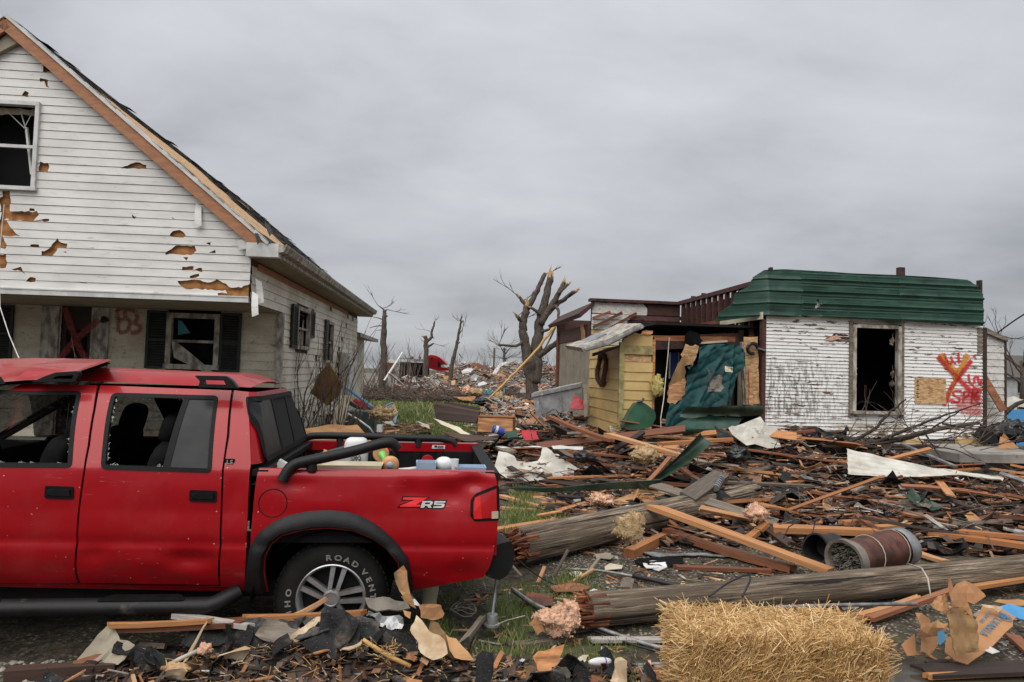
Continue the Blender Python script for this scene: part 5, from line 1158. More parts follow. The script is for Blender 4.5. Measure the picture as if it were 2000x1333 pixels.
# ---- tan yellow entrance porch
z5 = lambda x,y,d=0.0: RH.pix(1060 + x * 0.3,500 + y * 0.3,d)
pc = RH.pix(1210,845,0.0)[0]; pr = RH.pix(1274,760,0.0)[0]
PS = lambda x,y: RH.side(1060 + x * 0.3,500 + y * 0.3,pc)
pd = PS(306,800)[0]; zpb = RH.pix(1209,851,0)[1]; zpt = RH.pix(1210,676,0)[1]
b = MB(); b.box((pc + .05,pd / 2,(zpb + zpt) / 2),(0.04,pd,zpt - zpb)); b.box(((pc + pr) / 2 + .03,0.05,(zpb + zpt) / 2 + .1),(pr - pc,0.04,zpt - zpb + .2)); rp(b,'porch_wall','wood_dark',kind='stuff')
n = 8
for k in range(n):
    za,zc = zpb + (zpt - zpb) * k / n,zpb + (zpt - zpb) * (k + 1) / n
    b = MB(); b.sheet([(0.03,za),(pd,za),(pd,zc + .004),(0.03,zc + .004)],lambda d,z: (pc - .02 + .018 * (z - za) / (zc - za) + .004 * fbm((d * 2,z,1)),d,z),(.02,0,0),(),.3); rp(b,'porch_board','yellow')
ys = [1125,1060,998,937,874,814,755,692]
for k in range(len(ys) - 1):
    za,zc = z5(600,ys[k])[1],z5(600,ys[k + 1])[1]
    b = MB(); b.sheet(jag(resample([(pc + .035,za),(pr - .005,za),(pr - .005,zc + .004),(pc + .035,zc + .004)],.3),.003,rgr),lambda s,z: (s,-.02 + .018 * (z - za) / (zc - za),z),(0,.02,0),(),.3); rp(b,'porch_board','yellow')
za,zc = z5(600,690)[1],z5(600,634)[1]; b = MB(); b.box(((pc + pr) / 2,.0,(za + zc) / 2),(pr - pc - .06,.02,zc - za)); rp(b,'strand_board','osb')
za,zc = z5(600,642)[1],z5(600,585)[1]; b = MB(); b.box(((pc + pr) / 2,-.03,(za + zc) / 2),(pr - pc - .04,.03,zc - za)); rp(b,'sagging_strip','yellow_dirty')
b = MB(); b.sheet(jag(resample([z5(520,588),z5(715,602),z5(715,515),z5(600,505),z5(525,545)],.1),.012,rgr),lambda s,z: (s,.0,z),(0,.03,0),(),.15); rp(b,'porch_gable','yellow')
b = MB(); b.sheet(jag(resample([z5(590,520),z5(715,510),z5(717,490),z5(650,488),z5(640,505)],.06),.012,rgr),lambda s,z: (s,-.03,z),(0,.03,0),(),.1); rp(b,'splintered_edge','wood_fresh')
b = MB(); b.box((pc,-.012,(zpb + zpt) / 2 + .02),(.09,.08,zpt - zpb + .1)); rp(b,'corner_board','yellow_dirty')
b = MB(); b.box((pr + .02,0.05,z5(730,780)[1]),(.05,.1,1.35)); rp(b,'door_post','wood_fresh')
# broken porch roof
def tilted(poly,dd,th,nm,mt,tz=0.0):
    b = MB(); b.prism([(s,dd,z) for s,z in poly],(0,0,0) if not th else (0.0,th,tz)); return rp(b,nm,mt)
tilted([z5(250,598,-.25),z5(420,545,-.25),z5(640,440,-.25),z5(662,458,-.25),z5(655,470,-.25),z5(430,585,-.25),z5(270,628,-.25)],-.25,1.6,'porch_roof','trim_old',.1)
tilted([z5(270,605,-.30),z5(430,562,-.3),z5(640,455,-.3),z5(640,468,-.3),z5(430,578,-.3),z5(280,618,-.3)],-.30,.05,'roof_edge','galv')
tilted([z5(262,580,.4),z5(410,505,.4),z5(430,520,.4),z5(300,590,.4)],.4,.8,'roof_flashing','galv',.05)
tilted([z5(330,634,-.05),z5(510,580,-.05),z5(510,596,-.05),z5(330,655,-.05)],-.05,.1,'porch_rafter','wood_dark')
# wreath on the porch wall
wd_,wz_ = PS(402,738); wr = bpy.data.objects.new('wreath_hoop',None); COL.objects.link(wr)
b = MB(); hp = [(pc - .06 + .02 * math.sin(3 * a),wd_ + 0.32 * math.cos(a),wz_ + 0.32 * math.sin(a)) for a in [i * math.pi / 14 for i in range(29)]]; b.tube(hp,.05,7)
for k in range(60):
    a = rgr.random() * 6.28; p = Vector((pc - .08,wd_ + 0.32 * math.cos(a),wz_ + .32 * math.sin(a))); q = p + Vector((rgr.uniform(-.06,.02),rgr.uniform(-.1,.1),rgr.uniform(-.1,.1))); b.tube([p,q],[.008,.003],4)
bpy.data.objects.remove(wr); wr = b.build('wreath',M['wood_dark']); wr.location = RH.o; wr.rotation_euler = (0,0,RH.ang)
tag(wr,'dark twig wreath hung on the tan yellow porch wall','wreath')
# lintel, doorway, leaning boards
b = MB(); a,c = z5(715,570,.55),z5(1265,545,.55); b.bar((a[0],.55,a[1]),(c[0],.55,c[1]),.14,.26); rp(b,'lintel_beam','charred')
b = MB(); a,c = z5(715,535,.5),z5(1250,545,.5); b.bar((a[0],.5,a[1]),(c[0],.5,c[1]),.05,.10); rp(b,'lintel_board','wood_red')
b = MB(); a,c = z5(1000,570,.45),z5(1200,556,.45); b.bar((a[0],.45,a[1]),(c[0],.45,c[1]),.05,.04); rp(b,'lintel_board','cream')
b = MB(); b.box((-.9,2.2,1.7),(2.2,.05,2.4)); b.box((-.9,1.3,2.75),(2.2,1.9,.05)); rp(b,'room_shade_sheet','black',kind='stuff')  # black back and ceiling sheets paint the doorway's darkness
for xa,xb,mt in ((832,878,'blue'),(822,832,'plastic_w'),(880,888,'plastic_w')):
    a,c = z5(xa,800,1.3),z5(xb,630,1.3); b = MB(); b.box(((a[0] + c[0]) / 2,1.3,(a[1] + c[1]) / 2),(c[0] - a[0],.03,c[1] - a[1])); rp(b,'door_curtain' if mt == 'blue' else 'door_jamb','blue' if mt == 'blue' else mt)
def loc(o): o.location = RH.o; o.rotation_euler = (0,0,RH.ang); return o
b = MB(); b.sheet(jag(resample([z5(1312,528,.02),z5(1398,525,.02),z5(1415,968,.02),z5(1332,975,.02)],.15),.012,rgr),lambda s,z: (s,.02 - .02 * (z - 2),z),(0,.02,0),(),.2)
tag(loc(b.build('strand_board_panel',M['osb'])),'tall brown strand board leaning against the stripped corner of the white house','board')
b = MB(); b.sheet(jag(resample([z5(1365,975,-.0),z5(1360,760,0),z5(1338,730,0),z5(1340,970,0)],.1),.01,rgr),lambda s,z: (s,-.03,z),(0,.02,0),(),.2)
tag(loc(b.build('split_board',M['wood_fresh'])),'narrow split orange board in front of the tall strand board','board')
b = MB(); p = z5(1370,605,-.08); b.tube([(p[0] + .10 * math.cos(a),-.06,p[1] + .10 * math.sin(a)) for a in [i * .5 for i in range(11)]],.035,7); b.tube([(p[0] + .1,-.06,p[1]),(p[0] + .22,-.1,p[1] - .04)],.04,7)
tag(loc(b.build('wall_lamp',M['bag'])),'broken black wall lamp on the tall strand board','lamp')
for xs_,d in (((1292,1310),.1),((1300,1325),.06)):
    b = MB(); a,c = z5(xs_[0],560,d),z5(xs_[1],970,d); b.bar((a[0],d,a[1]),(c[0],d,c[1]),.05,.04); rp(b,'door_jamb','trim_old')
# torn strand board hanging in the doorway
b = MB(); b.sheet(jag(resample([z5(938,578,.15),z5(1028,585,.15),z5(1018,645,.15),z5(990,712,.15),z5(925,720,.15),z5(905,650,.15)],.06),.02,rgr),lambda s,z: (s,.15 + .1 * math.sin(s * 4),z),(0,.02,0),(),.08)
sbp = tag(loc(b.build('torn_board',M['osb'])),'torn strand board hanging under the dark red beam beside the teal tarpaulin','board')
b = MB(); b.sheet(jag(resample([z5(880,700,.1),z5(925,640,.1),z5(922,900,.1),z5(850,900,.1),z5(812,850,.1)],.06),.015,rgr),lambda s,z: (s,.08 - .1 * (2 - z),z),(0,.02,0),(),.08); b.build('painted_face',M['ply_brown'],sbp)
b = MB(); b.sheet(jag(resample([z5(812,850,.1),z5(920,800,.1),z5(922,890,.1),z5(850,968,.1),z5(800,952,.1)],.05),.02,rgr),lambda s,z: (s,.06 - .1 * (2 - z),z),(0,.02,0),(),.08); b.build('splintered_edge',M['wood_fresh'],sbp)
# teal tarpaulin
tp = [(1025,600),(1060,583),(1150,572),(1215,575),(1262,574),(1295,600),(1312,632),(1306,690),(1285,735),(1255,765),(1228,830),(1205,900),(1190,965),(1120,980),(1010,985),(965,1050),(905,1100),(850,1140),(780,1190),(722,1200),(748,1120),(772,1040),(800,960),(850,965),(905,900),(925,800),(928,722),(990,712),(1018,650)]
CR = [(R(40 + 9 * k + rgr.uniform(-3,3)),rgr.uniform(-.1,.45) if k % 2 else rgr.uniform(.2,.9),rgr.uniform(.025,.075)) for k in range(-1,9)] + [(R(52),.75,.06),(R(48),1.0,.05),(R(58),.35,.05)]
def tfn(s,z):
    t = (2.9 - z) / 2.3; u = s + 1.1
    d = 0.25 - 0.62 * t ** 1.2
    for th,off_,hh in CR:
        q = abs((s + .05 + off_) * math.sin(th) - (z - 2.85) * math.cos(th)); d -= hh * math.exp(-q / .045) * min(1,t * 2.2 + .15)
    d += 0 * .020 * (1 - 2 * abs(math.sin((s * 0.9 - z * 0.8) * 8 + 2.2 * fbm((s * 1.3,z * 1.3,1)))) ** .6) * min(1,t * 2 + .4) + .013 * (1 - 2 * abs(math.sin((s * .7 - z) * 17 + 3 * fbm((s * 1.5,z * 1.5,6)))) ** .6) + .022 * fbm((s * 2.4,z * 2.4,5)) - .03 * abs(fbm((s * 3 + z * 2.6,(z - s) * 1.1,2))) - .012 * abs(fbm((s * 8 + z * 7,(z - s) * 3,9)))
    d -= 0.10 * max(0,1 - abs(s + .45) / .5) * max(0,1 - t)
    return s,d - .12,z
b = MB(); b.sheet([z5(x,y,-.1) for x,y in tp],tfn,0.004,(),.022)
tarp = tag(loc(b.build('tarpaulin',M['tarp'],None,60)),'teal tarpaulin draped from the doorway beam of the white house','tarpaulin')
b = MB(); a = z5(1195,738,-.1); tq = tfn(*a); b.sheet(jag(resample([(a[0] - .06,a[1] - .05),(a[0] + .05,a[1] - .06),(a[0] + .06,a[1] + .04),(a[0] - .05,a[1] + .06)],.05),.008,rgr),lambda s,z: (tfn(s,z)[0],tfn(s,z)[1] - .012,z),0,(),.04); b.build('label_patch',M['cream'],tarp)
b = MB(); a = z5(1115,830,-.1); b.sheet(jag(resample([(a[0] - .22,a[1] - .2),(a[0] + .1,a[1] - .12),(a[0] + .16,a[1] + .14),(a[0] - .06,a[1] + .16)],.06),.03,rgr),lambda s,z: (tfn(s,z)[0],tfn(s,z)[1] - .012,z),0,(),.05); b.build('mud_patch',M['block'],tarp)
# fallen green cladding across the doorway
def gfn(d0,amp,ph):
    return lambda s,z: (s,d0 - .05 * math.sin(z * 22 + ph) + .06 * fbm((s * 1.5,z * 3,ph)) - amp * (1 - min(1,z / 1.2)),z)
b = MB(); b.sheet(jag(resample([z5(905,1010,-.6),z5(930,972,-.6),z5(1050,985,-.6),z5(1200,975,-.6),z5(1420,972,-.6),z5(1432,1035,-.6),z5(1280,1048,-.6),z5(1090,1040,-.6),z5(960,1060,-.6),z5(890,1050,-.6)],.12),.012,rgr),gfn(-.62,.1,0),.01,(),.05)
tag(loc(b.build('cladding_strip',M['green_dull'],None,50)),'crumpled dull green cladding strip lying across the doorway of the white house','metal sheet')
b = MB(); b.sheet(jag(resample([z5(860,1090,-.7),z5(960,1055,-.7),z5(1090,1040,-.7),z5(1290,1055,-.7),z5(1230,1110,-.7),z5(1050,1140,-.7),z5(900,1160,-.7),z5(720,1205,-.7),z5(735,1150,-.7)],.12),.012,rgr),gfn(-.8,.25,2),.01,(),.05)
tag(loc(b.build('cladding_sheet',M['green_metal'],None,50)),'bent dark green metal sheet below the cladding strip in the doorway','metal sheet')
# moulded green bin lying against the porch
bt = bpy.data.objects.new('plastic_bin',None); COL.objects.link(bt); tag(bt,'overturned green plastic bin against the tan yellow porch','bin'); loc(bt)
b = MB(); b.sheet(rnd([z5(512,1105,-.35),z5(560,1005,-.35),z5(605,942,-.35),z5(650,955,-.35),z5(722,1010,-.35),z5(728,1050,-.35),z5(690,1110,-.35),z5(600,1128,-.35),z5(545,1128,-.35)],.05),lambda s,z: (s,-.30 - .22 * math.cos((s - z5(625,1040,-.35)[0]) * 2.6) + .12 * (z - .9),z),(0,.25,-.03),(),.06); b.build('bin_shell',M['green_bin'],bt,40)
b = MB(); b.tube([(s,-.56 + .12 * (z - .9),z) for s,z in [z5(600,950,-.35),z5(630,942,-.35),z5(640,925,-.35)]],.02,7); b.build('handle',M['bag'],bt)
def clump(c,r,mat,name,label,cat,seed=0,par=None,group=None,n=26):
    b = MB(); c = Vector(c)
    def fn(u,v):
        a = 2 * math.pi * u; p = math.pi * (v - .5); q = Vector((math.cos(p) * math.cos(a),math.cos(p) * math.sin(a),math.sin(p)))
        k = 1 + .45 * fbm(q * 1.6 + Vector((seed,0,0)),1,3) + .30 * fbm(q * 5 + Vector((0,seed,0)),1,3); return c + Vector((q.x * r[0],q.y * r[1],q.z * r[2])) * k
    b.grid(n,n * 2 // 3,fn)
    if mat in ('pink','tan_fluff','yellow_fluff') and n > 12:
        rr = random.Random(seed + 5); m_ = max(r)
        for _ in range(700):
            p = fn(rr.random(),.06 + .88 * rr.random()); d = ((p - c).normalized() + Vector((rr.uniform(-1,1),rr.uniform(-1,1),rr.uniform(-1,1))) * .9).normalized(); L = m_ * rr.uniform(.05,.16); a = d.orthogonal().normalized() * m_ * .05; q = p + d * L * .5 + Vector((rr.uniform(-1,1),rr.uniform(-1,1),rr.uniform(-1,1))) * L * .2
            b.add([p - a,p + a,q + a,q - a,q + d.cross(a).normalized() * L * .5],[(0,1,2,3),(3,2,4)])
    o = b.build(name,M[mat],par,True); return tag(o,label,cat,group) if label else o
p = RH.w(*[*z5(742,850,-.1)][:1],-.1,z5(742,850,-.1)[1]); clump(p,(.12,.12,.18),'yellow_fluff','insulation_clump','pale yellow insulation bulging out beside the porch doorway','insulation',3)
# a pale cable dangling in front of the doorway
b = MB(); b.tube([RH.w(z5(x,y,d)[0],d,z5(x,y,d)[1]) for x,y,d in ((824,530,.45),(815,650,.3),(800,800,-.2),(788,930,-.5),(768,1060,-.75),(770,1130,-.8),(795,1200,-.85))],.009,5)
tag(b.build('dangling_cable',M['cable_tan']),'pale cable dangling in front of the dark porch doorway','cable')
b = MB(); b.sheet(jag(resample([(0,0),(.3,-.02),(.35,.12),(.2,.25),(.05,.2)],.06),.03,rgr),lambda u,v: (z5(925,575,.3)[0] + u,.32 + .1 * math.sin(u * 9),z5(925,575,.3)[1] + v + .05 * fbm((u * 6,v * 6,1))),.02,(),.05)
tag(loc(b.build('rag',M['seat'])),'dark rag lying on the doorway beam above the teal tarpaulin','rag')
# plank leaning on the annex, concrete porch slab
a,c = RH.pix(1922,735,dA - .15),RH.pix(1960,803,dA - .3); b = MB(); b.bar(RH.w(a[0],dA - .12,a[1]),RH.w(c[0],dA - .3,c[1]),.16,.03,(0,-1,0))
tag(b.build('leaning_plank',M['wood_red']),'brown plank leaning on the white annex at the corner post','plank')
sl0,sl1 = RH.pix(1872,889,-1.9),RH.pix(2080,886,-1.9); zs_ = sl0[1] + .02
st = bpy.data.objects.new('porch_step',None); COL.objects.link(st); loc(st); tag(st,'concrete porch slab on a stained block base beside the sprayed wall','porch')
b = MB(); b.box(((sl0[0] + sl1[0]) / 2,-1.05,zs_ - .07),(sl1[0] - sl0[0],1.75,.14)); b.build('slab',M['cement'],st)
b = MB(); b.box(((sl0[0] + sl1[0]) / 2 + .06,-.95,(zs_ - .14) / 2),(sl1[0] - sl0[0] - .15,1.5,zs_ - .14)); b.build('base',M['block'],st)
# ------------------------------------------------------------ ground, lawn, background
def sst(a,b,x):
    t = min(1.0,max(0.0,(x - a) / (b - a))); return t * t * (3 - 2 * t)
def mound(x,y):
    """height of the wreckage heap in front of the white house"""
    e = sst(0.2,1.7,x - 0.10 * (y - 8)) * sst(7.0,8.4,y)
    k = 0.12 + 0.42 * sst(8.0,12.0,y)
    e *= 1 - .75 * sst(6.0,6.9,x) * sst(9.3,9.9,y)
    return e * (k * (1 + 0.65 * fbm((x * 1.0,y * 1.4,3),1,4)))
def far_heap(x,y):
    e = sst(34.5,39,y + 1.5 * fbm((x * .2,0,1)))
    k = 0.25 + 1.5 * sst(40,58,y) * (0.38 + 0.75 * sst(-6.8,-3.0,x + .06 * (y - 57)))
    return e * k * (0.75 + 0.75 * fbm((x * 0.22,y * 0.16,8),1,4))
def gz(x,y):
    z = 0.030 * fbm((x * 0.7,y * 0.7,0),1,3) * min(1.0,y / 4) + 0.012 * fbm((x * 4,y * 4,5),1,2)
    z -= 0.06 * math.exp(-((x - 2.3) / 0.75) ** 2 - ((y - 4.15) / 0.5) ** 2)
    return z
xs = [-400,-200,-100,-60,-40,-28,-20] + [-14 + 0.5 * i for i in range(18)] + [-5 + 0.11 * i for i in range(90)] + [5 + 0.4 * i for i in range(22)] + [14,18,24,32,45,70,110,200,400]
ys = [-60,-20,-6,-2,0,1.5] + [2.6 + 0.11 * i for i in range(55)] + [8.7 + 0.3 * i for i in range(36)] + [19.6 + 1.2 * i for i in range(22)] + [48,55,65,80,110,160,260,420,700]
def kD(x,y): return 1.35 * math.exp(-((y - 13.4 - .35 * x) / 2.5) ** 2) * sst(-1.7,-.2,x) * sst(3.0,2.2,x)
def lawn(x,y):
    a = sst(10.5,12,y) * sst(1.9,1.2,x + .3 * fbm((x,y,0))) * (1 - .85 * min(1,kD(x,y))) if y > 9 else 0
    b_ = sst(0.55,0.2,abs(x - 0.35 - (y - 8) * .06)) * sst(6.3,7.0,y) * sst(11.5,10.5,y)
    c = sst(0.9,0.5,abs(x - 0.15)) * sst(3.2,3.6,y) * sst(6.6,5.2,y) * (0.5 + fbm((x * 2.5,y * 2.5,4)))
    return max(0.0,min(1.0,max(a,b_,c) + 0.25 * fbm((x * 1.4,y * 1.4,6))))
vs_,fs_ = [],[]
for y in ys:
    for x in xs: vs_.append((x,y,gz(x,y) if -20 <= x <= 20 and 0 < y < 60 else 0.0))
nx = len(xs)
fs_ = [(j * nx + i,j * nx + i + 1,(j + 1) * nx + i + 1,(j + 1) * nx + i) for j in range(len(ys) - 1) for i in range(nx - 1)]
def _ground():
    t = NT('soil_and_turf'); at = t.t.nodes.new('ShaderNodeAttribute'); at.attribute_name = 'turf'; g = at.outputs['Fac']
    n1 = t.noise(1.3,6,0.6); n2 = t.noise(16,5,0.65)
    soil = t.mix(t.step(n2,.35,.65),(0.018,0.013,0.008),(0.085,0.062,0.038)); soil = t.mix(t.math('MULTIPLY',t.step(t.noise(5,5,.6),.5,.62),.6),soil,(0.075,0.080,0.028))
    v = t.voro(34); vc = t.t.nodes.new('ShaderNodeTexVoronoi'); t.set(vc,'Vector',t.co); vc.inputs['Scale'].default_value = 34
    peb = t.mix(t.sepco(vc.outputs['Color'])[0],(0.07,0.058,0.044),(0.34,0.31,0.26))
    pm = t.math('MULTIPLY',t.step(v,0.42,0.30),t.step(t.math('MULTIPLY_ADD',t.noise(0.9,4),0.7,t.math('MULTIPLY',n2,0.3)),0.44,0.56))
    soil = t.mix(pm,soil,peb)
    turf = t.mix(n2,(0.028,0.042,0.012),(0.095,0.12,0.035))
    turf = t.mix(t.step(n1,0.52,0.7),turf,(0.10,0.09,0.04))
    gm = t.step(t.math('MULTIPLY_ADD',n2,0.5,t.math('MULTIPLY',g,0.9)),0.45,0.68)
    t.p(Base_Color=t.mix(gm,soil,turf),Roughness=0.9)
    t.bump(t.math('SUBTRACT',t.noise(24,5,0.7),t.math('MULTIPLY',v,0.4)),0.9,0.03); return t.m
M['ground'] = _ground()
me = bpy.data.meshes.new('ground'); me.from_pydata(vs_,[],fs_); me.materials.append(M['ground'])
at = me.attributes.new('turf','FLOAT','POINT'); at.data.foreach_set('value',[lawn(v[0],v[1]) if abs(v[0]) < 30 and v[1] < 45 else 0.3 for v in vs_])
me.polygons.foreach_set('use_smooth',[True] * len(fs_)); tag(new_obj('ground',me),kind='structure')
# puddle
def _water():
    t = NT('muddy_water'); t.p(Base_Color=t.mix(t.noise(5,4),(0.055,0.045,0.034),(0.085,0.07,0.05)),Roughness=0.10,Specular_IOR_Level=0.6); t.bump(t.noise(7,3),0.04,0.02); return t.m
M['water'] = _water()
rgp = random.Random(5)
b = MB(); b.sheet(jag(resample([(1.75,3.5),(2.6,3.4),(3.35,3.75),(3.2,4.15),(2.75,4.35),(2.45,4.62),(2.12,4.6),(1.95,4.2),(1.72,3.9)],.12),.05,rgp),lambda x,y: (x,y,-0.012),0,(),.25); b.build('puddle',M['water'],kind='structure')
# grass blades
rgg = random.Random(77)
b = MB()
def blade(x,y,z,h,w):
    a = rgg.random() * 6.28; c,s_ = math.cos(a),math.sin(a); lx,ly = rgg.uniform(-.5,.5) * h,rgg.uniform(-.5,.5) * h
    b.add([(x - c * w,y - s_ * w,z),(x + c * w,y + s_ * w,z),(x + lx * .4 + c * w * .7,y + ly * .4 + s_ * w * .7,z + h * .6),(x + lx,y + ly,z + h)],[(0,1,2),(0,2,3)])
for (x0,x1,y0,y1,n,h,w) in ((-.55,1.35,3.2,6.2,16000,.055,.0025),(-.1,1.0,6.2,11,14000,.07,.004),(-4.2,2.0,11,20,26000,.09,.008),(-9,3,20,38,24000,.12,.016)):
    for _ in range(n):
        x,y = rgg.uniform(x0,x1),rgg.uniform(y0,y1)
        if rgg.random() < lawn(x,y) * 1.25 - .2: blade(x,y,gz(x,y),h * rgg.uniform(.5,1.5) * (1 + .6 * fbm((x * 3,y * 3,1))),w)
b.build('grass',M['grass'],kind='stuff')
# pebbles
rgq = random.Random(8); b = MB()
def pebble(x,y,z,r):
    vs = []
    for (a,c,e) in ((1,0,0),(-1,0,0),(0,1,0),(0,-1,0),(0,0,.6),(0,0,-.6),(.6,.6,.3),(-.6,.6,.3),(.6,-.6,.3),(-.6,-.6,.3)): k = r * rgq.uniform(.75,1.2); vs.append((x + a * k,y + c * k,z + e * k))
    b.add(vs,[(0,6,4),(6,2,4),(2,7,4),(7,1,4),(1,9,4),(9,3,4),(3,8,4),(8,0,4),(0,2,6),(1,7,2),(1,3,9),(0,8,3),(0,5,2),(2,5,1),(1,5,3),(3,5,0)])
for (x0,x1,y0,y1,n,r0,r1) in ((-3.1,-2.0,3.45,4.0,420,.008,.026),(.3,3.6,4.9,7.4,2600,.006,.016),(2.2,3.6,3.5,5,300,.006,.016),(-1.8,.6,3.4,4.4,300,.006,.015)):
    for _ in range(n):
        x,y = rgq.uniform(x0,x1),rgq.uniform(y0,y1)
        if fbm((x * 1.3,y * 1.3,9)) > -.15 - .2 * rgq.random(): r = r0 + (r1 - r0) * rgq.random() ** 2; pebble(x,y,gz(x,y) + r * .2,r)
b.build('gravel',M['stone'],kind='stuff')
# ------------------------------------------------------------ broken trees
rgt = random.Random(31)
z4 = lambda x,y,Y: P(680 + x * 0.285,520 + y * 0.285,Y)
def limb(mb,pts,r0,r1,n=8,wob=0.02):
    q = [Vector(p) for p in pts]; sm = []
    for i in range(len(q) - 1):
        for k in range(4): sm.append(q[i].lerp(q[i + 1],k / 4))
    sm.append(q[-1])
    for _ in range(2): sm = [sm[0]] + [(sm[i - 1] + sm[i] * 2 + sm[i + 1]) / 4 for i in range(1,len(sm) - 1)] + [sm[-1]]
    m = len(sm); sm = [p + Vector((fbm((i * .7,r0 * 50,1)),fbm((i * .7,r0 * 50,7)),0)) * wob for i,p in enumerate(sm)]
    mb.tube(sm,[(r0 + (r1 - r0) * i / (m - 1)) * (1 + .15 * fbm((i * .8,r0 * 90,3))) for i in range(m)],n)
def spikes(mb,p,d,r,L,n=7):
    d = Vector(d).normalized(); a = d.orthogonal().normalized(); c = d.cross(a)
    for k in range(n):
        t = 6.28 * k / n; o = Vector(p) + (a * math.cos(t) + c * math.sin(t)) * r * .55; l = L * rgt.uniform(.3,1)
        mb.tube([o - d * r * .6,o + d * l * .5,o + d * l],[r * .5,r * .3,r * .04],4)
def twigs(mb,p,d,L,r,depth,spread=.6):
    p = Vector(p); d = Vector(d).normalized(); q = p; pts = [p]
    for _ in range(3):
        d = (d + Vector((rgt.uniform(-1,1),rgt.uniform(-1,1),rgt.uniform(-.6,1))) * .18).normalized(); q = q + d * L / 3; pts.append(q)
    mb.tube(pts,[r,r * .85,r * .7,r * .5],4,False)
    if depth > 0:
        for _ in range(rgt.choice((2,3))):
            k = rgt.choice((1,2,3)); e = (d + Vector((rgt.uniform(-1,1),rgt.uniform(-1,1),rgt.uniform(-.5,.8))) * spread).normalized(); twigs(mb,pts[k],e,L * rgt.uniform(.5,.8),r * .6,depth - 1,spread)
def tree(name,label,Y,trunk,r0,r1,limbs,tw=0,dead=True,twl=1.4,group=None,bark='bark'):
    base = z4(*trunk[0],Y); base.z = min(base.z,0.0); t = thing(name,label,'tree',(base.x,base.y,0),0,group); o = Vector((base.x,base.y,0))
    pt = [Vector((base.x,Y,-.1)) - o] + [z4(x,y,Y) - o for x,y in trunk]; b = MB(); limb(b,pt,r0 * 1.25,r1,10,r0 * .3); b.build('trunk',M[bark],t,True)
    if dead: b = MB(); spikes(b,pt[-1],pt[-1] - pt[-2],r1,r1 * 4); b.build('broken_top',M['split'],t)
    for (l,a,c,dy,brk) in limbs:
        n = len(l); q = [z4(x,y,Y + dy * i / max(1,n - 1)) - o for i,(x,y) in enumerate(l)]; b = MB(); limb(b,q,a,c,7,a * .3); lb = b.build('branch',M[bark],t,True)
        if brk: b = MB(); spikes(b,q[-1],q[-1] - q[-2],c,c * 4,5); b.build('broken_end',M['split'],lb)
    if tw:
        b = MB(); al = [q for l in limbs for q in [(z4(*l[0][-1],Y + l[3]) - o,z4(*l[0][-1],Y) - z4(*l[0][-2],Y)),(z4(*l[0][len(l[0]) // 2],Y) - o,Vector((rgt.uniform(-1,1),rgt.uniform(-1,1),.4)))]] + [(pt[len(pt) // 2],Vector((1,0,.4))),(pt[len(pt) // 2],Vector((-1,0,.4)))]
        for k in range(tw): p,d = al[k % len(al)]; twigs(b,p,d + Vector((rgt.uniform(-.9,.9),rgt.uniform(-.6,.6),rgt.uniform(-.5,.5))),twl * .8,.022,2)
        b.build('twigs',M['twig'],t,kind='stuff')
    return t
T = 33.0
tree('broken_tree','big twin-trunk tree snapped off high, beside the end of the wrecked white house',T,[(1262,790),(1235,680),(1218,560),(1200,480),(1195,420),(1208,330),(1225,270)],.27,.15,
     [([(1225,280),(1195,240),(1168,208)],.11,.07,0,1),([(1225,290),(1260,235),(1295,170),(1335,75),(1350,55)],.16,.10,.5,0),([(1208,390),(1180,370),(1158,345)],.11,.09,-.3,1),([(1212,490),(1185,530),(1150,550),(1090,545),(1032,540)],.085,.05,-.8,0),
      ([(1270,800),(1285,690),(1295,560),(1305,450),(1325,330),(1365,190),(1385,70)],.36,.16,.4,1),([(1320,400),(1370,310),(1420,230),(1470,140),(1478,110)],.17,.10,.2,1),([(1440,190),(1480,150),(1508,125)],.09,.07,.2,1),
      ([(1350,345),(1410,275),(1480,230),(1560,172)],.15,.08,.6,1),([(1460,240),(1500,205),(1535,175)],.07,.05,.4,1),([(1312,330),(1285,305),(1250,285)],.10,.06,-.2,1),([(1300,620),(1360,575),(1410,540),(1442,512)],.16,.12,-.4,0),([(1325,450),(1390,430),(1450,400)],.08,.03,-.3,0),([(1400,290),(1425,270),(1450,330),(1400,470),(1340,580)],.10,.03,-.8,0),([(1262,800),(1255,700),(1240,640)],.28,.2,-.3,0)],7,True,1.1)
tree('broken_tree','bare snapped trunk just past the eaves of the gabled house',40.0,[(240,690),(243,560),(247,440),(248,350),(250,300)],.20,.10,[([(250,310),(235,290),(205,270)],.06,.02,0,0),([(250,320),(258,305),(268,298)],.07,.03,0,0),([(246,355),(262,345),(270,340)],.08,.04,0,0),([(245,370),(205,355),(170,350)],.04,.015,0,0),([(245,410),(195,410),(145,425)],.04,.015,0,0),([(243,430),(215,440),(190,440)],.03,.01,0,0)],3,False,1.0)
tree('broken_tree','low forked stump tree above the red lorry cab',55.0,[(533,640),(533,560),(535,510),(530,478)],.20,.13,[([(535,520),(560,500),(575,485),(570,450),(588,410),(592,378)],.14,.06,0,0),([(535,560),(560,545),(585,530)],.13,.06,0,0),([(530,490),(515,485)],.1,.06,0,1),([(575,490),(590,495)],.06,.03,0,0)],4,False,1.1)
tree('broken_tree','slim leaning snapped trunk right of the red lorry cab',50.0,[(705,700),(720,640),(740,560),(755,480),(770,400),(778,340)],.16,.05,[([(775,390),(790,375)],.05,.02,0,0),([(758,470),(780,440)],.05,.03,0,0),([(745,540),(768,520)],.05,.03,0,0),([(760,600),(775,625),(785,632)],.04,.02,0,0)],3,True,1.0)
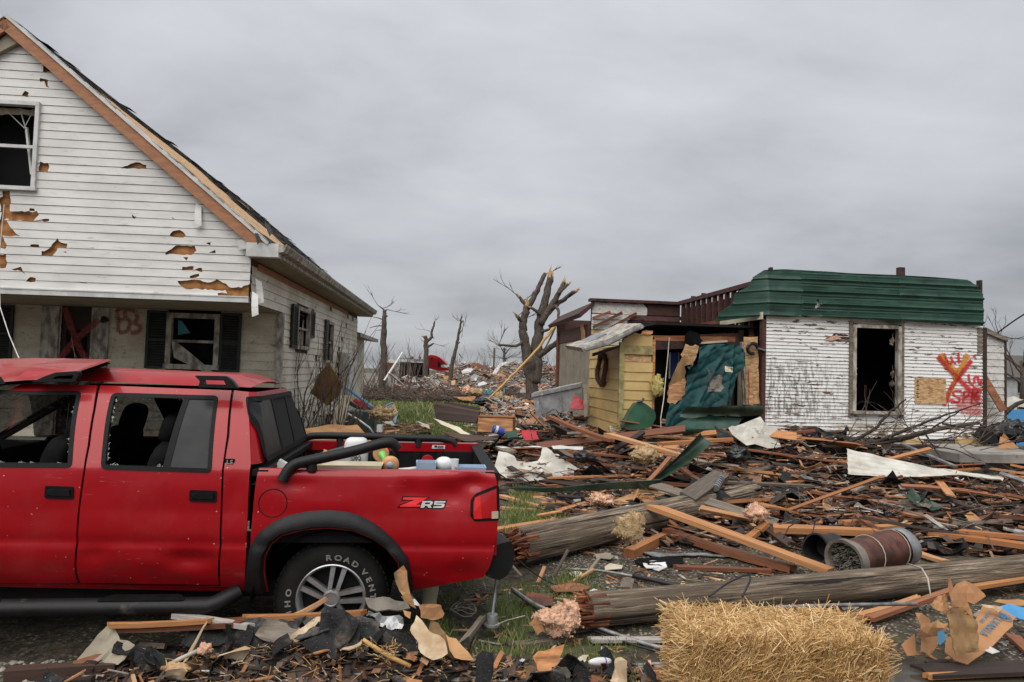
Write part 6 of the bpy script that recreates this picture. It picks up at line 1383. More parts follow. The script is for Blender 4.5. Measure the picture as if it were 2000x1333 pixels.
tree('bare_tree','small thin bare tree on the skyline left of the big broken tree',75.0,[(1070,700),(1070,640),(1072,590),(1070,560)],.2,.08,[([(1070,600),(1055,575),(1045,555)],.08,.03,0,0),([(1071,610),(1095,580),(1110,560)],.08,.03,0,0),([(1070,640),(1095,630),(1110,620)],.08,.03,0,0)],18,False,2.0)
# leafless scrub on the skyline
def scrub(px,py,Y,h,n,sp,label,name='bare_shrub',r=.02,depth=2,group=None,mat='twig'):
    g = P(px,py,Y); t = thing(name,label,'shrub',(g.x,g.y,0),0,group); b = MB()
    for _ in range(n): twigs(b,(rgt.uniform(-sp,sp) * .6,rgt.uniform(-sp,sp) * .3,rgt.uniform(0,.3)),(rgt.uniform(-.35,.35),rgt.uniform(-.3,.3),1),h * .62 * rgt.uniform(.5,1),r,depth,.45)
    b.build('stems',M[mat],t,kind='stuff')
for (px,Y,h,n,sp),w_ in zip(((770,46,3.4,12,1.8),(795,50,3.6,11,1.6),(735,38,2.6,9,1.2),(880,80,4.2,9,2),(915,84,4,9,2.4),(945,80,5,10,2),(965,86,4.6,8,2),(1005,80,4.4,9,2.4),(1100,46,4.0,10,1.4),(1085,60,4.4,9,2),(855,86,4.5,8,2)),
        ('just right of the snapped trunk by the eaves','above the far collapsed house','under the eaves of the gabled house','left of the slim leaning trunk','right of the slim leaning trunk','left of the thin bare post','at the thin bare post','right of the small thin bare tree','between the big broken tree and the white house','behind the big broken tree','behind the red lorry cab')):
    scrub(px,720,Y,h,n,sp,'leafless scrub ' + w_,group='leafless scrub on the skyline',r=.025)
g = P(965,700,70); b = MB(); b.tube([(g.x,70,0),(g.x,70,P(963,680,70).z)],.10,7); tag(b.build('utility_post',M['wood_grey']),'thin bare post standing on the skyline above the far rubble','post')
# trees, house and wreckage beyond the right hand corner
def full_tree(px,Y,H_,label,group=None):
    g = P(px,740,Y); t = thing('bare_tree',label,'tree',(g.x,g.y,0),0,group); b = MB(); b.tube([(0,0,-.2),(.1,0,H_ * .25),(0,.1,H_ * .45)],[.3,.24,.16],8); b.build('trunk',M['bark'],t,True)
    b = MB()
    for k in range(9): twigs(b,(0,0,H_ * (.2 + .028 * k)),(math.cos(k * 2.4),math.sin(k * 2.4),1.1),H_ * .28,.09,4,.55)
    b.build('twigs',M['twig'],t,kind='stuff')
full_tree(1998,52,8.2,'leafless tree filling the right edge beyond the annex'); full_tree(2080,60,9,'leafless tree beyond the leafless one at the right edge')
g = P(1996,758,62); fh = thing('grey_roofed_house','small far house with a dark grey roof and white walls beyond the annex','house',(g.x,62,0))
b = MB(); b.box((2,2,1.35),(8,5,2.7)); b.build('wall',M['house_far'],fh)
b = MB(); b.prism([(-2.6,-.9,2.5),(-2.6,4.9,2.5),(-2.6,2,4.6)],(9.4,0,0)); b.build('roof',M['shingle'],fh)
for x in (-.4,.7): b = MB(); b.box((x,-.53,1.6),(.7,.06,1.0)); wq = b.build('window',M['dark_glass'],fh); b = MB(); b.box((x,-.57,1.6),(.06,.05,1.0)); b.box((x,-.57,2.12),(.8,.05,.07)); b.box((x,-.57,1.08),(.8,.05,.07)); b.build('window_frame',M['white_metal'],wq)
a,c = P(1962,803,19),P(2060,842,19); b = MB(); b.sheet([(a.x,0.1),(c.x,.1),(c.x,a.z + .1),(a.x + .3,a.z + .04),(a.x,a.z)],lambda x,z: (x,19 + .05 * math.sin(x * 3) + .1 * z,z),.02,(),.3)
tag(b.build('blue_sheet',M['tarp_blue']),'sky blue panel standing beyond the annex at the right edge','panel')
b = MB(); b.sheet(jag(resample([(P(1960,785,24).x,P(1960,800,24).z),(P(2060,780,24).x,P(2060,795,24).z),(P(2050,770,24).x,P(2060,778,24).z),(P(1970,770,24).x,P(1965,778,24).z)],.3),.06,rgp),lambda x,z: (x,24 + z * .4,z + .08 * fbm((x * 2,z * 2,1))),.02,(),.3); b.add([(P(1958,790,24).x,24.1,0),(P(1990,790,24).x,24.1,0),(P(1990,790,24).x,24.1,P(1990,790,24).z)],[(0,1,2)])
tag(b.build('roof_sheet',M['white_sheet']),'torn whitish roof sheet above the sky blue panel','metal sheet')
limbm = MB(); limb(limbm,[P(1960,808,17),P(1968,803,17),P(1983,790,17),P(2010,780,17)],.07,.04); tag(limbm.build('fallen_limb',M['bark_dark'],None,True),'dark broken limb crossing in front of the sky blue panel','branch')
for k,(x0,y0,x1,y1) in enumerate(((1930,665,2080,575),(1925,640,2080,628),(1935,655,2080,600))):
    a,c = P(x0,y0,18),P(x1,y1,15); b = MB(); b.tube([a.lerp(c,t / 10) + Vector((0,0,-.35 * math.sin(math.pi * t / 10) * (1 if k else -.3))) for t in range(11)],.018 if k == 0 else .009,5)
    tag(b.build('power_line',M['cable']),('thick drooping power line running off the right edge from the annex roof','upper thin power line leaving the annex roof','thin power line between the thick one and the upper one')[k],'power line')
# ------------------------------------------------------------ far rubble field
rgf = random.Random(19)
b = MB(); nx_,ny_ = 70,60
b.grid(nx_,ny_,lambda u,v: (-22 + 36 * u,33 + 62 * v,far_heap(-22 + 36 * u,33 + 62 * v) - .06)); b.build('rubble_heap',M['bits_far'] if False else M['block'],None,False,'stuff')
def chunk(mb,c,L,w,t,yaw,pitch,roll=0.0):
    Mx = Matrix.Rotation(yaw,3,'Z') @ Matrix.Rotation(pitch,3,'Y') @ Matrix.Rotation(roll,3,'X'); c = Vector(c); k = rgf.uniform(.55,1); j = rgf.uniform(-.2,.2)
    vs = [c + Mx @ Vector(p) for p in ((-L / 2,-w / 2,-t / 2),(L / 2,-w / 2 * k,-t / 2),(L / 2 + j * L * .3,w / 2 * k,-t / 2),(-L / 2 + j * w,w / 2,-t / 2),(-L / 2,-w / 2,t / 2),(L / 2,-w / 2 * k,t / 2),(L / 2 + j * L * .3,w / 2 * k,t / 2),(-L / 2 + j * w,w / 2,t / 2))]
    mb.add(vs,[(3,2,1,0),(4,5,6,7),(0,1,5,4),(1,2,6,5),(2,3,7,6),(3,0,4,7)])
b = MB()
for _ in range(8500):
    x = rgf.uniform(-16,8); y = 34.5 + 48 * rgf.random() ** 1.15
    if x < -5 - (y - 30) * .16 or (x > 7 and y < 40): continue
    s_ = rgf.random() ** 2; L = .16 + .95 * s_
    chunk(b,(x,y,far_heap(x,y) + rgf.uniform(0,.22)),L,.05 + .3 * rgf.random() ** 3,.03 + .05 * rgf.random(),rgf.gauss(0,.9),rgf.gauss(0,.35),rgf.uniform(-.8,.8))
for _ in range(5200):
    x = rgf.uniform(-2.2,4.2); y = rgf.uniform(17.5,36)
    if x < -.35 - (y - 20) * .035 + .9 * fbm((x * .8,y * .5,0)): continue
    chunk(b,(x,y,rgf.uniform(0,.35) * (1 + .6 * fbm((x * .6,y * .4,1)))),.12 + .8 * rgf.random() ** 2,.04 + .25 * rgf.random() ** 3,.02 + .05 * rgf.random(),rgf.gauss(0,.9),rgf.gauss(0,.35),rgf.uniform(-.8,.8))
b.build('rubble',M['bits_far'],None,False,'stuff')
b = MB()
for _ in range(2600):
    x = rgf.uniform(-9,.5); y = rgf.uniform(34,40); p = Vector((x,y,far_heap(x,y) * .5 + rgf.uniform(0,.35))); d = Vector((rgf.gauss(0,1),rgf.gauss(0,.5),rgf.gauss(0,.22))).normalized() * rgf.uniform(.3,1.1); b.tube([p - d,p + Vector((0,0,rgf.uniform(-.05,.1))),p + d],[.018,.016,.006],3,False)
b.build('brushwood',M['twig'],None,False,'stuff')
# things that stand out of it
def plane_px(pts,Y,lean):
    """picture points laid on a plane that stands at depth Y and leans back by lean (depth per height)"""
    z0 = min(P(x,y,Y).z for x,y in pts); out = []; L = math.hypot(1,lean)
    for x,y in pts:
        d = ray(x,y); t = (Y + lean * (H - z0)) / (d.y - lean * d.z); p = EYE + d * t; out.append((p.x,(p.z - z0) * L))
    return out,z0,L
def upr(pts,Y,mat,name,label,cat,th=.03,amp=.03,lean=0.0,step=.3,jt=0.02,group=None,par=None,twist=0.0,fold=None):
    pl,z0,L = plane_px(pts,Y,lean); sd = len(name) + len(pl) + pts[0][0]; nrm = Vector((0,1,-lean)).normalized()
    def fn(x,q):
        z = q / L; k = amp * fbm((x / step * .25,q / step * .25,sd)) + twist * (x - pl[0][0]) + (fold(x,q) if fold else 0)
        return Vector((x,Y + lean * z,z0 + z)) + nrm * k
    b = MB(); b.sheet(jag(resample(pl,step),jt,rgp),fn,nrm * th,(),step); o = b.build(name,M[mat],par,False)
    return tag(o,label,cat,group) if label else o
Yh = 60.0; z3 = lambda x,y,Y=Yh: P(720 + x * 0.09,640 + y * 0.09,Y)
g = z3(800,900); rh = thing('ruined_house','far collapsed house with white eaves and dark rooms left of the red lorry cab','house',(g.x,Yh,0)); ox = g.x
def rb(x0,y0,x1,y1,mat,nm,d=0.0,th=.2,lab=None):
    a,c = z3(x0,y0),z3(x1,y1); b = MB(); b.box(((a.x + c.x) / 2 - ox,d,(a.z + c.z) / 2),(abs(c.x - a.x),th,abs(a.z - c.z))); return b.build(nm,M[mat],rh,label=lab)
rb(350,690,640,765,'white_metal','eaves_beam',-.1,.3); rb(640,705,1280,745,'white_metal','eaves_beam',-.1,.3); rb(950,685,1290,712,'galv','roof',.2,3); rb(340,770,560,1000,'brick_red','wall',0,.2); rb(640,750,1280,1150,'black','room_shade_sheet',1.0,.1); rb(660,655,960,680,'wood_grey','rafter_plate',.5,.2); rb(905,625,950,680,'brick_red','chimney_stub',.6,.4); rb(1080,630,1115,680,'brick_red','chimney_stub',.6,.4)  # the black box stands in for the shaded rooms
for x in (700,760,830,860,880): rb(x,750,x + 18,1050,'wood_grey','stud',.2,.1)
rb(1255,745,1278,900,'white_metal','porch_post',-.2,.15); rb(560,770,640,960,'trim_old','wall',0,.2)
Yc = 57.0; lc = bpy.data.objects.new('lorry_cab',None); COL.objects.link(lc); tag(lc,'red lorry cab with a sloping roof fairing half buried in far rubble','lorry')
q = [z3(x,y,Yc) for x,y in ((1275,880),(1300,610),(1350,595),(1440,605),(1540,650),(1630,730),(1690,800),(1640,810),(1545,790),(1555,850),(1700,880),(1830,930),(1800,1010),(1640,985))]
b = MB(); b.sheet([(p.x,p.z) for p in q],lambda x,z: (x,Yc + .5 * (1 - min(1,abs(z - q[0].z + 0.2))) - .05 * z,z),(0,2.0,0),(),.2); b.build('cab_body',M['red_enamel'],lc,40)
for l,nm,mt in (([(1335,700),(1350,665),(1405,650),(1400,675),(1370,695)],'fairing_vent','black'),([(1500,740),(1545,760),(1560,860),(1500,850)],'side_window','dark_glass'),([(1580,820),(1640,830),(1630,880),(1570,860)],'headlamp','white_metal')):
    qq = [z3(x,y,Yc) for x,y in l]; b = MB(); b.sheet([(p.x,p.z) for p in qq],lambda x,z: (x,Yc + .5 * (1 - min(1,abs(z - q[0].z + .2))) - .05 * z - .05,z),0,(),.2); b.build(nm,M[mt],lc)
FAR = [([(640,590),(760,545),(905,680),(830,700),(720,620)],42,'cream'),]
z2f = lambda l: [(820 + x * 0.12,680 + y * 0.12) for x,y in l]
for l,Y,mt,nm,lab,cat in (
    ([(780,235),(960,250),(1160,330),(1140,355),(960,310),(800,290)],56,'wood_red','roof_section','orange brown slab of roof boards topping the far rubble','roof section'),
    ([(1190,400),(1230,330),(1300,250),(1440,225),(1400,260),(1310,310),(1250,420),(1180,440)],48,'galv','bent_sheet','pale bent metal sheet arching up out of the rubble beside the big tree','metal sheet'),
    ([(670,380),(770,335),(880,340),(820,400),(700,430)],44,'white_metal','metal_sheet','crumpled white sheet in the middle of the far rubble','metal sheet'),
    ([(820,480),(900,420),(970,460),(920,540),(840,550)],41,'grey_box','metal_box','dented grey metal box below the crumpled white sheet','box'),
    ([(605,420),(685,425),(680,580),(615,575)],40,'block','ribbed_drum','dark grey ribbed drum standing in the far rubble','drum'),
    ([(155,490),(190,480),(270,600),(240,650)],40,'beige','beige_board','beige panel leaning in the far rubble below the red lorry cab','panel'),
    ([(510,540),(575,530),(585,600),(515,610)],39.5,'plastic_o','foam_block','orange foam block lying in the far rubble','block'),
    ([(1280,400),(1400,430),(1400,465),(1290,445)],43,'wood_fresh','board_raft','bright orange board panel under the arching metal sheet','panel'),
    ([(370,440),(470,440),(470,500),(400,520)],42,'wood_fresh','board_raft','bright orange board panel left of the grey ribbed drum','panel'),
    ([(950,590),(1050,545),(1110,570),(1090,600),(960,615)],37,'plastic_w','crushed_bag','white crushed sheet beyond the turquoise tub','sheet'),
    ([(1040,730),(1060,690),(1150,680),(1175,720),(1150,765),(1050,760)],35,'teal','plastic_tub','turquoise plastic tub beyond the lawn','tub'),
    ([(905,775),(1130,770),(1130,820),(1110,850),(910,850)],33,'bag','black_chest','black chest lying at the edge of the lawn','chest'),
    ([(545,790),(900,800),(870,880),(690,850)],34,'wood_fresh','board_raft','orange plank panel lying at the far edge of the lawn','panel'),
    ([(1190,800),(1225,785),(1290,920),(1250,920)],32,'galv','metal_strip','bent grey metal strip beside the foot of the yellow stripped pole','metal strip'),
    ([(1620,690),(1700,665),(1830,700),(1810,725),(1640,720)],34,'white_sheet','metal_sheet','pale buckled sheet in front of the big broken tree','metal sheet'),
    ([(1345,680),(1370,640),(1390,700),(1360,730)],35,'teal','plastic_tub','turquoise scrap beside the yellow stripped pole','scrap')):
    upr(z2f(l),Y,mt,nm,lab,cat,.25 if cat in ('box','drum','block','tub','chest') else .05,.12,.3,.35,.04)
p_ = lambda x,y,Y: P(820 + x * .12,680 + y * .12,Y)
clump(p_(780,700,35),(.30,.25,.22),'pink','insulation_heap','pinkish heap of insulation beyond the far edge of the lawn','insulation',1)
clump(p_(950,720,35),(.30,.25,.18),'tan_fluff','insulation_heap','tan heap of insulation left of the turquoise tub','insulation',5)
clump(p_(1300,820,33),(.2,.2,.3),'tan_fluff','insulation_heap','tan heap of insulation at the foot of the yellow stripped pole','insulation',7)
clump(p_(1450,850,32),(.32,.25,.17),'tan_fluff','insulation_heap','tan heap of insulation right of the yellow stripped pole','insulation',9)
clump(p_(1000,880,30),(.42,.3,.14),'bag','bag_heap','black heap of bags lying on the lawn','bags',4)
b = MB(); limb(b,[z4(955,915,30),z4(1040,835,30.3),z4(1120,755,30.6),z4(1210,660,30.9),z4(1300,570,31.2),z4(1390,445,31.5),z4(1480,345,31.8)],.04,.075,7,.05); limb(b,[z4(1290,585,31.1),z4(1360,470,31.4),z4(1440,370,31.7)],.035,.03,6,.05)
tag(b.build('stripped_pole',M['yellow_wood'],None,True),'yellow stripped branch leaning up across the big broken tree','branch')
for a,c,w in (((340,1150),(740,540),.12),((440,985),(745,1245),.16)):
    p,q_ = z3(*a,38),z3(*c,39); b = MB(); b.bar(p,q_,w,.06); tag(b.build('white_batten',M['white_metal']),'long white batten leaning up in front of the collapsed house' if w == .12 else 'white batten sloping down to the lawn below the leaning one','batten')
# ------------------------------------------------------------ wreckage in front of the houses
rgd = random.Random(101)
BV = {}
def board_mesh(mat,k):
    """unit board, 1 x 1 x 1, with ragged snapped ends and a slight warp"""
    key = (mat,k)
    if key in BV: return BV[key]
    r = random.Random(k * 7 + 3); nc = 4; st = (0,.3,.7,1); rag0 = [r.uniform(0,.09) * (k % 3 > 0) for _ in range(nc)]; rag1 = [r.uniform(0,.09) * (k % 4 > 0) for _ in range(nc)]
    bow,tw = r.uniform(-.9,.9) if k % 2 else 0.0,r.uniform(-.25,.25); vs = []
    for i,s_ in enumerate(st):
        for j in range(nc):
            y = j / (nc - 1) - .5; x = s_ - .5 + (rag0[j] if i == 0 else 0) - (rag1[j] if i == 3 else 0)
            for h in (-.5,.5): vs.append((x,y,h + bow * (1 - (2 * x) ** 2) + tw * 2 * y * x))
    id_ = lambda i,j,h: (i * nc + j) * 2 + h; fs = []
    for i in range(3):
        for j in range(nc - 1): fs += [(id_(i,j,1),id_(i + 1,j,1),id_(i + 1,j + 1,1),id_(i,j + 1,1)),(id_(i,j + 1,0),id_(i + 1,j + 1,0),id_(i + 1,j,0),id_(i,j,0))]
        fs += [(id_(i,0,0),id_(i + 1,0,0),id_(i + 1,0,1),id_(i,0,1)),(id_(i,nc - 1,1),id_(i + 1,nc - 1,1),id_(i + 1,nc - 1,0),id_(i,nc - 1,0))]
    for j in range(nc - 1): fs += [(id_(0,j + 1,0),id_(0,j,0),id_(0,j,1),id_(0,j + 1,1)),(id_(3,j,0),id_(3,j + 1,0),id_(3,j + 1,1),id_(3,j,1))]
    me = bpy.data.meshes.new('board_shape'); me.from_pydata(vs,[],fs); me.materials.append(M[mat]); BV[key] = me; return me
def board(p0,p1,w,t,mat,roll=0.0,k=None,name='board',label=None,cat=None,group=None):
    p0,p1 = Vector(p0),Vector(p1); o = new_obj(name,board_mesh(mat,rgd.randrange(12) if k is None else k)); d = p1 - p0
    B = basis(d) @ Matrix.Rotation(roll,3,'X'); c = (p0 + p1) / 2
    o.matrix_world = Matrix.Translation(c) @ B.to_4x4() @ Matrix.Diagonal((d.length,w,t,1)); return tag(o,label,cat,group)
def hero(x0,y0,x1,y1,z0,z1,w,t,mat,label,name='board',cat='board',roll=0.0,k=None):
    return board(G(x0,y0,z0),G(x1,y1,z1),w,t,mat,roll,k,name,label,cat)
# -- heap of small scraps under the larger pieces
b = MB(); b.grid(90,60,lambda u,v: (0.1 + 11 * u,6.9 + 6.0 * v,mound(0.1 + 11 * u,6.9 + 6.0 * v) - .035 + .02 * fbm((u * 60,v * 40,3)))); b.build('rubble_heap',M['ground'] if False else M['bits_dark'],None,False,'stuff')
def scatter(mb,n,fx,hfn,L0,L1,w0,w1,t0=.004,t1=.02,flat=.16,yawsd=.7,lift=.10):
    for _ in range(n):
        q = fx()
        if q is None: continue
        x,y = q; L = L0 + (L1 - L0) * rgd.random() ** 2; chunk(mb,(x,y,hfn(x,y) + rgd.random() ** 2 * lift),L,w0 + (w1 - w0) * rgd.random() ** 2,rgd.uniform(t0,t1),rgd.gauss(0,yawsd),rgd.gauss(0,flat),rgd.gauss(0,flat * 1.6))
def regA():
    x = rgd.uniform(.3,9.5); y = 7.0 + 5.9 * rgd.random()
    if x - .10 * (y - 8) < .35 + .5 * rgd.random(): return None
    if y < 8.0 and rgd.random() < .55: return None
    return x,y
top = lambda x,y: max(mound(x,y),gz(x,y))
b = MB(); scatter(b,11000,regA,top,.07,.55,.015,.09,lift=.13); b.build('splinters',M['bits'],None,False,'stuff')
b = MB(); scatter(b,5200,regA,top,.06,.30,.05,.22,.003,.008,.3,1.6,.11); b.build('dark_scraps',M['bits_dark'],None,False,'stuff')
def topD(x,y): return gz(x,y) + .42 * min(1,kD(x,y)) * (.7 + .7 * fbm((x,y,3))) + .45 * sst(-2.5,-3.3,x) * math.exp(-((y - 15.4) / 1.2) ** 2)
def regD():
    x = rgd.uniform(-3.6,2.6); y = rgd.uniform(9.5,20); k = kD(x,y) + (x < -2.2) * .6
    return (x,y) if rgd.random() < k * sst(-.2,.3,.3 + fbm((x * .7,y * .5,4))) else None
b = MB(); scatter(b,1500,regA,lambda x,y: top(x,y) + .05,.03,.16,.015,.08,.002,.006,.4,1.6,.10); b.build('litter',M['bits_far'],None,False,'stuff')
b = MB()
for _ in range(900):
    q = regA() or regD()
    if not q: continue
    p = Vector((q[0],q[1],(top if q[1] < 12.6 and q[0] > .9 else topD)(*q) + .06 + .12 * rgd.random())); d = Vector((rgd.gauss(0,1),rgd.gauss(0,.6),rgd.gauss(0,.25))).normalized() * rgd.uniform(.1,.45); b.tube([p - d,p + Vector((0,0,rgd.uniform(-.03,.06))),p + d],[.006,.005,.002],3,False)
b.build('loose_twigs',M['twig'],None,False,'stuff')
def regM():   # thin scatter over the gravel between and around the poles
    x = rgd.uniform(-.4,4.6); y = rgd.uniform(3.5,7.4); return (x,y) if fbm((x * 1.1,y * 1.4,2)) > -.05 + .25 * rgd.random() else None
b = MB(); scatter(b,2600,regM,gz,.02,.22,.006,.035,.002,.010,.12,1.6,.015); b.build('splinters',M['bits'],None,False,'stuff')
b = MB(); scatter(b,12000,regD,topD,.08,.6,.02,.12,lift=.14); b.build('splinters',M['bits'],None,False,'stuff')
b = MB(); scatter(b,3000,regD,topD,.08,.35,.06,.25,.003,.008,.35,1.6,.10); b.build('dark_scraps',M['bits_dark'],None,False,'stuff')
def regL():  # lawn litter
    x = rgd.uniform(-6,2); y = rgd.uniform(14,34); return (x,y) if fbm((x * .5,y * .3,2)) > .12 else None
b = MB(); scatter(b,900,regL,gz,.06,.4,.03,.16,.004,.02,.2,1.5,.06); b.build('litter',M['bits_far'],None,False,'stuff')
def regE():  # strip in front of the pickup
    x = rgd.uniform(-2.4,.9); y = rgd.uniform(3.45,4.15); return (x,y)
def fore(x,y): return gz(x,y) + .16 * math.exp(-((x + .95) / .75) ** 2 - ((y - 3.92) / .20) ** 2)
b = MB(); b.grid(60,12,lambda u,v: (-2.2 + 2.6 * u,3.45 + .72 * v,fore(-2.2 + 2.6 * u,3.45 + .72 * v) - .02 + .02 * fbm((u * 20,v * 9,1)))); b.build('rubble_heap',M['bits_dark'],None,False,'stuff')
b = MB(); scatter(b,620,regE,fore,.03,.34,.006,.04,.002,.008,.25,1.3,.05); b.build('splinters',M['bits'],None,False,'stuff')
b = MB(); scatter(b,1700,regE,fore,.02,.13,.02,.08,.002,.005,.35,1.6,.04); b.build('dark_scraps',M['bits_dark'],None,False,'stuff')
# -- boards and sheets one can tell apart
LM = [('rusty tank',3.3,6.1),('middle fallen pole',1.5,7.2),('corrugated sheet',5.6,9.6),('whitish torn panel',3.7,10.7),('sprayed wall',5.6,12.2),('upright green strip',2.35,8.9),('concrete slab',7.6,10.4),('tan yellow porch',1.6,12.0),('long bright orange plank',2.4,6.6),('thick orange beam',3.6,7.0),
      ('plywood sheet',1.9,7.7),('dark tub end',1.0,9.6),('bin bag',3.2,9.4),('wooden crate',-.25,12.0),('grey cabinet',.9,15.0),('slatted panel',-1.0,13.6),('red sheets',.3,10.9),('air conditioner',-3.1,14.2),('chalky roof sheet',.4,9.4),('orange beams at the right edge',5.2,6.9),('black roofing by the wall',5.4,11.6),('tail lamp',.1,7.0),('rear wheel',-1.0,4.05),('ribbed siding piece',-2.2,3.9),('cream peeling',-.42,3.9),('step bar',-1.75,4.0),('dry stalk',-.65,3.75),('orange flake',.25,3.85),('long white door',-3.5,15.2),('pale metal strip',6.6,10.4)]
def where_is(x,y):
    n,lx,ly = min(LM,key=lambda l: (l[1] - x) ** 2 + (l[2] - y) ** 2); dx,dy = x - lx,y - ly
    if dx * dx + dy * dy < .12: return 'right by the ' + n
    if abs(dx) > abs(dy): return ('right of the ' if dx > 0 else 'left of the ') + n
    return ('behind the ' if dy > 0 else 'in front of the ') + n
KIND = {'wood_fresh': ('bright orange','lumber'),'wood_red': ('reddish brown','lumber'),'wood_dark': ('dark brown','old board'),'wood_grey': ('grey weathered','board'),'wood_white': ('white painted','board')}
def boards(n,reg,hfn,mats,L0,L1,where,yawsd=.5,lift=.16,pitch=.10,wmul=1.0):
    for _ in range(n):
        q = None
        while q is None: q = reg()
        x,y = q; L = L0 + (L1 - L0) * rgd.random() ** 1.6; mat = rgd.choices(list(mats),list(mats.values()))[0]; a = rgd.gauss(0,yawsd); p_ = rgd.gauss(0,pitch); d = Vector((math.cos(a),math.sin(a),p_)) * L / 2
        w,t = rgd.choice(((.085,.038),(.14,.038),(.10,.02),(.18,.02),(.06,.03))); z = hfn(x,y) + t / 2 + lift * rgd.random() + abs(d.z) * .6; c = Vector((x,y,z)); lk = ('long' if L > 1.5 else 'short' if L < .9 else 'medium')
        board(c - d,c + d,w * wmul,t,mat,rgd.gauss(0,.35),None,'board',f"{lk} {'narrow ' if w < .09 else 'wide ' if w > .15 else ''}{KIND[mat][0]} {KIND[mat][1].split()[-1]} {'slanting away' if abs(a) > .6 else 'tilted up' if abs(p_) > .09 else 'lying'} {where_is(x, y)}",'board',f'{lk} {KIND[mat][0]} boards {where}')
regA2 = lambda: (lambda q: q if q and q[0] > .9 else None)(regA())
boards(165,regA2,top,{'wood_fresh': 44,'wood_red': 34,'wood_dark': 24,'wood_grey': 9},.5,2.6,'in the heap before the white house')
boards(64,lambda: (lambda q: q if q and (q[0] > -1.6 or rgd.random() < .25) else None)(regD()),topD,{'wood_fresh': 4,'wood_red': 7,'wood_dark': 7,'wood_grey': 5,'wood_white': 2},.6,2.2,'scattered between the two houses',.8,.14)
boards(14,lambda: (rgd.uniform(.2,1.4),rgd.uniform(6.5,10.5)),gz,{'wood_fresh': 5,'wood_grey': 3,'wood_red': 3},.5,1.4,'on the grass behind the pickup',.6,.03,.02)
def sheet_bit(c,sx,sy,mat,name,label,cat,group,yaw,pitch,roll,th=.006,curl=.1):
    q = jag(resample([(-sx / 2,-sy / 2),(sx / 2,-sy / 2),(sx / 2,sy / 2),(-sx / 2,sy / 2)],min(sx,sy) / 2.2),min(sx,sy) * .13,rgd); sd = rgd.random() * 50
    b = MB(); b.sheet(q,lambda x,y: (x,y,curl * (x * x / sx) + curl * .6 * fbm((x * 3,y * 3,sd))),th,(),min(sx,sy) / 2.5); o = b.build(name,M[mat]); o.matrix_world = Matrix.Translation(c) @ (Matrix.Rotation(yaw,3,'Z') @ Matrix.Rotation(pitch,3,'Y') @ Matrix.Rotation(roll,3,'X')).to_4x4(); return tag(o,label,cat,group)
def bits(n,reg,hfn,mat,name,label,cat,s0,s1,lift=.14,tilt=.3,curl=.25):
    for _ in range(n):
        q = None
        while q is None: q = reg()
        s_ = rgd.uniform(s0,s1); sheet_bit((q[0],q[1],hfn(*q) + .02 + lift * rgd.random()),s_,s_ * rgd.uniform(.4,.8),mat,name,f"{'large' if s_ > (s0 + 2 * s1) / 3 else 'small' if s_ < (2 * s0 + s1) / 3 else 'middling'} {label.split(' in the ')[0].split(' on the ')[0].replace('small ', '')} {where_is(*q)}",cat,label.split(' in the ')[0].split(' on the ')[0] + ' pieces',rgd.uniform(0,6.28),rgd.gauss(0,tilt),rgd.gauss(0,tilt),.006,curl)
bits(64,regA2,top,'felt','roofing_sheet','black torn roofing sheet in the heap before the white house','roofing',.25,.75)
bits(12,regA2,top,'wood_grey','shingle_sheet','grey torn shingle sheet in the heap before the white house','roofing',.25,.5)
bits(16,regA2,top,'white_sheet','metal_scrap','small whitish metal scrap in the heap before the white house','metal scrap',.15,.35)
bits(7,regA2,top,'green_dull','cladding_scrap','small green cladding scrap in the heap before the white house','metal scrap',.18,.4)
bits(14,regA2,top,'ply','plywood_scrap','broken plywood scrap in the heap before the white house','plywood',.2,.5)
bits(16,regD,topD,'white_sheet','metal_scrap','small whitish metal scrap on the ground between the two houses','metal scrap',.2,.5)
bits(12,regD,topD,'felt','roofing_sheet','black torn roofing sheet on the ground between the two houses','roofing',.3,.8)
bits(12,regD,topD,'cream','panel_scrap','cream panel scrap on the ground between the two houses','panel',.2,.5)
for k in range(9):
    q = None
    while q is None: q = regA2()
    clump((q[0],q[1] * .6 + 3.6,top(q[0],q[1] * .6 + 3.6) + .07),(rgd.uniform(.06,.15),.08,.055),'pink','insulation_tuft','tuft of pink insulation ' + where_is(q[0],q[1] * .6 + 3.6),'insulation',k * 3 + 1,None,'pink insulation tufts in the heap',14)
# -- particular pieces of lumber
hero(1270,988,1622,1116,.36,.10,.15,.045,'wood_fresh','long bright orange plank lying across the middle fallen pole',k=4)
hero(1302,1036,1556,1112,.10,.04,.15,.05,'wood_red','brown beam beneath the long bright orange plank',k=3)
hero(1226,1084,1300,1048,.05,.06,.09,.085,'wood_fresh','short orange block lying near the middle fallen pole',k=1)
hero(1312,1108,1520,1116,.02,.02,.07,.03,'wood_red','thin red strip on the gravel before the brown beam',k=1)
hero(975,968,1100,1003,.03,.03,.07,.035,'wood_fresh','slanting orange stick on the grass right behind the tail lamp',k=4)
hero(972,992,1182,1010,.02,.03,.06,.03,'wood_fresh','long thin tan stick on the grass behind the tail lamp',k=1)
hero(968,1036,1088,1016,.03,.08,.10,.04,'wood_fresh','orange offcut beside the rear bumper',k=4)
hero(968,1046,1020,1048,.02,.02,.08,.03,'wood_grey','pale offcut below the orange offcut at the bumper',k=4)
hero(1058,985,1150,981,.04,.04,.10,.045,'wood_fresh','short orange stud on the grass by the plywood sheet',k=0)
hero(1150,978,1238,966,.10,.12,.06,.03,'wood_grey','pale stick leading to the plywood sheet',k=1)
board(P(1185,848,10.6),P(1340,893,9.3),.13,.045,'wood_fresh',0,4,'board','long orange plank sloping down from the tan yellow porch','board')
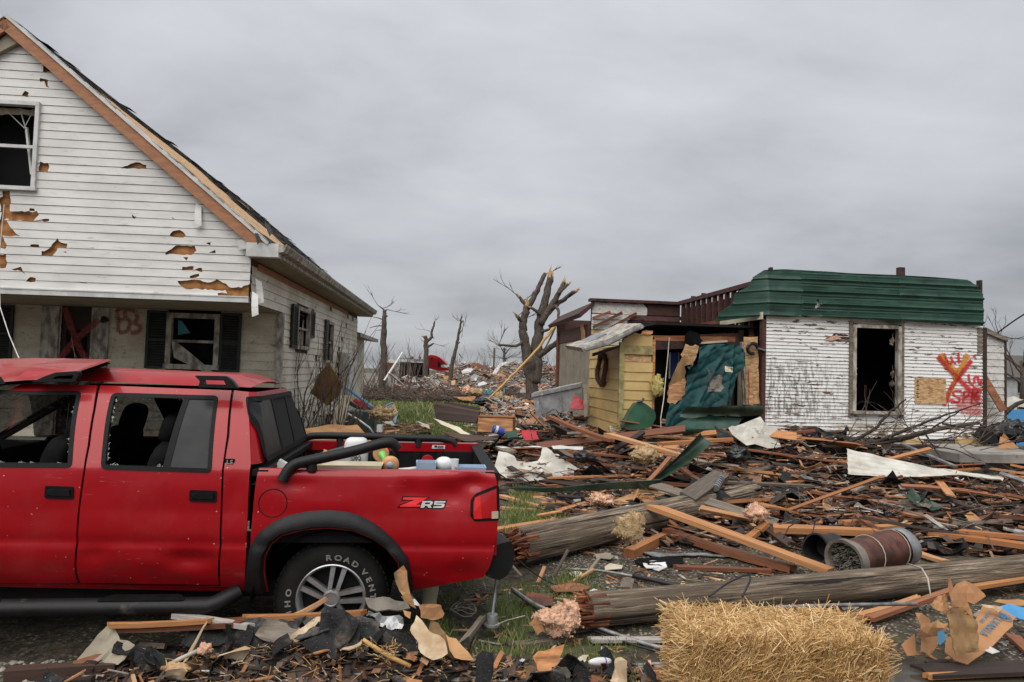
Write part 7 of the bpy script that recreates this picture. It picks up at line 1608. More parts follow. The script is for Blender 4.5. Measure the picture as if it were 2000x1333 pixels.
board(P(1075,815,12.2),P(1200,862,10.9),.12,.05,'wood_red',0,3,'board','dark red plank sloping down before the tan yellow porch','board')
board(P(1283,868,10.6),P(1440,858,10.8),.12,.05,'wood_fresh',0,1,'board','orange plank lying below the green cladding','board')
board(P(1342,976,7.9),P(1408,930,8.6),.20,.10,'wood_grey',.3,0,'beam','thick grey beam end resting on the middle fallen pole','beam')
board(P(1196,880,10.4),P(1260,842,10.7),.09,.04,'wood_dark',.3,5,'board','dark board tilted up beside the green bin','board')
board(P(1262,946,8.7),P(1310,892,9.2),.06,.035,'wood_red',0,5,'board','thin brown lath leaning on the upright green strip','board')
board(P(1333,915,9.4),P(1375,945,8.7),.08,.04,'wood_red',0,3,'board','brown lath to the right of the upright green strip','board')
hero(1505,1032,1712,1040,.20,.18,.17,.06,'wood_fresh','thick orange beam left of the rusty tank',k=4)
hero(1640,1022,1795,1014,.16,.16,.09,.045,'wood_fresh','orange beam lying behind the rusty tank',k=1)
hero(1690,1034,1790,1026,.14,.14,.10,.05,'wood_fresh','pale orange beam just above the rusty tank',k=0)
hero(1668,1003,1728,1046,.26,.12,.07,.035,'wood_red','short brown lath pointing down at the rusty tank',k=5)
hero(1800,1038,2060,1075,.16,.14,.15,.05,'wood_fresh','long orange beam running off the right edge',k=1)
hero(1870,1038,2060,1056,.20,.20,.08,.04,'wood_fresh','upper orange beam running off the right edge',k=4)
hero(1520,912,1626,958,.42,.22,.09,.045,'wood_fresh','orange plank sloping down the heap left of the corrugated sheet',k=4)
hero(1625,944,1730,985,.26,.18,.09,.03,'wood_red','brown split board below the corrugated sheet',k=5)
hero(1478,866,1660,915,.50,.36,.13,.04,'wood_grey','long worn plank reaching the corrugated sheet',k=4)
hero(1690,990,1800,1010,.18,.18,.14,.03,'wood_fresh','wide orange board in the middle of the heap',k=4)
hero(1850,935,1982,975,.34,.26,.12,.04,'wood_red','brown board below the tail of the corrugated sheet',k=4)
hero(1955,968,2050,985,.28,.26,.12,.04,'wood_red','brown board at the right edge above the orange beams',k=5)
hero(1780,1075,1850,1098,.06,.04,.09,.03,'wood_fresh','splintered orange board right of the rusty tank',k=5)
hero(1456,1055,1500,1020,.05,.22,.09,.04,'wood_fresh','split orange board standing beside the pink insulation',k=5)
hero(1505,868,1550,885,.48,.44,.12,.04,'wood_fresh','orange offcut just right of the whitish panel',k=0)
hero(1590,862,1608,905,.62,.42,.10,.04,'wood_red','brown post stub standing before the branch',k=5)
hero(1670,1205,1800,1165,.03,.10,.05,.03,'wood_fresh','thin orange batten behind the straw bale',k=5)
hero(1690,1212,1870,1150,.02,.16,.06,.03,'wood_red','reddish batten leaning on the cardboard',k=1)
hero(1870,1152,2080,1120,.10,.14,.06,.03,'wood_fresh','orange batten along the near pole at the right edge',k=1)
hero(1974,1240,2040,1300,.02,.02,.08,.025,'wood_red','pinkish red board on the wet ground at the right edge',k=4)
hero(1790,1312,2080,1302,.02,.03,.16,.02,'wood_dark','black sodden board in the puddle at the bottom right',k=1)
hero(1800,1322,2080,1311,.015,.02,.03,.03,'wood_fresh','pale edge strip along the black sodden board',k=1)
hero(1146,1250,1336,1250,.02,.02,.06,.02,'wood_white','pink faced trim board left of the straw bale',k=1)
hero(1140,1335,1290,1308,.02,.02,.10,.03,'wood_red','red brown plank at the bottom edge left of the straw bale',k=5)
hero(1000,1262,1110,1244,.02,.02,.07,.03,'wood_grey','weathered white plank under the pink insulation',k=5)
hero(1228,1130,1222,1152,.01,.01,.10,.012,'wood_grey','grey shake lying on the gravel between the poles',k=4)
hero(222,1225,490,1214,.20,.24,.10,.03,'wood_red','split brown board under the step bar',k=5)
hero(205,1222,420,1212,.23,.26,.03,.025,'wood_fresh','orange splinter along the split brown board',k=5)
hero(330,1200,497,1226,.27,.22,.045,.03,'wood_white','flaking white stick below the step bar',k=1)
hero(470,1208,720,1196,.25,.27,.04,.03,'wood_fresh','long orange splinter before the rear wheel',k=5)
hero(570,1205,640,1168,.24,.34,.03,.02,'wood_fresh','orange sliver slanting up the rear wheel',k=5)
hero(945,1203,878,1286,.14,.06,.035,.03,'wood_grey','slender pointed stake slanting beside the ground anchor',k=5)
hero(572,1265,646,1296,.12,.07,.10,.02,'wood_fresh','short orange board tucked below the black shingles',k=4)
hero(388,1340,420,1288,.02,.05,.05,.02,'wood_grey','grey split lath at the bottom edge below the pickup',k=5)
hero(790,1310,1000,1330,.05,.04,.10,.03,'wood_white','pale damaged plank along the bottom edge',k=5)
hero(720,1295,840,1288,.06,.06,.06,.02,'wood_grey','flat grey lath at the foot of the shingle pile',k=1)
hero(0,1318,245,1304,.03,.03,.07,.06,'wood_dark','dark round log at the bottom left corner','log','log',k=1)
hero(255,1296,330,1290,.03,.05,.05,.04,'wood_dark','dark stick beside the ribbed beige panel',k=1)
hero(0,1186,150,1172,.30,.34,.02,.02,'wood_grey','thin stick lodged on the step bar at the left edge',k=5)
# pieces between the houses
pz = lambda l: [(680 + x * .285,520 + y * .285) for x,y in l]
pd_ = bpy.data.objects.new('slatted_panel',None); COL.objects.link(pd_); tag(pd_,'dark brown panel of heavy slats lying on the lawn','panel')
for k in range(6):
    f = k / 5; a,c = P(848 + 6 * f,791 + 27 * f,14 - .8 * f),P(936 - 4 * f,808 + 14 * f,13.4 - .8 * f); a.z += .02; bd_ = board(a,c,.10,.03,'wood_dark',1.1,0,'slat'); bd_.parent = pd_
a,c = P(866,789,13.9),P(940,802,14.2); board(a,c,.1,.03,'wood_dark',1.1,1,'board','dark slat lying behind the heavy slatted panel','board')
cr = P(970,842,12.0); crate = thing('wooden_crate','tipped orange brown wooden drawer crate between the two houses','crate',(cr.x,12.0,cr.z - .02),-.12)
for nm,c,sz,mt in (('side_panel',(0,-.18,.13),(.60,.02,.24),'wood_fresh'),('side_panel',(0,.18,.15),(.60,.02,.26),'wood_red'),('end_panel',(-.30,0,.14),(.02,.34,.27),'wood_red'),('end_panel',(.30,0,.12),(.02,.34,.22),'wood_red'),('bottom_panel',(0,0,.01),(.58,.34,.02),'wood_dark')):
    b = MB(); b.box(c,sz); b.build(nm,M[mt],crate)
for k in range(5): b = MB(); b.box((0,-.14 + .07 * k,.275),(.62,.035,.018)); b.build('slat',M['wood_fresh' if k % 2 else 'wood_red'],crate)
gb = P(1095,815,15.0);
fz = [P(x,y,15.0) for x,y in ((1039,771),(1133,751),(1142,797),(1048,815))]
bx = bpy.data.objects.new('metal_cabinet',None); COL.objects.link(bx); tag(bx,'big grey metal cabinet tipped against the tan yellow porch','cabinet')
b = MB(); b.prism([(p.x,15.0,p.z) for p in fz],(.1,.65,.02)); b.build('body',M['grey_box'],bx)
b = MB(); e0,e1 = fz[0],fz[1]; b.prism([(e0.x - .01,14.97,e0.z + .02),(e1.x + .02,14.97,e1.z + .03),(e1.x + .02,14.97,e1.z - .055),(e0.x - .01,14.97,e0.z - .06)],(.1,.70,.02)); b.build('lid',M['grey_box'],bx)
b = MB(); p = P(1083,806,14.95); b.tube([(p.x - .18,14.96,p.z - .04),(p.x - .05,14.93,p.z + .06),(p.x + .03,14.93,p.z + .06),(p.x + .1,14.96,p.z - .03)],.008,5); b.build('bent_handle',M['cable'],bx)
for k in range(3): b = MB(); b.box((fz[0].x + .2 + .45 * k,14.985,(fz[0].z + fz[3].z) / 2 + .07 * k),(.03,.02,.36),Matrix.Rotation(R(-12),3,'Y')); b.build('panel_seam',M['galv'],bx)
cn = P(973,841,11.0); b = MB(); Mc = basis((1,.2,-.35)) @ Matrix(((0,0,1),(1,0,0),(0,1,0))); b.lathe([(.001,-.09),(.062,-.09),(.066,-.08),(.066,.08),(.062,.09),(.05,.085),(.001,.085)],18,Mc,cn); tin = b.build('paint_tin',M['blue'],None,40); tag(tin,'blue paint tin lying beside the wooden crate','tin')
b = MB(); b.lathe([(.067,-.055),(.0675,-.05),(.0675,-.02),(.067,-.015)],18,Mc,cn); b.build('paint_tin_label',M['plastic_w'],tin)
def flat(pts,Y,mat,name,label,cat,th=.015,amp=.03,lean=.7,step=.12,jt=.012): return upr(pts,Y,mat,name,label,cat,th,amp,lean,step,jt)
rp1 = flat([(1018,842),(1034,840),(1040,860),(1025,862)],10.9,'red_enamel','red_sheet','red enamel panel left of its twin near the wooden crate','panel',lean=1.5)
rp2 = flat([(1036,841),(1046,842),(1053,858),(1041,860)],10.9,'red_enamel','red_sheet','narrower red enamel panel right of its twin near the wooden crate','panel',lean=1.5)
flat([(986,842),(1008,840),(1013,854),(990,856)],11.0,'green_metal','green_sheet','small green panel between the blue tin and the red panels','panel',lean=1.5)
flat(pz([(583,1045),(640,1062),(760,1105),(832,1155),(790,1158),(735,1128),(640,1088)]),11.4,'cream','cream_strip','curved cream strip on the grass left of the wooden crate','strip',lean=1.2)
flat(pz([(640,1130),(1020,1180),(1025,1190),(800,1205),(700,1160)]),10.8,'wood_dark','dark_plank','dark plank flat on the grass behind the bed rail','plank',lean=1.0)
flat(pz([(1010,1240),(1060,1245),(1310,1230),(1340,1240)]),10.2,'plastic_w','white_strip','white strip lying before the red panels','strip',lean=.5)
flat([(1078,870),(1140,872),(1138,878),(1080,877)],10.3,'plastic_w','white_pipe','white gutter length in front of the tan yellow porch','gutter',lean=.3)
flat([(1090,880),(1098,876),(1132,892),(1120,895)],10.0,'wood_grey','weathered_board','weathered thick board below the white gutter','board',.05)
flat([(1112,800),(1122,770),(1150,790),(1146,800)],14.6,'red_enamel','red_bucket','red scrap behind the right end of the grey cabinet','scrap')
flat([(1139,752),(1147,752),(1147,815),(1141,815)],14.2,'beige','post_board','pale post standing between the grey cabinet and the porch','post')
# by the gabled house
q5 = lambda l: [(560 + x * .15,760 + y * .15) for x,y in l]
upr(q5([(280,440),(520,340),(480,480),(440,540),(290,480)]),15.2,'beige','tan_board','tan board lying by the bare shrub','board',.03,.02,.5,.15,.01)
upr(q5([(520,330),(620,320),(590,480),(480,500)]),15.4,'bag','black_slab','black panel between the tan board and the white door','panel',.03,.02,.2,.15,.01)
upr(q5([(555,505),(690,85),(842,82),(735,492)]),15.0,'cream','white_door','long cream white door leaning across the rubble by the house','door',.04,.01,.25,.2,.004)
upr(q5([(375,310),(420,270),(560,200),(660,180),(560,250),(470,300)]),15.6,'white_sheet','cloth_sheet','crumpled whitish sheet left of the long white door','sheet',.03,.12,.5,.1,.02)
upr(q5([(690,110),(720,95),(900,210),(1060,270),(1030,290),(880,250)]),15.3,'wood_dark','rafter','dark rafter lying over the long white door','rafter',.08,.02,0,.15,.01)
upr(q5([(850,160),(900,120),(990,130),(1070,240),(1040,260),(900,200)]),16.2,'red_enamel','red_chair','red upholstered seat behind the dark rafter','chair',.3,.08,.2,.12,.01)
b = MB(); a,c = P(674,756,15.5),P(728,796,14.6); b.tube([a,c],.035,8); tag(b.build('blue_post',M['sky_blue']),'blue metal post slanting across the rubble by the gabled house','post')
AC = P(706,846,14.2); ac = thing('air_conditioner','grey green air conditioner casing in the rubble by the gabled house','air conditioner',(AC.x,14.2,AC.z),.1)
b = MB(); b.box((0,.27,.21),(.54,.54,.42)); b.build('casing',M['ac_green'],ac)
for k in range(14): b = MB(); b.box((0,-.006,.05 + k * .027),(.5,.012,.010)); b.build('grille_slat',M['ac_green'],ac)
b = MB(); b.box((0,.27,.43),(.58,.58,.03)); b.build('lid',M['ac_green'],ac)
for x in (-.26,-.02,.26): b = MB(); b.box((x,-.012,.21),(.02,.02,.42)); b.build('grille_upright',M['ac_green'],ac)
b = MB(); b.tube([P(674,822,14.0),P(681,809,14.0),(P(700,820,13.9)),P(722,836,13.8),P(730,848,13.8)],.02,7); tag(b.build('white_hose',M['plastic_w'],None,True),'bent white hose in front of the air conditioner','hose')
clump(P(748,808,13.8),(.26,.14,.12),'tan_fluff','fur_cushion','brown shaggy cushion right of the air conditioner','cushion',12).rotation_euler = (0,0,0)
gr = bpy.data.objects.new('wire_rack',None); COL.objects.link(gr); tag(gr,'pale blue slatted rack standing right of the shaggy cushion','rack')
cs = [P(752,794,14.4),P(768,787,14.8),P(776,807,14.8),P(771,828,14.4)]
for i in range(4): b = MB(); b.bar(cs[i],cs[(i + 1) % 4],.03,.03); b.build('rack_frame',M['sky_blue' if i != 1 else 'plastic_y'],gr)
for k in range(6): f = (k + .5) / 6; b = MB(); b.bar(cs[0].lerp(cs[1],f),cs[3].lerp(cs[2],f),.02,.012); b.build('slat',M['plastic_w'],gr)
b = MB(); b.box(P(742,837,13.4),(.10,.12,.14)); tag(b.build('white_jug',M['plastic_w']),'small white container beside the shaggy cushion','container')
upr([(568,852),(580,842),(640,832),(697,829),(713,846),(730,868),(572,868)],11.6,'ply','plywood_sheet','orange plywood sheet lying behind the bed of the pickup','plywood',.02,.03,1.6,.15,.015)
upr([(640,706),(652,728),(671,754),(662,772),(640,795),(605,768),(622,735)],13.2,'ply_brown','plywood_sheet','brown plywood sheet leaning on the side wall of the gabled house','plywood',.02,.04,-.25,.12,.02)
# leafless shrub along the side wall
sg_ = P(600,812,13.0); sh = thing('bare_shrub','leafless shrub of long thin stems along the side of the gabled house','shrub',(sg_.x,13.0,0)); b = MB()
for _ in range(46):
    x0 = rgt.uniform(-.35,.75); tp_ = Vector((x0 + rgt.gauss(.25,.5),rgt.uniform(-.3,.4),rgt.uniform(1.1,2.7))); p0 = Vector((x0,rgt.uniform(-.2,.2),.05)); m_ = p0.lerp(tp_,.55) + Vector((rgt.gauss(-.06,.06),0,.1)); b.tube([p0,m_,tp_],[.012,.008,.003],4,False)
    if rgt.random() < .6: twigs(b,m_,(tp_ - m_) + Vector((rgt.uniform(-.5,.5),0,0)),.5,.005,1,.5)
b.build('stems',M['twig'],sh,kind='stuff'); b = MB()
for _ in range(1500):
    p = Vector((rgt.gauss(.15,.5),rgt.gauss(0,.2),abs(rgt.gauss(0,.38)))); a = Vector((rgt.uniform(-1,1),rgt.uniform(-1,1),rgt.uniform(-1,1))) * .035; c = Vector((rgt.uniform(-1,1),rgt.uniform(-1,1),rgt.uniform(-1,1))) * .03; b.add([p,p + a,p + c],[(0,1,2)])
b.build('leaves',M['leaf'],sh,kind='stuff')
bs = P(120,740,8.6); sh2 = thing('bare_shrub','few dry stalks standing before the sprayed front door','shrub',(bs.x,8.6,0)); b = MB()
for dx,h in ((-.5,2.1),(-.2,1.9),(.05,1.85),(.3,1.95),(.1,1.8)): twigs(b,(dx * .4 + .3,0,.9),(dx * .35,.1,1),(h - .9) * .62,.006,1,.5)
b.build('stems',M['twig'],sh2,kind='stuff')
# metal sheets
wz = lambda l: [(960 + x * .3,840 + y * .3) for x,y in l]
upr(wz([(12,255),(45,145),(100,150),(150,165),(165,195),(230,205),(300,195),(320,165),(330,112),(360,118),(420,165),(480,200),(560,240),(660,290),(735,318),(590,315),(440,320),(230,335),(100,322)]),10.3,'white_sheet','roof_sheet','bent chalky white roof sheet lying on the grass behind the pickup','metal sheet',.012,.05,.9,.09,.008,fold=lambda x,q: .05 * math.sin(x * 5) * q + .06 * max(0,x - .8))
gs = [P(1276,935,8.6),P(1300,915,8.75),P(1332,884,8.9),P(1368,846,9.0)]
ge = [P(1292,937,8.7),P(1322,920,8.8),P(1356,896,8.95),P(1391,866,9.05)]
def gsf(u,v):
    i = min(int(u * 3),2); f = u * 3 - i; a = gs[i].lerp(gs[i + 1],f); c = ge[i].lerp(ge[i + 1],f); p = a.lerp(c,v); p.y += .14 * math.sin(math.pi * v) * 1; return p
b = MB(); b.grid(14,8,gsf); b.grid(14,8,lambda u,v: gsf(u,1 - v) + Vector((.004,.02,0))); tag(b.build('gutter_length',M['green_dull'],None,60),'curled dark green strip rising out of the heap','metal strip')
b = MB(); a = [P(x,y,9.2) for x,y in ((985,936),(1080,935),(1180,925),(1265,920),(1285,935),(1180,938),(1060,944))]; b.sheet([(p.x,p.z) for p in a],lambda x,z: (x,8.6 - .3 * z,z),.01,(),.12); tag(b.build('gutter_length',M['green_dull']),'flat dark green strip along the foot of the chalky roof sheet','metal strip')
def corr(u,v):
    a = P(1654 + 306 * u,876 + 58 * u + 6 * math.sin(3.1 * u),9.9 - .5 * u); c = P(1656 + 300 * u,926 + 12 * u ** 1.5 + 4 * math.sin(6 * u),9.5 - .5 * u); p = a.lerp(c,v); p.y += .012 * math.cos(v * 6.28 * 5); p.z += .012 * math.sin(v * 6.28 * 5) + .02 * fbm((u * 5,v * 3,2)); return p
b = MB(); b.grid(40,40,corr); tag(b.build('corrugated_sheet',M['white_sheet'],None,True),'whitish corrugated metal sheet lying on the heap before the sprayed wall','metal sheet')
b = MB(); b.bar(P(1762,868,11.2),P(1866,912,9.8),.07,.03); tag(b.build('trim_strip',M['galv']),'narrow pale metal strip sloping down to the corrugated sheet','metal strip')
b = MB(); b.tube([P(1955,925,9.4),P(2040,955,8.8)],.03,6); tag(b.build('trim_strip',M['galv']),'pale metal strip at the right edge beyond the corrugated sheet','metal strip')
upr([(1421,838),(1440,828),(1483,817),(1503,833),(1524,832),(1523,872),(1514,876),(1460,868),(1428,850)],10.7,'white_sheet','white_sheet_metal','whitish torn panel standing below the green cladding','panel',.02,.10,.5,.12,.03)
b = MB(); a = [G(x,y,.20) for x,y in ((1226,967),(1262,952),(1368,943),(1408,958),(1330,983),(1258,985))]; b.sheet(jag(resample([(p.x,p.y) for p in a],.12),.025,rgd),lambda x,y: (x,y,.17 + .05 * (y - 7.5) + .02 * fbm((x * 2,y * 2,1))),.015,(),.12); tag(b.build('plywood_sheet',M['ply'],None),'orange plywood sheet lying beside the middle fallen pole','plywood')
upr([(1560,848),(1590,832),(1612,845),(1640,842),(1655,830),(1662,840),(1640,862),(1600,858)],11.9,'felt','roofing_sheet','black roofing sheets bunched against the sprayed wall','roofing',.01,.2,.2,.08,.03)
clump(P(1442,888,9.4),(.16,.13,.10),'bag','bin_bag','shiny black bin bag in the heap below the whitish panel','bag',6,n=34)
clump(P(1140,893,9.6),(.14,.12,.07),'bag','black_bowl','black rounded tub end beside the chalky roof sheet','tub',1)
clump(P(1258,888,9.6),(.17,.12,.10),'tan_fluff','insulation_clump','tan insulation clump among the dark scraps below the porch','insulation',8)
clump(P(1175,975,8.3),(.14,.10,.06),'pink','insulation_clump','pinkish insulation on the grass left of the plywood sheet','insulation',9)
clump(P(1476,1002,7.4),(.11,.10,.08),'pink','insulation_clump','pink insulation clump right of the middle fallen pole','insulation',15)
b = MB(); a,c = P(1398,953,8.2),P(1408,935,8.4)
for k in range(6): p = a.lerp(c,k / 5); b.lathe([(.001,-.012),(.045,-.012),(.045,.006),(.025,.012)],14,basis(c - a) @ Matrix(((0,0,1),(1,0,0),(0,1,0))),p)
tag(b.build('insulator',M['galv'],None,40),'ribbed grey insulator standing beside the thick grey beam end','insulator')
# fallen branch in front of the wall
fb = bpy.data.objects.new('fallen_branch',None); COL.objects.link(fb); tag(fb,'long fallen tree branch with bare twigs before the sprayed wall','branch')
b = MB(); limb(b,[P(1522,862,11.6),P(1600,866,11.5),P(1690,868,11.4),P(1760,858,11.4),P(1830,838,11.5),P(1912,826,11.6)],.075,.03,8,.03); b.build('limb',M['bark'],fb,True)
for l,r0 in (([(1640,872),(1700,845),(1745,800),(1768,780)],.035),([(1700,868),(1780,835),(1850,810),(1915,788)],.03),([(1720,862),(1800,850),(1860,812),(1880,800)],.022),([(1805,842),(1815,862),(1840,900)],.02),([(1660,870),(1760,880),(1850,872),(1915,900)],.022),([(1840,828),(1900,838),(1960,842)],.02),([(1600,868),(1640,850),(1660,838)],.02)):
    b = MB(); q = [P(x,y,11.3 - .15 * i) for i,(x,y) in enumerate(l)]; limb(b,q,r0,r0 * .3,6,.03); b.build('side_branch',M['bark_dark'],fb,True)
b = MB()
for _ in range(40): x,y = rgt.uniform(1640,1920),rgt.uniform(820,880); twigs(b,P(x,y,rgt.uniform(10.9,11.5)),(rgt.uniform(-.2,1),rgt.uniform(-.3,.3),rgt.uniform(-.25,.6)),.6,.008,1,.4)
b.build('twigs',M['twig'],fb,kind='stuff')
# heap at the right edge, beyond the step
for k in range(7): clump(P(1935 + 16 * k,850 - 6 * (k % 3),13.2 + .2 * k),(.22,.2,.15),'bag','bin_bag',('leftmost','second from left,','third from left,','middle','third from right,','second from right,','rightmost')[k] + ' shiny black bag heaped beside the annex','bag',20 + k,None,'black bags heaped beside the annex')
upr([(1915,830),(1945,850),(1950,870),(1920,865)],12.9,'black','dark_opening','black sheet as the shaded crawl space under the annex','opening',.05)  # flat black stands in for the shade under the annex
upr([(1955,855),(1975,862),(1990,875),(1950,876)],12.4,'cardboard','cardboard_scrap','cardboard scrap on the concrete porch slab','cardboard',.01,.05,.5)
upr([(1960,845),(1972,857),(1955,862)],12.6,'ply','board_scrap','small plywood scrap behind the cardboard scrap on the slab','board',.01)
b = MB(); p = P(1978,825,14); b.tube([(p.x,14,.4),(p.x,14,p.z),(p.x + .12,14,p.z + .02)],.06,8); tag(b.build('flue_pipe',M['bag'],None,True),'black bent pipe standing before the sky blue panel','pipe')
# ------------------------------------------------------------ fallen poles
def fallen_pole(name,label,a,c,r0,r1,break_dir):
    a,c = Vector(a),Vector(c); ax = c - a; L = ax.length; t = bpy.data.objects.new(name,None); COL.objects.link(t); t.matrix_world = Matrix.Translation(a) @ basis(ax).to_4x4(); tag(t,label,'utility pole')
    b = MB(); n = 40; m_ = 28
    for i in range(n + 1):
        x = L * i / n; r = r0 + (r1 - r0) * i / n
        for j in range(m_):
            q = 6.2832 * j / m_; k = r * (1 + .035 * fbm((x * .5,math.cos(q) * 3,math.sin(q) * 3)) + .03 * fbm((x * .3,math.cos(q) * 9,math.sin(q) * 9)) - .04 * max(0,fbm((x * .25,math.cos(q) * 6,math.sin(q) * 6 + 5)) - .1)); b.v.append((x,k * math.cos(q),k * math.sin(q)))
    b.f += [(i * m_ + j,i * m_ + (j + 1) % m_,(i + 1) * m_ + (j + 1) % m_,(i + 1) * m_ + j) for i in range(n) for j in range(m_)] + [tuple(range(m_ - 1,-1,-1)),tuple(range(n * m_,n * m_ + m_))]; b.m = [0] * len(b.f)
    b.build('shaft',M['pole'],t,True)
    b = MB(); rr = random.Random(len(label))
    for k in range(110):
        q = rr.random() * 6.28; ro = r0 * math.sqrt(rr.random()) * .96; l = rr.uniform(.02,.06) + .2 * rr.random() ** 3; kk = rr.uniform(.3,1); p = Vector((.02,ro * math.cos(q),ro * math.sin(q))); b.tube([p + Vector((.10,0,0)),p - Vector((l * .5,0,0)),p - Vector((l,rr.uniform(-.03,.03),rr.uniform(-.06,.02)))],[.024 * kk,.018 * kk,.002],5)
    b.build('splintered_end',M['pole_core'],t,kind='stuff'); return t
pA = fallen_pole('utility_pole','middle fallen utility pole splintered behind the rear bumper',G(1012,1112,.0) + Vector((0,.12,.17)),P(1470,966,8.9),.165,.155,-1)
pB = fallen_pole('utility_pole','near fallen utility pole with a snapped red end behind the straw bale',P(1148,1192,4.72),P(2160,1098,6.35),.112,.125,-1)
for l,d0 in (((.05,-.5,-.16),.15),((.2,.9,-.17),.13)):
    pass
for k,(dx,dy) in enumerate(((0.05,-.16),(.18,-.14),(.3,-.17),(.42,-.155),(.1,-.1))):
    a = G(1020 + 30 * k,1128 + (k % 2) * 12,.02); c = a + Vector((rgd.uniform(-.25,.3),.12,rgd.uniform(.08,.22))); board(a,c,.03,.012,'wood_fresh' if k % 2 else 'wood_grey',0,5,'splinter','loose splinter below the broken end of the middle fallen pole','splinter','loose splinters at the middle pole')
b = MB(); a = P(1232,1030,6.35); clump(a,(.12,.05,.13),'tan_fluff','torn_bark','ragged bark hanging from the side of the middle fallen pole','bark',18)
# ------------------------------------------------------------ cables and pipes
def cable(l,r,mat,label,name='cable',cat='cable',z=.02,n=6):
    q = [G(x,y,z if zz is None else zz) for x,y,zz in [(p + (None,))[:3] for p in l]]; sm = []
    for i in range(len(q) - 1): sm += [q[i].lerp(q[i + 1],k / 4) for k in range(4)]
    sm.append(q[-1])
    for _ in range(3): sm = [sm[0]] + [(sm[i - 1] + sm[i] * 2 + sm[i + 1]) / 4 for i in range(1,len(sm) - 1)] + [sm[-1]]
    b = MB(); b.tube(sm,r,n); return tag(b.build(name,M[mat],None,True),label,cat)
cable([(400,1345),(560,1322,.05),(720,1310,.07),(900,1303,.06),(1080,1303),(1220,1302),(1340,1294)],.013,'cable_grey','grey conduit pipe running along the bottom edge to the straw bale','conduit','pipe')
cable([(420,1352),(560,1328,.06),(720,1316,.08),(860,1306,.07),(1000,1296,.05),(1060,1300,.04),(1180,1308),(1335,1300)],.008,'cable_grey','thinner grey cable beside the conduit pipe at the bottom edge')
cable([(1000,1150,.1),(1040,1180,.06),(1090,1200),(1135,1212,.06),(1190,1235),(1260,1258),(1345,1280)],.014,'cable_grey','grey cable running from the bumper past the pink insulation')
cable([(1002,1156,.1),(1050,1192,.05),(1120,1216),(1180,1240),(1240,1262),(1340,1286)],.008,'cable','black cable alongside the grey cable by the pink insulation')
cable([(1110,1112,.03),(1170,1114,.03),(1232,1125,.03),(1240,1126,.03)],.012,'cable_grey','pale pipe end lying on the gravel between the poles','conduit','pipe')
cable([(1236,1125,.03),(1270,1132,.04),(1330,1146,.03)],.019,'cable','thick black sleeve joined to the pale pipe end')
cable([(1145,1208,.05),(1200,1203,.1),(1230,1200,.1),(1300,1208,.06),(1345,1212)],.007,'cable_tan','tan wire arching below the near fallen pole')
cable([(1000,1262),(1060,1250),(1130,1235),(1200,1222),(1280,1212)],.010,'cable','black cable snaking below the near fallen pole')
cable([(975,935,.1),(1080,958,.1),(1200,962,.15),(1330,945,.3)],.012,'cable','thin black cable stretched over the grass behind the tail lamp')
cable([(1000,1085,.3),(1060,1135,.02),(1140,1160),(1200,1185,.1),(1240,1203,.1)],.006,'cable','thin black wire between the two fallen poles')
b = MB(); b.tube([P(1385,1165,4.55),P(1420,1140,4.75),P(1450,1125,4.9),P(1466,1122,4.95)],.007,5); b.tube([P(1466,1122,4.95),P(1465,1135,4.8),P(1450,1165,4.55)],.007,5); tag(b.build('cable',M['cable'],None,True),'black cable looped over the near pole above the straw bale','cable')
b = MB(); b.tube([P(1775,1102,5.4),P(1800,1110,5.25),P(1812,1130,5.1),P(1818,1165,5.0)],.006,5); tag(b.build('cable',M['cable_tan'],None,True),'pale wire hanging over the near pole by the cardboard','wire')
b = MB(); b.tube([P(1480,1120,6.3),P(1530,1075,6.6),P(1585,1052,6.8),P(1592,1020,6.9),P(1575,1008,6.9),P(1540,1030,6.8),P(1530,1052,6.7)],.006,5); tag(b.build('cable',M['cable'],None,True),'thin looping wire above the orange planks by the rusty tank','wire')
b = MB(); b.tube([P(1460,1190,4.4),P(1480,1192,4.4),P(1530,1186,4.5),P(1640,1182,4.7),P(1790,1180,4.9)],.012,6); tag(b.build('conduit',M['cable_grey'],None,True),'grey pipe lying under the near fallen pole behind the straw bale','pipe')
cable([(975,1085,.25),(1040,1062,.05),(1100,1060)],.005,'cable','short black wire at the rear bumper')
b = MB(); a0 = G(905,1200,.05)
for k in range(3): b.tube([a0 + Vector((.09 * math.cos(t * .6 + k),.06 * math.sin(t * .6 + k),.02 + .02 * math.sin(t * 1.3 + k) + .015 * k)) for t in range(12)],.003,4)
tag(b.build('wire_coil',M['cable_tan']),'tangled pale wire below the rear of the pickup','wire')
# ------------------------------------------------------------ foreground
rgn = random.Random(303)
# straw bale
bl = thing('straw_bale','golden straw bale standing on the wet ground at the bottom of the picture','straw bale',(1.435,3.72,-.02),R(-2))
BX,BY,BZ = 0.97,.46,.45
b = MB(); cushion(b,(0,0,BZ / 2),(BX - .07,BY - .07,BZ - .05),.22); b.build('bale_core',M['straw_core'],bl,True)
b = MB()
def straw(p,d,L,r):
    d = Vector(d).normalized(); a = d.orthogonal().normalized() * r; c = d.cross(a); q = p + d * L; m_ = p + d * L * .5 + Vector((rgn.uniform(-.006,.006),rgn.uniform(-.006,.006),rgn.uniform(-.006,.006)))
    vs = []
    for o in (p,m_,q): vs += [o + a,o - a * .5 + c * .87,o - a * .5 - c * .87]
    b.add(vs,[(0,1,4,3),(1,2,5,4),(2,0,3,5),(3,4,7,6),(4,5,8,7),(5,3,6,8),(6,7,8)])
def bulge(x,z): return .018 * fbm((x * 4.5,z * 4.5,2)) + .016 * math.sin(x * 24 + 3 * fbm((x * 3,z * 3,4)))
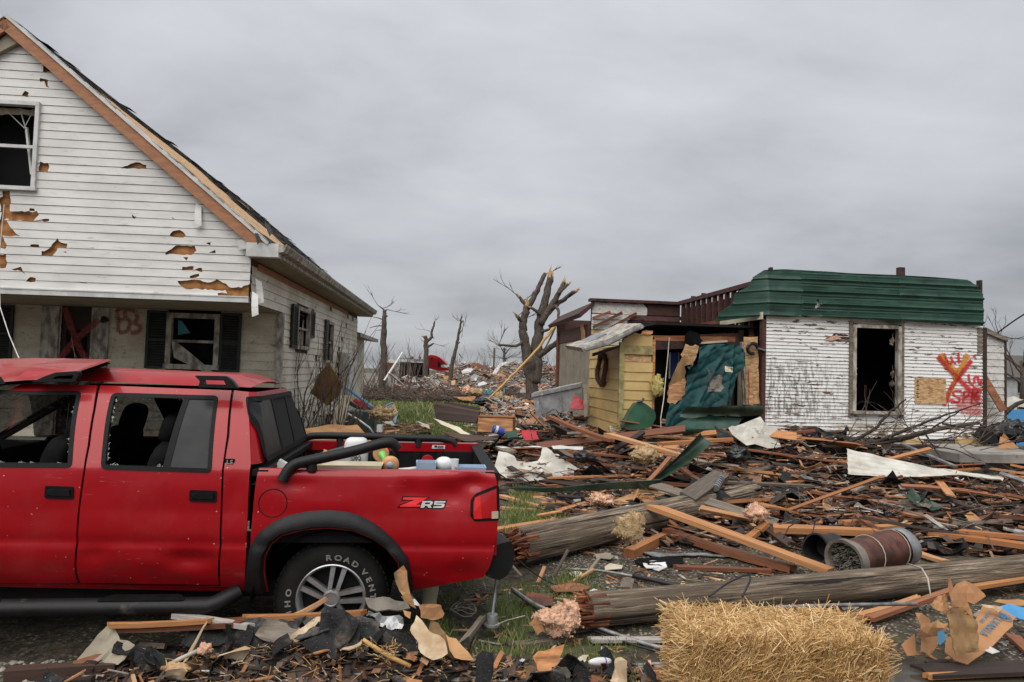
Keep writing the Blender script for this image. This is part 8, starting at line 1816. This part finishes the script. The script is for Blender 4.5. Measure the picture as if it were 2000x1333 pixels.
for _ in range(17500):
    f = rgn.random(); x,y,z = rgn.uniform(-.5,.5) * BX,rgn.uniform(-.5,.5) * BY,rgn.random() * BZ; L = .03 + .17 * rgn.random() ** 1.6; r = rgn.uniform(.0010,.0021) * (1.6 if rgn.random() < .1 else 1); ed = max(0,abs(x) / BX * 2 - .86) / .14; eh = max(0,abs(z / BZ - .5) * 2 - .8) / .2; o = bulge(x,z if f < .52 else y) - .035 * ed ** 2 - .03 * (eh ** 2 if f < .52 else 0) + (.025 if rgn.random() < .06 else 0)
    if f < .52: p = Vector((x,-BY / 2 - o,z)); a = rgn.gauss(1.25 + .9 * fbm((x * 6,z * 3,8)),.55); d = Vector((math.cos(a),rgn.gauss(-.25,.35),math.sin(a)))
    elif f < .80: p = Vector((x,y,BZ + o)); a = rgn.uniform(0,6.28); d = Vector((math.cos(a),math.sin(a),abs(rgn.gauss(.18,.22)))); L *= .9
    elif f < .91: p = Vector((-BX / 2 - o,y,z)); d = Vector((-abs(rgn.gauss(.7,.4)),rgn.gauss(0,.5),rgn.gauss(.05,.5)))
    else: p = Vector((BX / 2 + o,y,z)); d = Vector((abs(rgn.gauss(.7,.4)),rgn.gauss(0,.5),rgn.gauss(.05,.5)))
    straw(p - d.normalized() * L * .45,d,L,r)
for _ in range(260):
    x = rgn.uniform(-.52,.52) * BX; straw(Vector((x,rgn.uniform(-.5,.5) * BY,BZ + .005)),(rgn.gauss(0,.7),rgn.gauss(-.1,.5),abs(rgn.gauss(.5,.4))),rgn.uniform(.05,.11),.0018)
b.build('straw',M['straw'],bl,False,'stuff')
for x in (-.22,.20):
    b = MB(); b.tube([(x + .01 * math.sin(k),yy,zz) for k,(yy,zz) in enumerate(((-BY / 2 - .004,.0),(-BY / 2 - .012,.2),(-BY / 2 - .002,BZ),(0,BZ - .004),(BY / 2,BZ)))],.003,5); b.build('twine',M['cable_tan'],bl)
b = MB()
for _ in range(1300):
    x,y = rgn.gauss(1.7,.55),rgn.gauss(3.75,.25)
    if .6 < x < 3.2: straw(Vector((x,y,gz(x,y) + .012)),(rgn.uniform(-1,1),rgn.uniform(-1,1),rgn.uniform(-.05,.15)),rgn.uniform(.03,.10),.0016)
for _ in range(420):
    x,y = rgn.uniform(-1.9,.5),rgn.uniform(3.6,4.0); straw(Vector((x,y,fore(x,y) + .03)),(rgn.uniform(-1,1),rgn.uniform(-1,1),rgn.uniform(-.1,.3)),rgn.uniform(.03,.09),.0015)
b.build('loose_straw',M['straw'],None,False,'stuff')
# crumpled cardboard carton
z8 = lambda l: [(1400 + x * .3,1080 + y * .3) for x,y in l]
cb = bpy.data.objects.new('cardboard_box',None); COL.objects.link(cb); tag(cb,'crumpled soaked cardboard carton with blue printing lying beside the puddle','cardboard box')
flap = z8([(1735,340),(1850,368),(1945,422),(1905,500),(1850,560),(1740,650),(1640,722),(1560,700),(1480,640),(1500,560),(1600,520),(1690,430)])
upr(flap,4.25,'cardboard','flap',None,None,.008,.012,2.3,.06,.006,par=cb)
upr(z8([(1490,390),(1545,352),(1620,372),(1710,440),(1716,640),(1630,650),(1545,666),(1520,560)]),4.18,'ply_brown','corrugated_face',None,None,.006,.01,.55,.02,.003,par=cb,fold=lambda x,q: .0045 * math.sin(q * 6.283 / .0155) + .03 * math.sin((x - 1.9) * 7))
upr(z8([(1520,170),(1550,158),(1585,225),(1630,205),(1690,176),(1740,205),(1775,262),(1786,292),(1745,335),(1700,322),(1722,400),(1738,490),(1680,470),(1640,400),(1600,350),(1540,345),(1505,382),(1512,250)]),4.36,'cardboard','flap',None,None,.006,.03,.3,.05,.008,par=cb,fold=lambda x,q: .09 * math.sin(x * 11) + .07 * q)
upr(z8([(1388,342),(1440,280),(1508,262),(1503,392),(1425,372)]),4.42,'cardboard','flap',None,None,.006,.01,.6,.02,.004,par=cb,fold=lambda x,q: .004 * math.sin(x * 6.283 / .013))
upr(z8([(1268,402),(1330,395),(1420,420),(1440,470),(1490,480),(1510,560),(1440,640),(1380,672),(1290,640),(1300,480)]),4.22,'cardboard','side',None,None,.006,.03,.45,.05,.008,par=cb,fold=lambda x,q: -.10 * math.cos((x - 1.72) * 9))
upr(z8([(1205,598),(1290,530),(1300,640),(1335,668),(1240,672)]),4.28,'cardboard','flap',None,None,.006,.02,.9,.05,.006,par=cb)
upr(z8([(1290,470),(1400,440),(1470,470),(1440,540),(1350,560),(1300,540)]),4.16,'cardboard','inner_fold',None,None,.006,.04,.4,.04,.01,par=cb,fold=lambda x,q: -.05 * math.sin(q * 20))
upr(z8([(1438,515),(1475,500),(1490,560),(1450,600),(1432,575)]),4.09,'letter_blue','blue_print',None,None,0.001,.005,.45,.05,.004,par=cb)
fp,fz0,fL = plane_px(flap,4.25,2.3); fn_ = Vector((0,1,-2.3)).normalized()
def on_flap(px,py):
    d = ray(px,py); t = (4.25 + 2.3 * (H - fz0)) / (d.y - 2.3 * d.z); return EYE + d * t - fn_ * .014
def flap_text(txt,a,c,size,name):
    p0,p1 = on_flap(*z8([a])[0]),on_flap(*z8([c])[0]); x = (p1 - p0).normalized(); zn = -fn_; y = zn.cross(x).normalized()
    for i,ch in enumerate(txt):
        o = new_obj(name,text_mesh(ch,size,bold=.0012),cb); o.data.materials.clear(); o.data.materials.append(M['letter_blue']); p = p0.lerp(p1,i / max(1,len(txt) - 1))
        zc = x.cross(y); o.matrix_world = Matrix(((x.x,y.x,zc.x,p.x),(x.y,y.y,zc.y,p.y),(x.z,y.z,zc.z,p.z),(0,0,0,1)))
flap_text('SYLVANIA',(1836,396),(1716,520),.062,'printed_letter')
flap_text('LIGHTING',(1768,392),(1712,450),.024,'printed_letter')
b = MB(); c0 = on_flap(*z8([(1878,430)])[0]); ux = (on_flap(*z8([(1900,430)])[0]) - c0).normalized(); uy = (-fn_).cross(ux).normalized()
for r0,r1 in ((.036,.030),(.012,.004)):
    n = 24; vs = [c0 + (ux * math.cos(6.283 * k / n) + uy * math.sin(6.283 * k / n)) * r for r in (r0,r1) for k in range(n)]; b.add(vs,[(k,(k + 1) % n,n + (k + 1) % n,n + k) for k in range(n)])
for a in (-.016,0,.016): b.add([c0 + ux * (a - .004) + uy * -.022,c0 + ux * (a + .004) + uy * -.022,c0 + ux * (a + .004) + uy * .022,c0 + ux * (a - .004) + uy * .022],[(0,1,2,3)])
b.build('printed_emblem',M['letter_blue'],cb,kind='stuff')
upr(z8([(1810,340),(1900,330),(2000,350),(2080,370),(2080,460),(1960,420),(1850,372)]),4.75,'tarp_blue','blue_sheet','piece of blue sheeting behind the crumpled cardboard carton','sheeting',.006,.03,1.5,.08,.02)
upr(z8([(1800,320),(1830,300),(1960,296),(2060,320),(2060,345),(1900,325)]),4.95,'ply','board_scrap','orange scrap board behind the blue sheeting at the right edge','board',.01,.02,1.2,.08,.015)
upr(z8([(1720,330),(1770,338),(1860,352),(1830,378),(1750,365)]),4.6,'paper','paper_scrap','white paper scrap at the top of the printed flap','paper',.003,.03,1.2,.05,.01)
upr(z8([(1740,640),(1790,615),(1830,640),(1800,655)]),4.3,'white_sheet','paper_scrap','soggy white scrap on the mud right of the carton','paper',.003,.01,2.4,.05,.01)
# rusty water tank and the black flue beside it
a,c = P(1652,1096,5.95),P(1762,1068,6.32); MX = basis(c - a) @ Matrix(((0,0,1),(1,0,0),(0,1,0))); Lk = (c - a).length
tk = bpy.data.objects.new('water_tank',None); COL.objects.link(tk); tag(tk,'rusty brown water tank lying behind the near fallen pole','water tank')
def dented(prof_,n,amp,sd):
    bb = MB(); bb.lathe(prof_,n,MX,a); bb.v = [tuple(Vector(v) + Vector((0,0,1)) * amp * fbm(Vector(v) * 4 + Vector((sd,0,0)))) for v in bb.v]; return bb
dented([(.168,.02),(.165,Lk * .25),(.162,Lk * .5),(.165,Lk * .75),(.16,Lk),(.14,Lk + .02),(.05,Lk + .035),(.001,Lk + .035)],40,.02,1).build('tank_shell',M['rust'],tk,50)
dented([(.19,-.03),(.185,.06),(.168,.08),(.160,.05),(.16,-.025),(.19,-.03)],40,.02,1).build('outer_jacket',M['block'],tk,50)
dented([(.162,.03),(.10,.06),(.001,.07)],30,.02,1).build('tank_end',M['felt'],tk)
dented([(.171,Lk * .86),(.176,Lk * .9),(.174,Lk * 1.02),(.15,Lk * 1.06),(.168,Lk * .86)],40,.02,1).build('torn_jacket',M['galv'],tk,50)
b = MB()
for _ in range(160): q = rgn.random() * 6.28; r_ = .15 * math.sqrt(rgn.random()); p = Vector(a) + MX @ Vector((r_ * math.cos(q),r_ * math.sin(q),.03)); b.tube([p,p + MX @ Vector((rgn.uniform(-.02,.02),rgn.uniform(-.02,.02),-.05))],[.003,.001],3,False)
b.build('loose_fibres',M['cable_tan'],tk,kind='stuff')
for f in (.36,.8):
    b = MB(); b.tube([Vector(a) + MX @ Vector((.175 * math.cos(t),.175 * math.sin(t),Lk * f + .02 * math.sin(t))) for t in [6.283 * k / 20 for k in range(14)]],.004,5); b.build('strap_wire',M['cable_tan'],tk)
a,c = P(1592,1072,6.5),P(1645,1062,6.95); MX = basis(c - a) @ Matrix(((0,0,1),(1,0,0),(0,1,0)))
dented([(.125,.4),(.12,.2),(.13,.0),(.115,.0),(.11,.3),(.001,.35)],28,.03,3).build('duct_pipe',M['cable'],None,50); fl = bpy.data.objects['duct_pipe']; tag(fl,'crushed black duct lying left of the rusty tank','duct')
# insulation and small litter by the near pole
clump(P(1090,1212,4.5),(.125,.08,.075),'pink','insulation_clump','big pink insulation clump beside the snapped end of the near pole','insulation',31,n=48)
clump(P(1116,1190,4.55),(.055,.05,.05),'pink','insulation_clump','small pink insulation clump on top of the big one by the near pole','insulation',35,n=36)
upr([(1034,1218),(1052,1200),(1062,1230),(1050,1240)],4.45,'cardboard','cardboard_scrap','brown card scrap left of the big pink insulation clump','cardboard',.004,.02,.3,.03,.005)
z7 = lambda l: [(1000 + x * .25,1080 + y * .25) for x,y in l]
upr(z7([(158,815),(200,775),(300,750),(410,708),(395,770),(370,850),(340,940),(285,962),(210,930)]),3.86,'wood_fresh','bark_flake','orange wood flake standing at the bottom beside the conduit pipe','wood flake',.008,.03,.6,.03,.006)
upr(z7([(552,828),(590,890),(612,960),(540,975),(468,962),(500,890)]),3.82,'felt','roofing_shard','black pointed roofing shard left of the white wrapped bundle','roofing',.006,.02,.5,.03,.005)
upr(z7([(1235,740),(1280,800),(1300,830),(1225,845),(1218,790)]),3.95,'felt','roofing_shard','black roofing shard at the left end of the straw bale','roofing',.006,.02,.4,.03,.005)
a,c = P(1150,1294,3.95),P(1192,1292,4.0); b = MB(); n = 12; pr_ = [(.001,0)] + [(.024 * math.sin(math.pi * (k + .5) / 13) ** .5,(c - a).length * k / 11) for k in range(12)] + [(.001,(c - a).length)]
b.lathe(pr_,16,basis(c - a) @ Matrix(((0,0,1),(1,0,0),(0,1,0))),a); wb = b.build('wrapped_bundle',M['plastic_w'],None,True); tag(wb,'small white wrapped bundle with a blue band on the grass','bundle')
b = MB(); b.lathe([(.0245,-.003),(.0252,0),(.0245,.003)],16,basis(c - a) @ Matrix(((0,0,1),(1,0,0),(0,1,0))),a.lerp(c,.72)); b.build('bundle_band',M['blue'],wb)
upr(z7([(490,860),(520,815),(560,800),(600,800),(560,860),(520,870)]),3.98,'cream','paper_scrap','cream crumpled scrap left of the white wrapped bundle','paper',.003,.03,.6,.02,.005)
upr(z7([(1265,880),(1310,870),(1345,900),(1325,975),(1265,990),(1200,935),(1262,925)]),3.85,'plastic_y','plastic_scrap','yellow plastic scrap at the foot of the straw bale','plastic',.003,.03,.8,.03,.006)
upr(z7([(310,930),(350,895),(430,905),(470,940),(420,1000),(330,1010)]),3.78,'block','grey_stone','rough grey stone lump at the bottom edge right of the orange flake','stone',.05,.04,.3,.03,.01)
upr(z7([(105,900),(150,880),(190,900),(170,970),(120,985)]),3.8,'ply_brown','foam_scrap','mustard foam scrap at the bottom edge left of the orange flake','foam',.03,.02,.3,.03,.006)
upr(z7([(1165,640),(1190,615),(1290,650),(1310,675),(1170,665)]),4.25,'ply','board_scrap','tan scrap resting on the trim board by the straw bale','board',.01,.01,.8,.03,.005)
for l,mt,nm,lab,cat in (([(1020,100),(1090,70),(1200,75),(1215,105),(1130,135),(1040,130)],'plastic_w','plaster_sheet','white flaky sheet on the gravel between the poles','plaster'),([(1110,140),(1165,120),(1210,125),(1140,155)],'plastic_w','paper_scrap','small white scrap next to the white flaky sheet','paper'),
                        ([(945,60),(1100,40),(1330,45),(1350,90),(1230,100),(1000,110)],'seat','roofing_sheet','dark grey sheet on the gravel under the white flaky sheet','roofing'),([(720,110),(760,95),(860,110),(850,130),(730,135)],'cream','plaster_sheet','cream scrap on the gravel left of the white flaky sheet','plaster'),
                        ([(640,20),(760,10),(800,40),(760,70),(650,50)],'beige','board_scrap','tan flat scrap just in front of the middle pole','board'),([(1000,0),(1200,5),(1690,15),(1690,25),(1100,30)],'galv','metal_strip','long grey metal strip on the gravel before the middle pole','metal strip'),
                        ([(600,310),(640,295),(690,310),(680,330),(610,330)],'plastic_w','paper_scrap','white crumpled paper before the near pole','paper'),([(440,160),(520,140),(560,175),(490,190)],'cream','paper_scrap','yellowish paper scrap before the broken middle pole','paper'),
                        ([(300,260),(480,240),(620,280),(560,320),(330,320)],'wood_red','bark_slab','brown bark slab lying before the near pole','bark'),([(150,330),(300,340),(320,420),(180,430),(60,380)],'wood_red','bark_slab','reddish bark slab left of the near pole','bark')):
    q = [G(x,y,.02) for x,y in z7(l)]; b = MB(); b.sheet(jag(resample([(p.x,p.y) for p in q],.07),.012,rgn),lambda x,y: (x,y,gz(x,y) + .022 + .012 * fbm((x * 9,y * 9,1))),.006,(),.06); tag(b.build(nm,M[mt]),lab,cat)
# ground anchor: rod and tin
at_ = bpy.data.objects.new('ground_anchor',None); COL.objects.link(at_); tag(at_,'thin steel rod rising from a small round can behind the pickup wheel','rod')
p0 = P(961,1222,4.55); b = MB(); b.lathe([(.001,0),(.052,0),(.052,.012),(.036,.014),(.036,.07),(.034,.074),(.001,.074)],22,None,p0); b.build('can',M['galv'],at_,40)
b = MB(); b.tube([P(961,1208,4.55),P(971,1128,4.62)],.011,7); b.build('rod',M['galv'],at_)
b = MB(); b.tube([P(967,1222,4.5),P(990,1212,4.5),P(1025,1203,4.6)],.004,5); tag(b.build('wire',M['cable_tan']),'thin wire tied to the small round can','wire')
b = MB(); b.lathe([(.05,0),(.065,.13),(.07,.14),(.062,.14),(.05,.02)],22,None,P(838,1181,4.75)); tag(b.build('plastic_bucket',M['plastic_cream'],None,40),'pale bucket half hidden below the rear of the bed','bucket')
# heap of shingles, peelings and splinters in front of the pickup
z6f = lambda l: [(480 + x * .29,1120 + y * .29) for x,y in l]
HP = [([(0,310),(60,300),(300,325),(420,300),(300,430),(310,500),(150,560),(0,560)],3.98,'shingle','grey gritty shingle at the left of the pile before the wheel',.5),
      ([(330,300),(560,290),(780,292),(900,320),(700,400),(420,360)],4.02,'shingle','grey gritty shingle lying flat under the splinters at the wheel',1.2),
      ([(480,335),(640,400),(800,452),(870,520),(872,610),(800,640),(600,615),(520,480),(370,420),(430,360)],3.88,'felt','large black roofing piece in the middle of the pile before the wheel',.6),
      ([(870,360),(1010,390),(1130,425),(1160,520),(1190,585),(1010,600),(880,560),(850,470)],3.90,'felt','speckled black roofing piece left of the cream peeling',.7),
      ([(112,445),(180,470),(300,560),(340,640),(220,650),(90,650),(70,600),(190,560)],3.84,'felt','pointed black roofing piece at the left of the pile',.4),
      ([(800,170),(920,165),(1090,200),(1112,235),(1010,255),(880,250),(830,215)],4.05,'block','mossy grey shingle piece lying flat on top of the pile at the wheel',2.2),
      ([(-60,380),(50,365),(10,500),(-80,540),(-160,500)],3.92,'felt','black roofing piece right of the ribbed beige panel',.6),
      ([(690,330),(880,320),(900,350),(860,440),(760,430),(690,390)],3.97,'felt','wet black roofing piece behind the large black one',.7)]
for l,Y,mt,lab,ln in HP: upr(z6f(l),Y,mt,'roofing_shingle',lab,'roofing',.008,.035,ln,.045,.010)
upr(z6f([(1150,280),(1185,320),(1240,390),(1300,420),(1340,450),(1366,540),(1330,570),(1262,588),(1180,540),(1165,470),(1108,390),(1135,330)]),3.84,'paper','veneer_peeling','big curled cream peeling standing in the pile behind the stake','wood peeling',.004,.01,.5,.03,.004,fold=lambda x,q: .05 * math.sin(q * 9 + x * 4))
upr(z6f([(1172,218),(1240,208),(1312,216),(1330,270),(1318,292),(1252,322),(1190,300)]),3.98,'cardboard','wood_peeling','rounded orange peeling at the top of the pile','wood peeling',.006,.03,.4,.03,.005,fold=lambda x,q: .05 * math.cos(x * 20))
upr(z6f([(1240,305),(1300,330),(1345,400),(1400,500),(1450,560),(1530,590),(1400,575),(1290,480),(1230,380)]),3.9,'ply_brown','wood_peeling','brown bent board behind the cream peeling','wood peeling',.012,.03,.5,.04,.008)
upr(z6f([(1340,420),(1420,440),(1500,530),(1540,590),(1400,580),(1370,520)]),3.86,'ply','plywood_scrap','punched tan plywood scrap right of the cream peeling','plywood',.008,.01,.7,.04,.008)
upr(z6f([(820,265),(900,262),(950,290),(1000,280),(1060,300),(1050,380),(980,390),(900,350),(860,300)]),3.99,'galv','metal_bracket','bent grey metal bracket with round dents on the pile','bracket',.004,.05,.6,.03,.008)
upr(z6f([(300,430),(380,360),(450,310),(480,290),(560,300),(590,330),(500,330),(400,400),(385,450),(340,475),(305,470)]),3.93,'paper','paper_scrap','crumpled pinkish paper on the grey gritty shingle','paper',.003,.05,.5,.03,.008)
upr(z6f([(575,335),(640,325),(690,350),(690,395),(620,370)]),3.93,'wood_red','wood_scrap','small reddish splintered scrap in the middle of the pile','wood scrap',.01,.03,.4,.03,.01)
upr(z6f([(1060,245),(1110,260),(1115,300),(1075,290)]),3.95,'ply','wood_scrap','tan curl of wood right of the bent metal bracket','wood scrap',.006,.02,.3,.03,.008)
upr(z6f([(1040,150),(1110,140),(1160,190),(1175,220),(1130,200),(1080,195)]),4.1,'galv','metal_scrap','shiny folded metal scrap under the rear of the bed','metal scrap',.004,.04,.8,.03,.006)
b = MB(); b.tube([P(709,1250,3.82),P(740,1270,3.80),P(760,1282,3.79),P(802,1302,3.76)],[.012,.012,.013,.011],8); tag(b.build('dry_stalk',M['yellow_wood'],None,True),'thick yellow dry stalk lying across the black roofing pieces','stalk')
b = MB()
for _ in range(40): p = P(rgn.uniform(725,790),rgn.uniform(1255,1292),3.78); straw(p,(rgn.uniform(-1,1),rgn.uniform(-.3,.3),rgn.uniform(-.6,.6)),rgn.uniform(.02,.06),.0015)
b.build('loose_straw',M['straw'],None,False,'stuff')
upr([(212,1215),(222,1222),(235,1250),(250,1252),(263,1260),(248,1282),(231,1299),(142,1300)],3.86,'beige','ribbed_panel','beige embossed siding piece propped at the left of the pile','siding',.005,.006,.8,.02,.002,fold=lambda x,q: .012 * max(0,1 - abs((x * .8 - q * .6 + 2.2) % .16 - .08) / .012) + .0018 * math.sin(x * 260) * math.sin(q * 260)).name = 'siding_piece'
upr([(154,1322),(205,1318),(190,1340),(160,1338)],3.72,'beige','siding_piece','beige siding corner at the bottom edge below the propped piece','siding',.005,.004,1.0,.03,.004)
upr([(262,1262),(282,1268),(303,1290),(278,1288)],3.9,'galv','metal_scrap','grey curved scrap right of the propped beige siding','metal scrap',.004,.02,.4,.03,.004)
b = MB(); b.tube([P(335,1296,3.8),P(350,1288,3.8),P(368,1280,3.8),P(385,1272,3.8)],.012,8); tag(b.build('frayed_rope',M['cable_tan'],None,True),'frayed pale rope end in the mud left of the pile','rope')
clump(P(400,1268,3.82),(.035,.03,.03),'pink','insulation_clump','little dull pink clump at the end of the frayed rope','insulation',40)
clump(P(345,1305,3.78),(.07,.04,.025),'split','wood_lump','orange rotten wood lump in the mud below the frayed rope','wood lump',43)
upr([(770,1120),(790,1105),(800,1160),(812,1190),(790,1178),(778,1150)],4.12,'plywood' if 'plywood' in M else 'ply','wood_peeling','brown board wedged upright behind the rear wheel','wood peeling',.01,.02,.1,.04,.008)
for k,(x,y,mt) in enumerate(((430,1250,'block'),(470,1240,'felt'),(395,1235,'felt'),(540,1225,'wood_grey'))): upr([(x - 40,y + 20),(x - 20,y - 18),(x + 35,y - 12),(x + 48,y + 18),(x,y + 40)],3.96,mt,'roofing_shingle',('wet grey slab before the step bar end','black shingle right of the wet grey slab','black shingle left of the wet grey slab','grey wood slab before the rear tyre')[k],'roofing',.01,.04,.8,.05,.012)
bits(26,regE,lambda x,y: fore(x,y) + .02,'felt','roofing_sheet','black torn roofing sheet in the pile','roofing',.10,.26,.05,.5,.3)
bits(9,regE,lambda x,y: fore(x,y) + .02,'shingle','shingle_sheet','grey gritty shingle piece in the pile','roofing',.10,.24,.05,.4,.2)
bits(8,regE,lambda x,y: fore(x,y) + .02,'paper','wood_peeling','cream peeling of wood in the pile','wood peeling',.05,.13,.05,.6,.5)
boards(16,regE,fore,{'wood_fresh': 3,'wood_grey': 4,'wood_dark': 5,'wood_red': 3},.15,.5,'in the pile before the pickup',.8,.05,.08,.45)
# ------------------------------------------------------------ load in the bed of the pickup
zb_ = lambda x,y: (500 + x * .23,840 + y * .23)
def inbed(x,y,d): s_,z_ = TR.pix(*zb_(x,y),d); return TR.w(s_,d,z_)
rot = Matrix.Rotation(TR.ang,3,'Z')
tt = bpy.data.objects.new('storage_tote',None); COL.objects.link(tt); tt.location = TR.o; tt.rotation_euler = (0,0,TR.ang); tag(tt,'black storage tote filling the bed of the pickup under the toys','tote')
b = MB(); b.box((-.05,.55,.84),(1.0,.62,.28)); b.box((.62,.55,.83),(.5,.66,.26)); b.build('tote_body',M['bag'],tt)
def tub(name,label,cat,c,sz,mat,lid=None,rz=0.0,tilt=0.0):
    b = MB(); Mx = rot @ Matrix.Rotation(rz,3,'Z') @ Matrix.Rotation(tilt,3,'Y'); x,y,z = (v / 2 for v in sz); w = .008
    o_ = [(-x,-y),(x,-y),(x,y),(-x,y)]; i_ = [(-x + w,-y + w),(x - w,-y + w),(x - w,y - w),(-x + w,y - w)]
    vs = [(p[0] * .92,p[1] * .92,-z) for p in o_] + [(p[0],p[1],z) for p in o_] + [(p[0],p[1],z) for p in i_] + [(p[0] * .92,p[1] * .92,-z + w) for p in i_]
    fs = [(3,2,1,0),(12,13,14,15)] + [q for k in range(4) for q in ((k,(k + 1) % 4,4 + (k + 1) % 4,4 + k),(4 + k,4 + (k + 1) % 4,8 + (k + 1) % 4,8 + k),(8 + k,8 + (k + 1) % 4,12 + (k + 1) % 4,12 + k))]
    b.add([Vector(c) + Mx @ Vector(v) for v in vs],fs); return tag(b.build(name,M[mat]),label,cat)
tub('plastic_tray','long cream plastic tray lying along the near side of the bed','tray',inbed(795,318,.20),(.42,.2,.05),'plastic_cream')
tub('plastic_cover','white plastic lid slanting behind the cream tray','lid',inbed(660,260,.5),(.26,.22,.04),'plastic_w',tilt=-.2)
tub('plastic_bin','pale blue open container in the bed by the white kettle','container',inbed(1445,312,.22),(.13,.12,.07),'plastic_b')
tub('plastic_bin','low pale blue container at the tailgate end of the bed','container',inbed(1820,338,.22),(.20,.14,.05),'plastic_b')
tub('plastic_bin','small white box wedged at the front corner of the bed','container',inbed(212,300,.3),(.05,.05,.06),'plastic_w',tilt=.5)
tub('plastic_bin','grey slanted box lid behind the white toy','container',inbed(650,190,1.0),(.22,.2,.03),'ac_green',tilt=-.3)
ty = bpy.data.objects.new('toy_telephone',None); COL.objects.link(ty); tag(ty,'white toy with a domed top and a yellow dial face','toy')
c = inbed(850,205,.75); b = MB(); cushion(b,c,(.17,.13,.24),.45,rot); b.build('body',M['plastic_w'],ty,True)
b = MB(); cushion(b,c + rot @ Vector((-.02,-.062,-.05)),(.105,.03,.13),.3,rot); b.build('face',M['plastic_y'],ty,True)
MD = rot @ Matrix(((1,0,0),(0,0,-1),(0,1,0)))
b = MB(); b.lathe([(.001,.016),(.026,.016),(.03,.01),(.03,0)],20,MD,c + rot @ Vector((.012,-.075,-.02))); dl = b.build('dial',M['galv'],ty,40)
for k in range(6): b = MB(); q = 6.283 * k / 6; b.lathe([(.001,.02),(.006,.019),(.006,.01)],8,MD,c + rot @ Vector((.012 + .019 * math.cos(q),-.075,-.02 + .019 * math.sin(q)))); b.build('button',M['plastic_w'],dl)
b = MB(); b.lathe([(.001,.02),(.008,.018),(.008,0)],10,MD,c + rot @ Vector((-.045,-.07,-.07))); b.build('button',M['red_enamel'],ty)
b = MB(); b.lathe([(.001,.02),(.05,.02),(.056,.01),(.056,-.01),(.001,-.01)],24,MD,inbed(1062,205,.55)); r1 = b.build('toy_ring',M['plastic_o'],None,40); tag(r1,'upper peach toy wheel behind the lime toy','toy')
c = inbed(1140,295,.30); b = MB(); cushion(b,c,(.115,.06,.115),.9,rot); r2 = b.build('toy_ring',M['plastic_o'],None,True); tag(r2,'peach toy wheel with a blue hub lying by the cream tray','toy')
b = MB(); b.lathe([(.001,.012),(.012,.012),(.022,.004),(.022,-.01)],18,MD,c + rot @ Vector((0,-.028,0))); b.build('hub',M['plastic_b'],r2,40)
b = MB(); b.tube([inbed(1085,280,.4),inbed(1085,240,.42),inbed(1068,205,.45),inbed(1060,182,.45)],[.014,.02,.028,.012],12); tag(b.build('toy_figure',M['plastic_g'],None,True),'lime green toy figure between the two peach wheels','toy')
b = MB(); b.tube([inbed(1212,338,.25),inbed(1300,332,.25),inbed(1380,326,.25)],[.010,.010,.014],10); tag(b.build('plastic_tube',M['plastic_w'],None,True),'white plastic tube right of the peach wheels','tube')
c = inbed(1595,292,.3); b = MB(); cushion(b,c,(.12,.12,.10),.9,rot); kt = b.build('kettle',M['plastic_w'],None,True); tag(kt,'round white kettle with a handle near the tailgate','kettle')
b = MB(); b.tube([c + rot @ Vector((-.075,-.02,-.01)),c + rot @ Vector((-.06,-.06,-.03)),c + rot @ Vector((0,-.075,-.035)),c + rot @ Vector((.05,-.06,-.03))],.009,8); b.build('handle',M['galv'],kt,True)
b = MB(); b.lathe([(.001,.0),(.024,0),(.03,.075),(.026,.075),(.021,.006),(.001,.006)],18,None,inbed(1682,345,.28)); tag(b.build('drinking_cup',M['plastic_w'],None,40),'white cup between the kettle and the low blue container','cup')
clump(inbed(590,188,1.1),(.02,.02,.02),'split','wood_chip','tiny wood chip on the load behind the near rail','wood chip',2,n=10)

# ------------------------------------------------------------ say which one is meant where two labels came out alike
same = {}
for o in SC.objects:
    if o.parent is None and o.get('label') and o.matrix_basis.translation.length > .1: same.setdefault(o['label'],[]).append(o)
for lb,l in same.items():
    n = len(l)
    if n < 2 or n > 7: continue
    l.sort(key=lambda o: o.matrix_basis.translation.x / max(1,o.matrix_basis.translation.y))
    for i,o in enumerate(l):
        w_ = 'leftmost' if i == 0 else 'rightmost' if i == n - 1 else ('second','third','fourth','fifth','sixth')[i - 1] + ' from left,'
        o['label'] = w_ + ' ' + lb
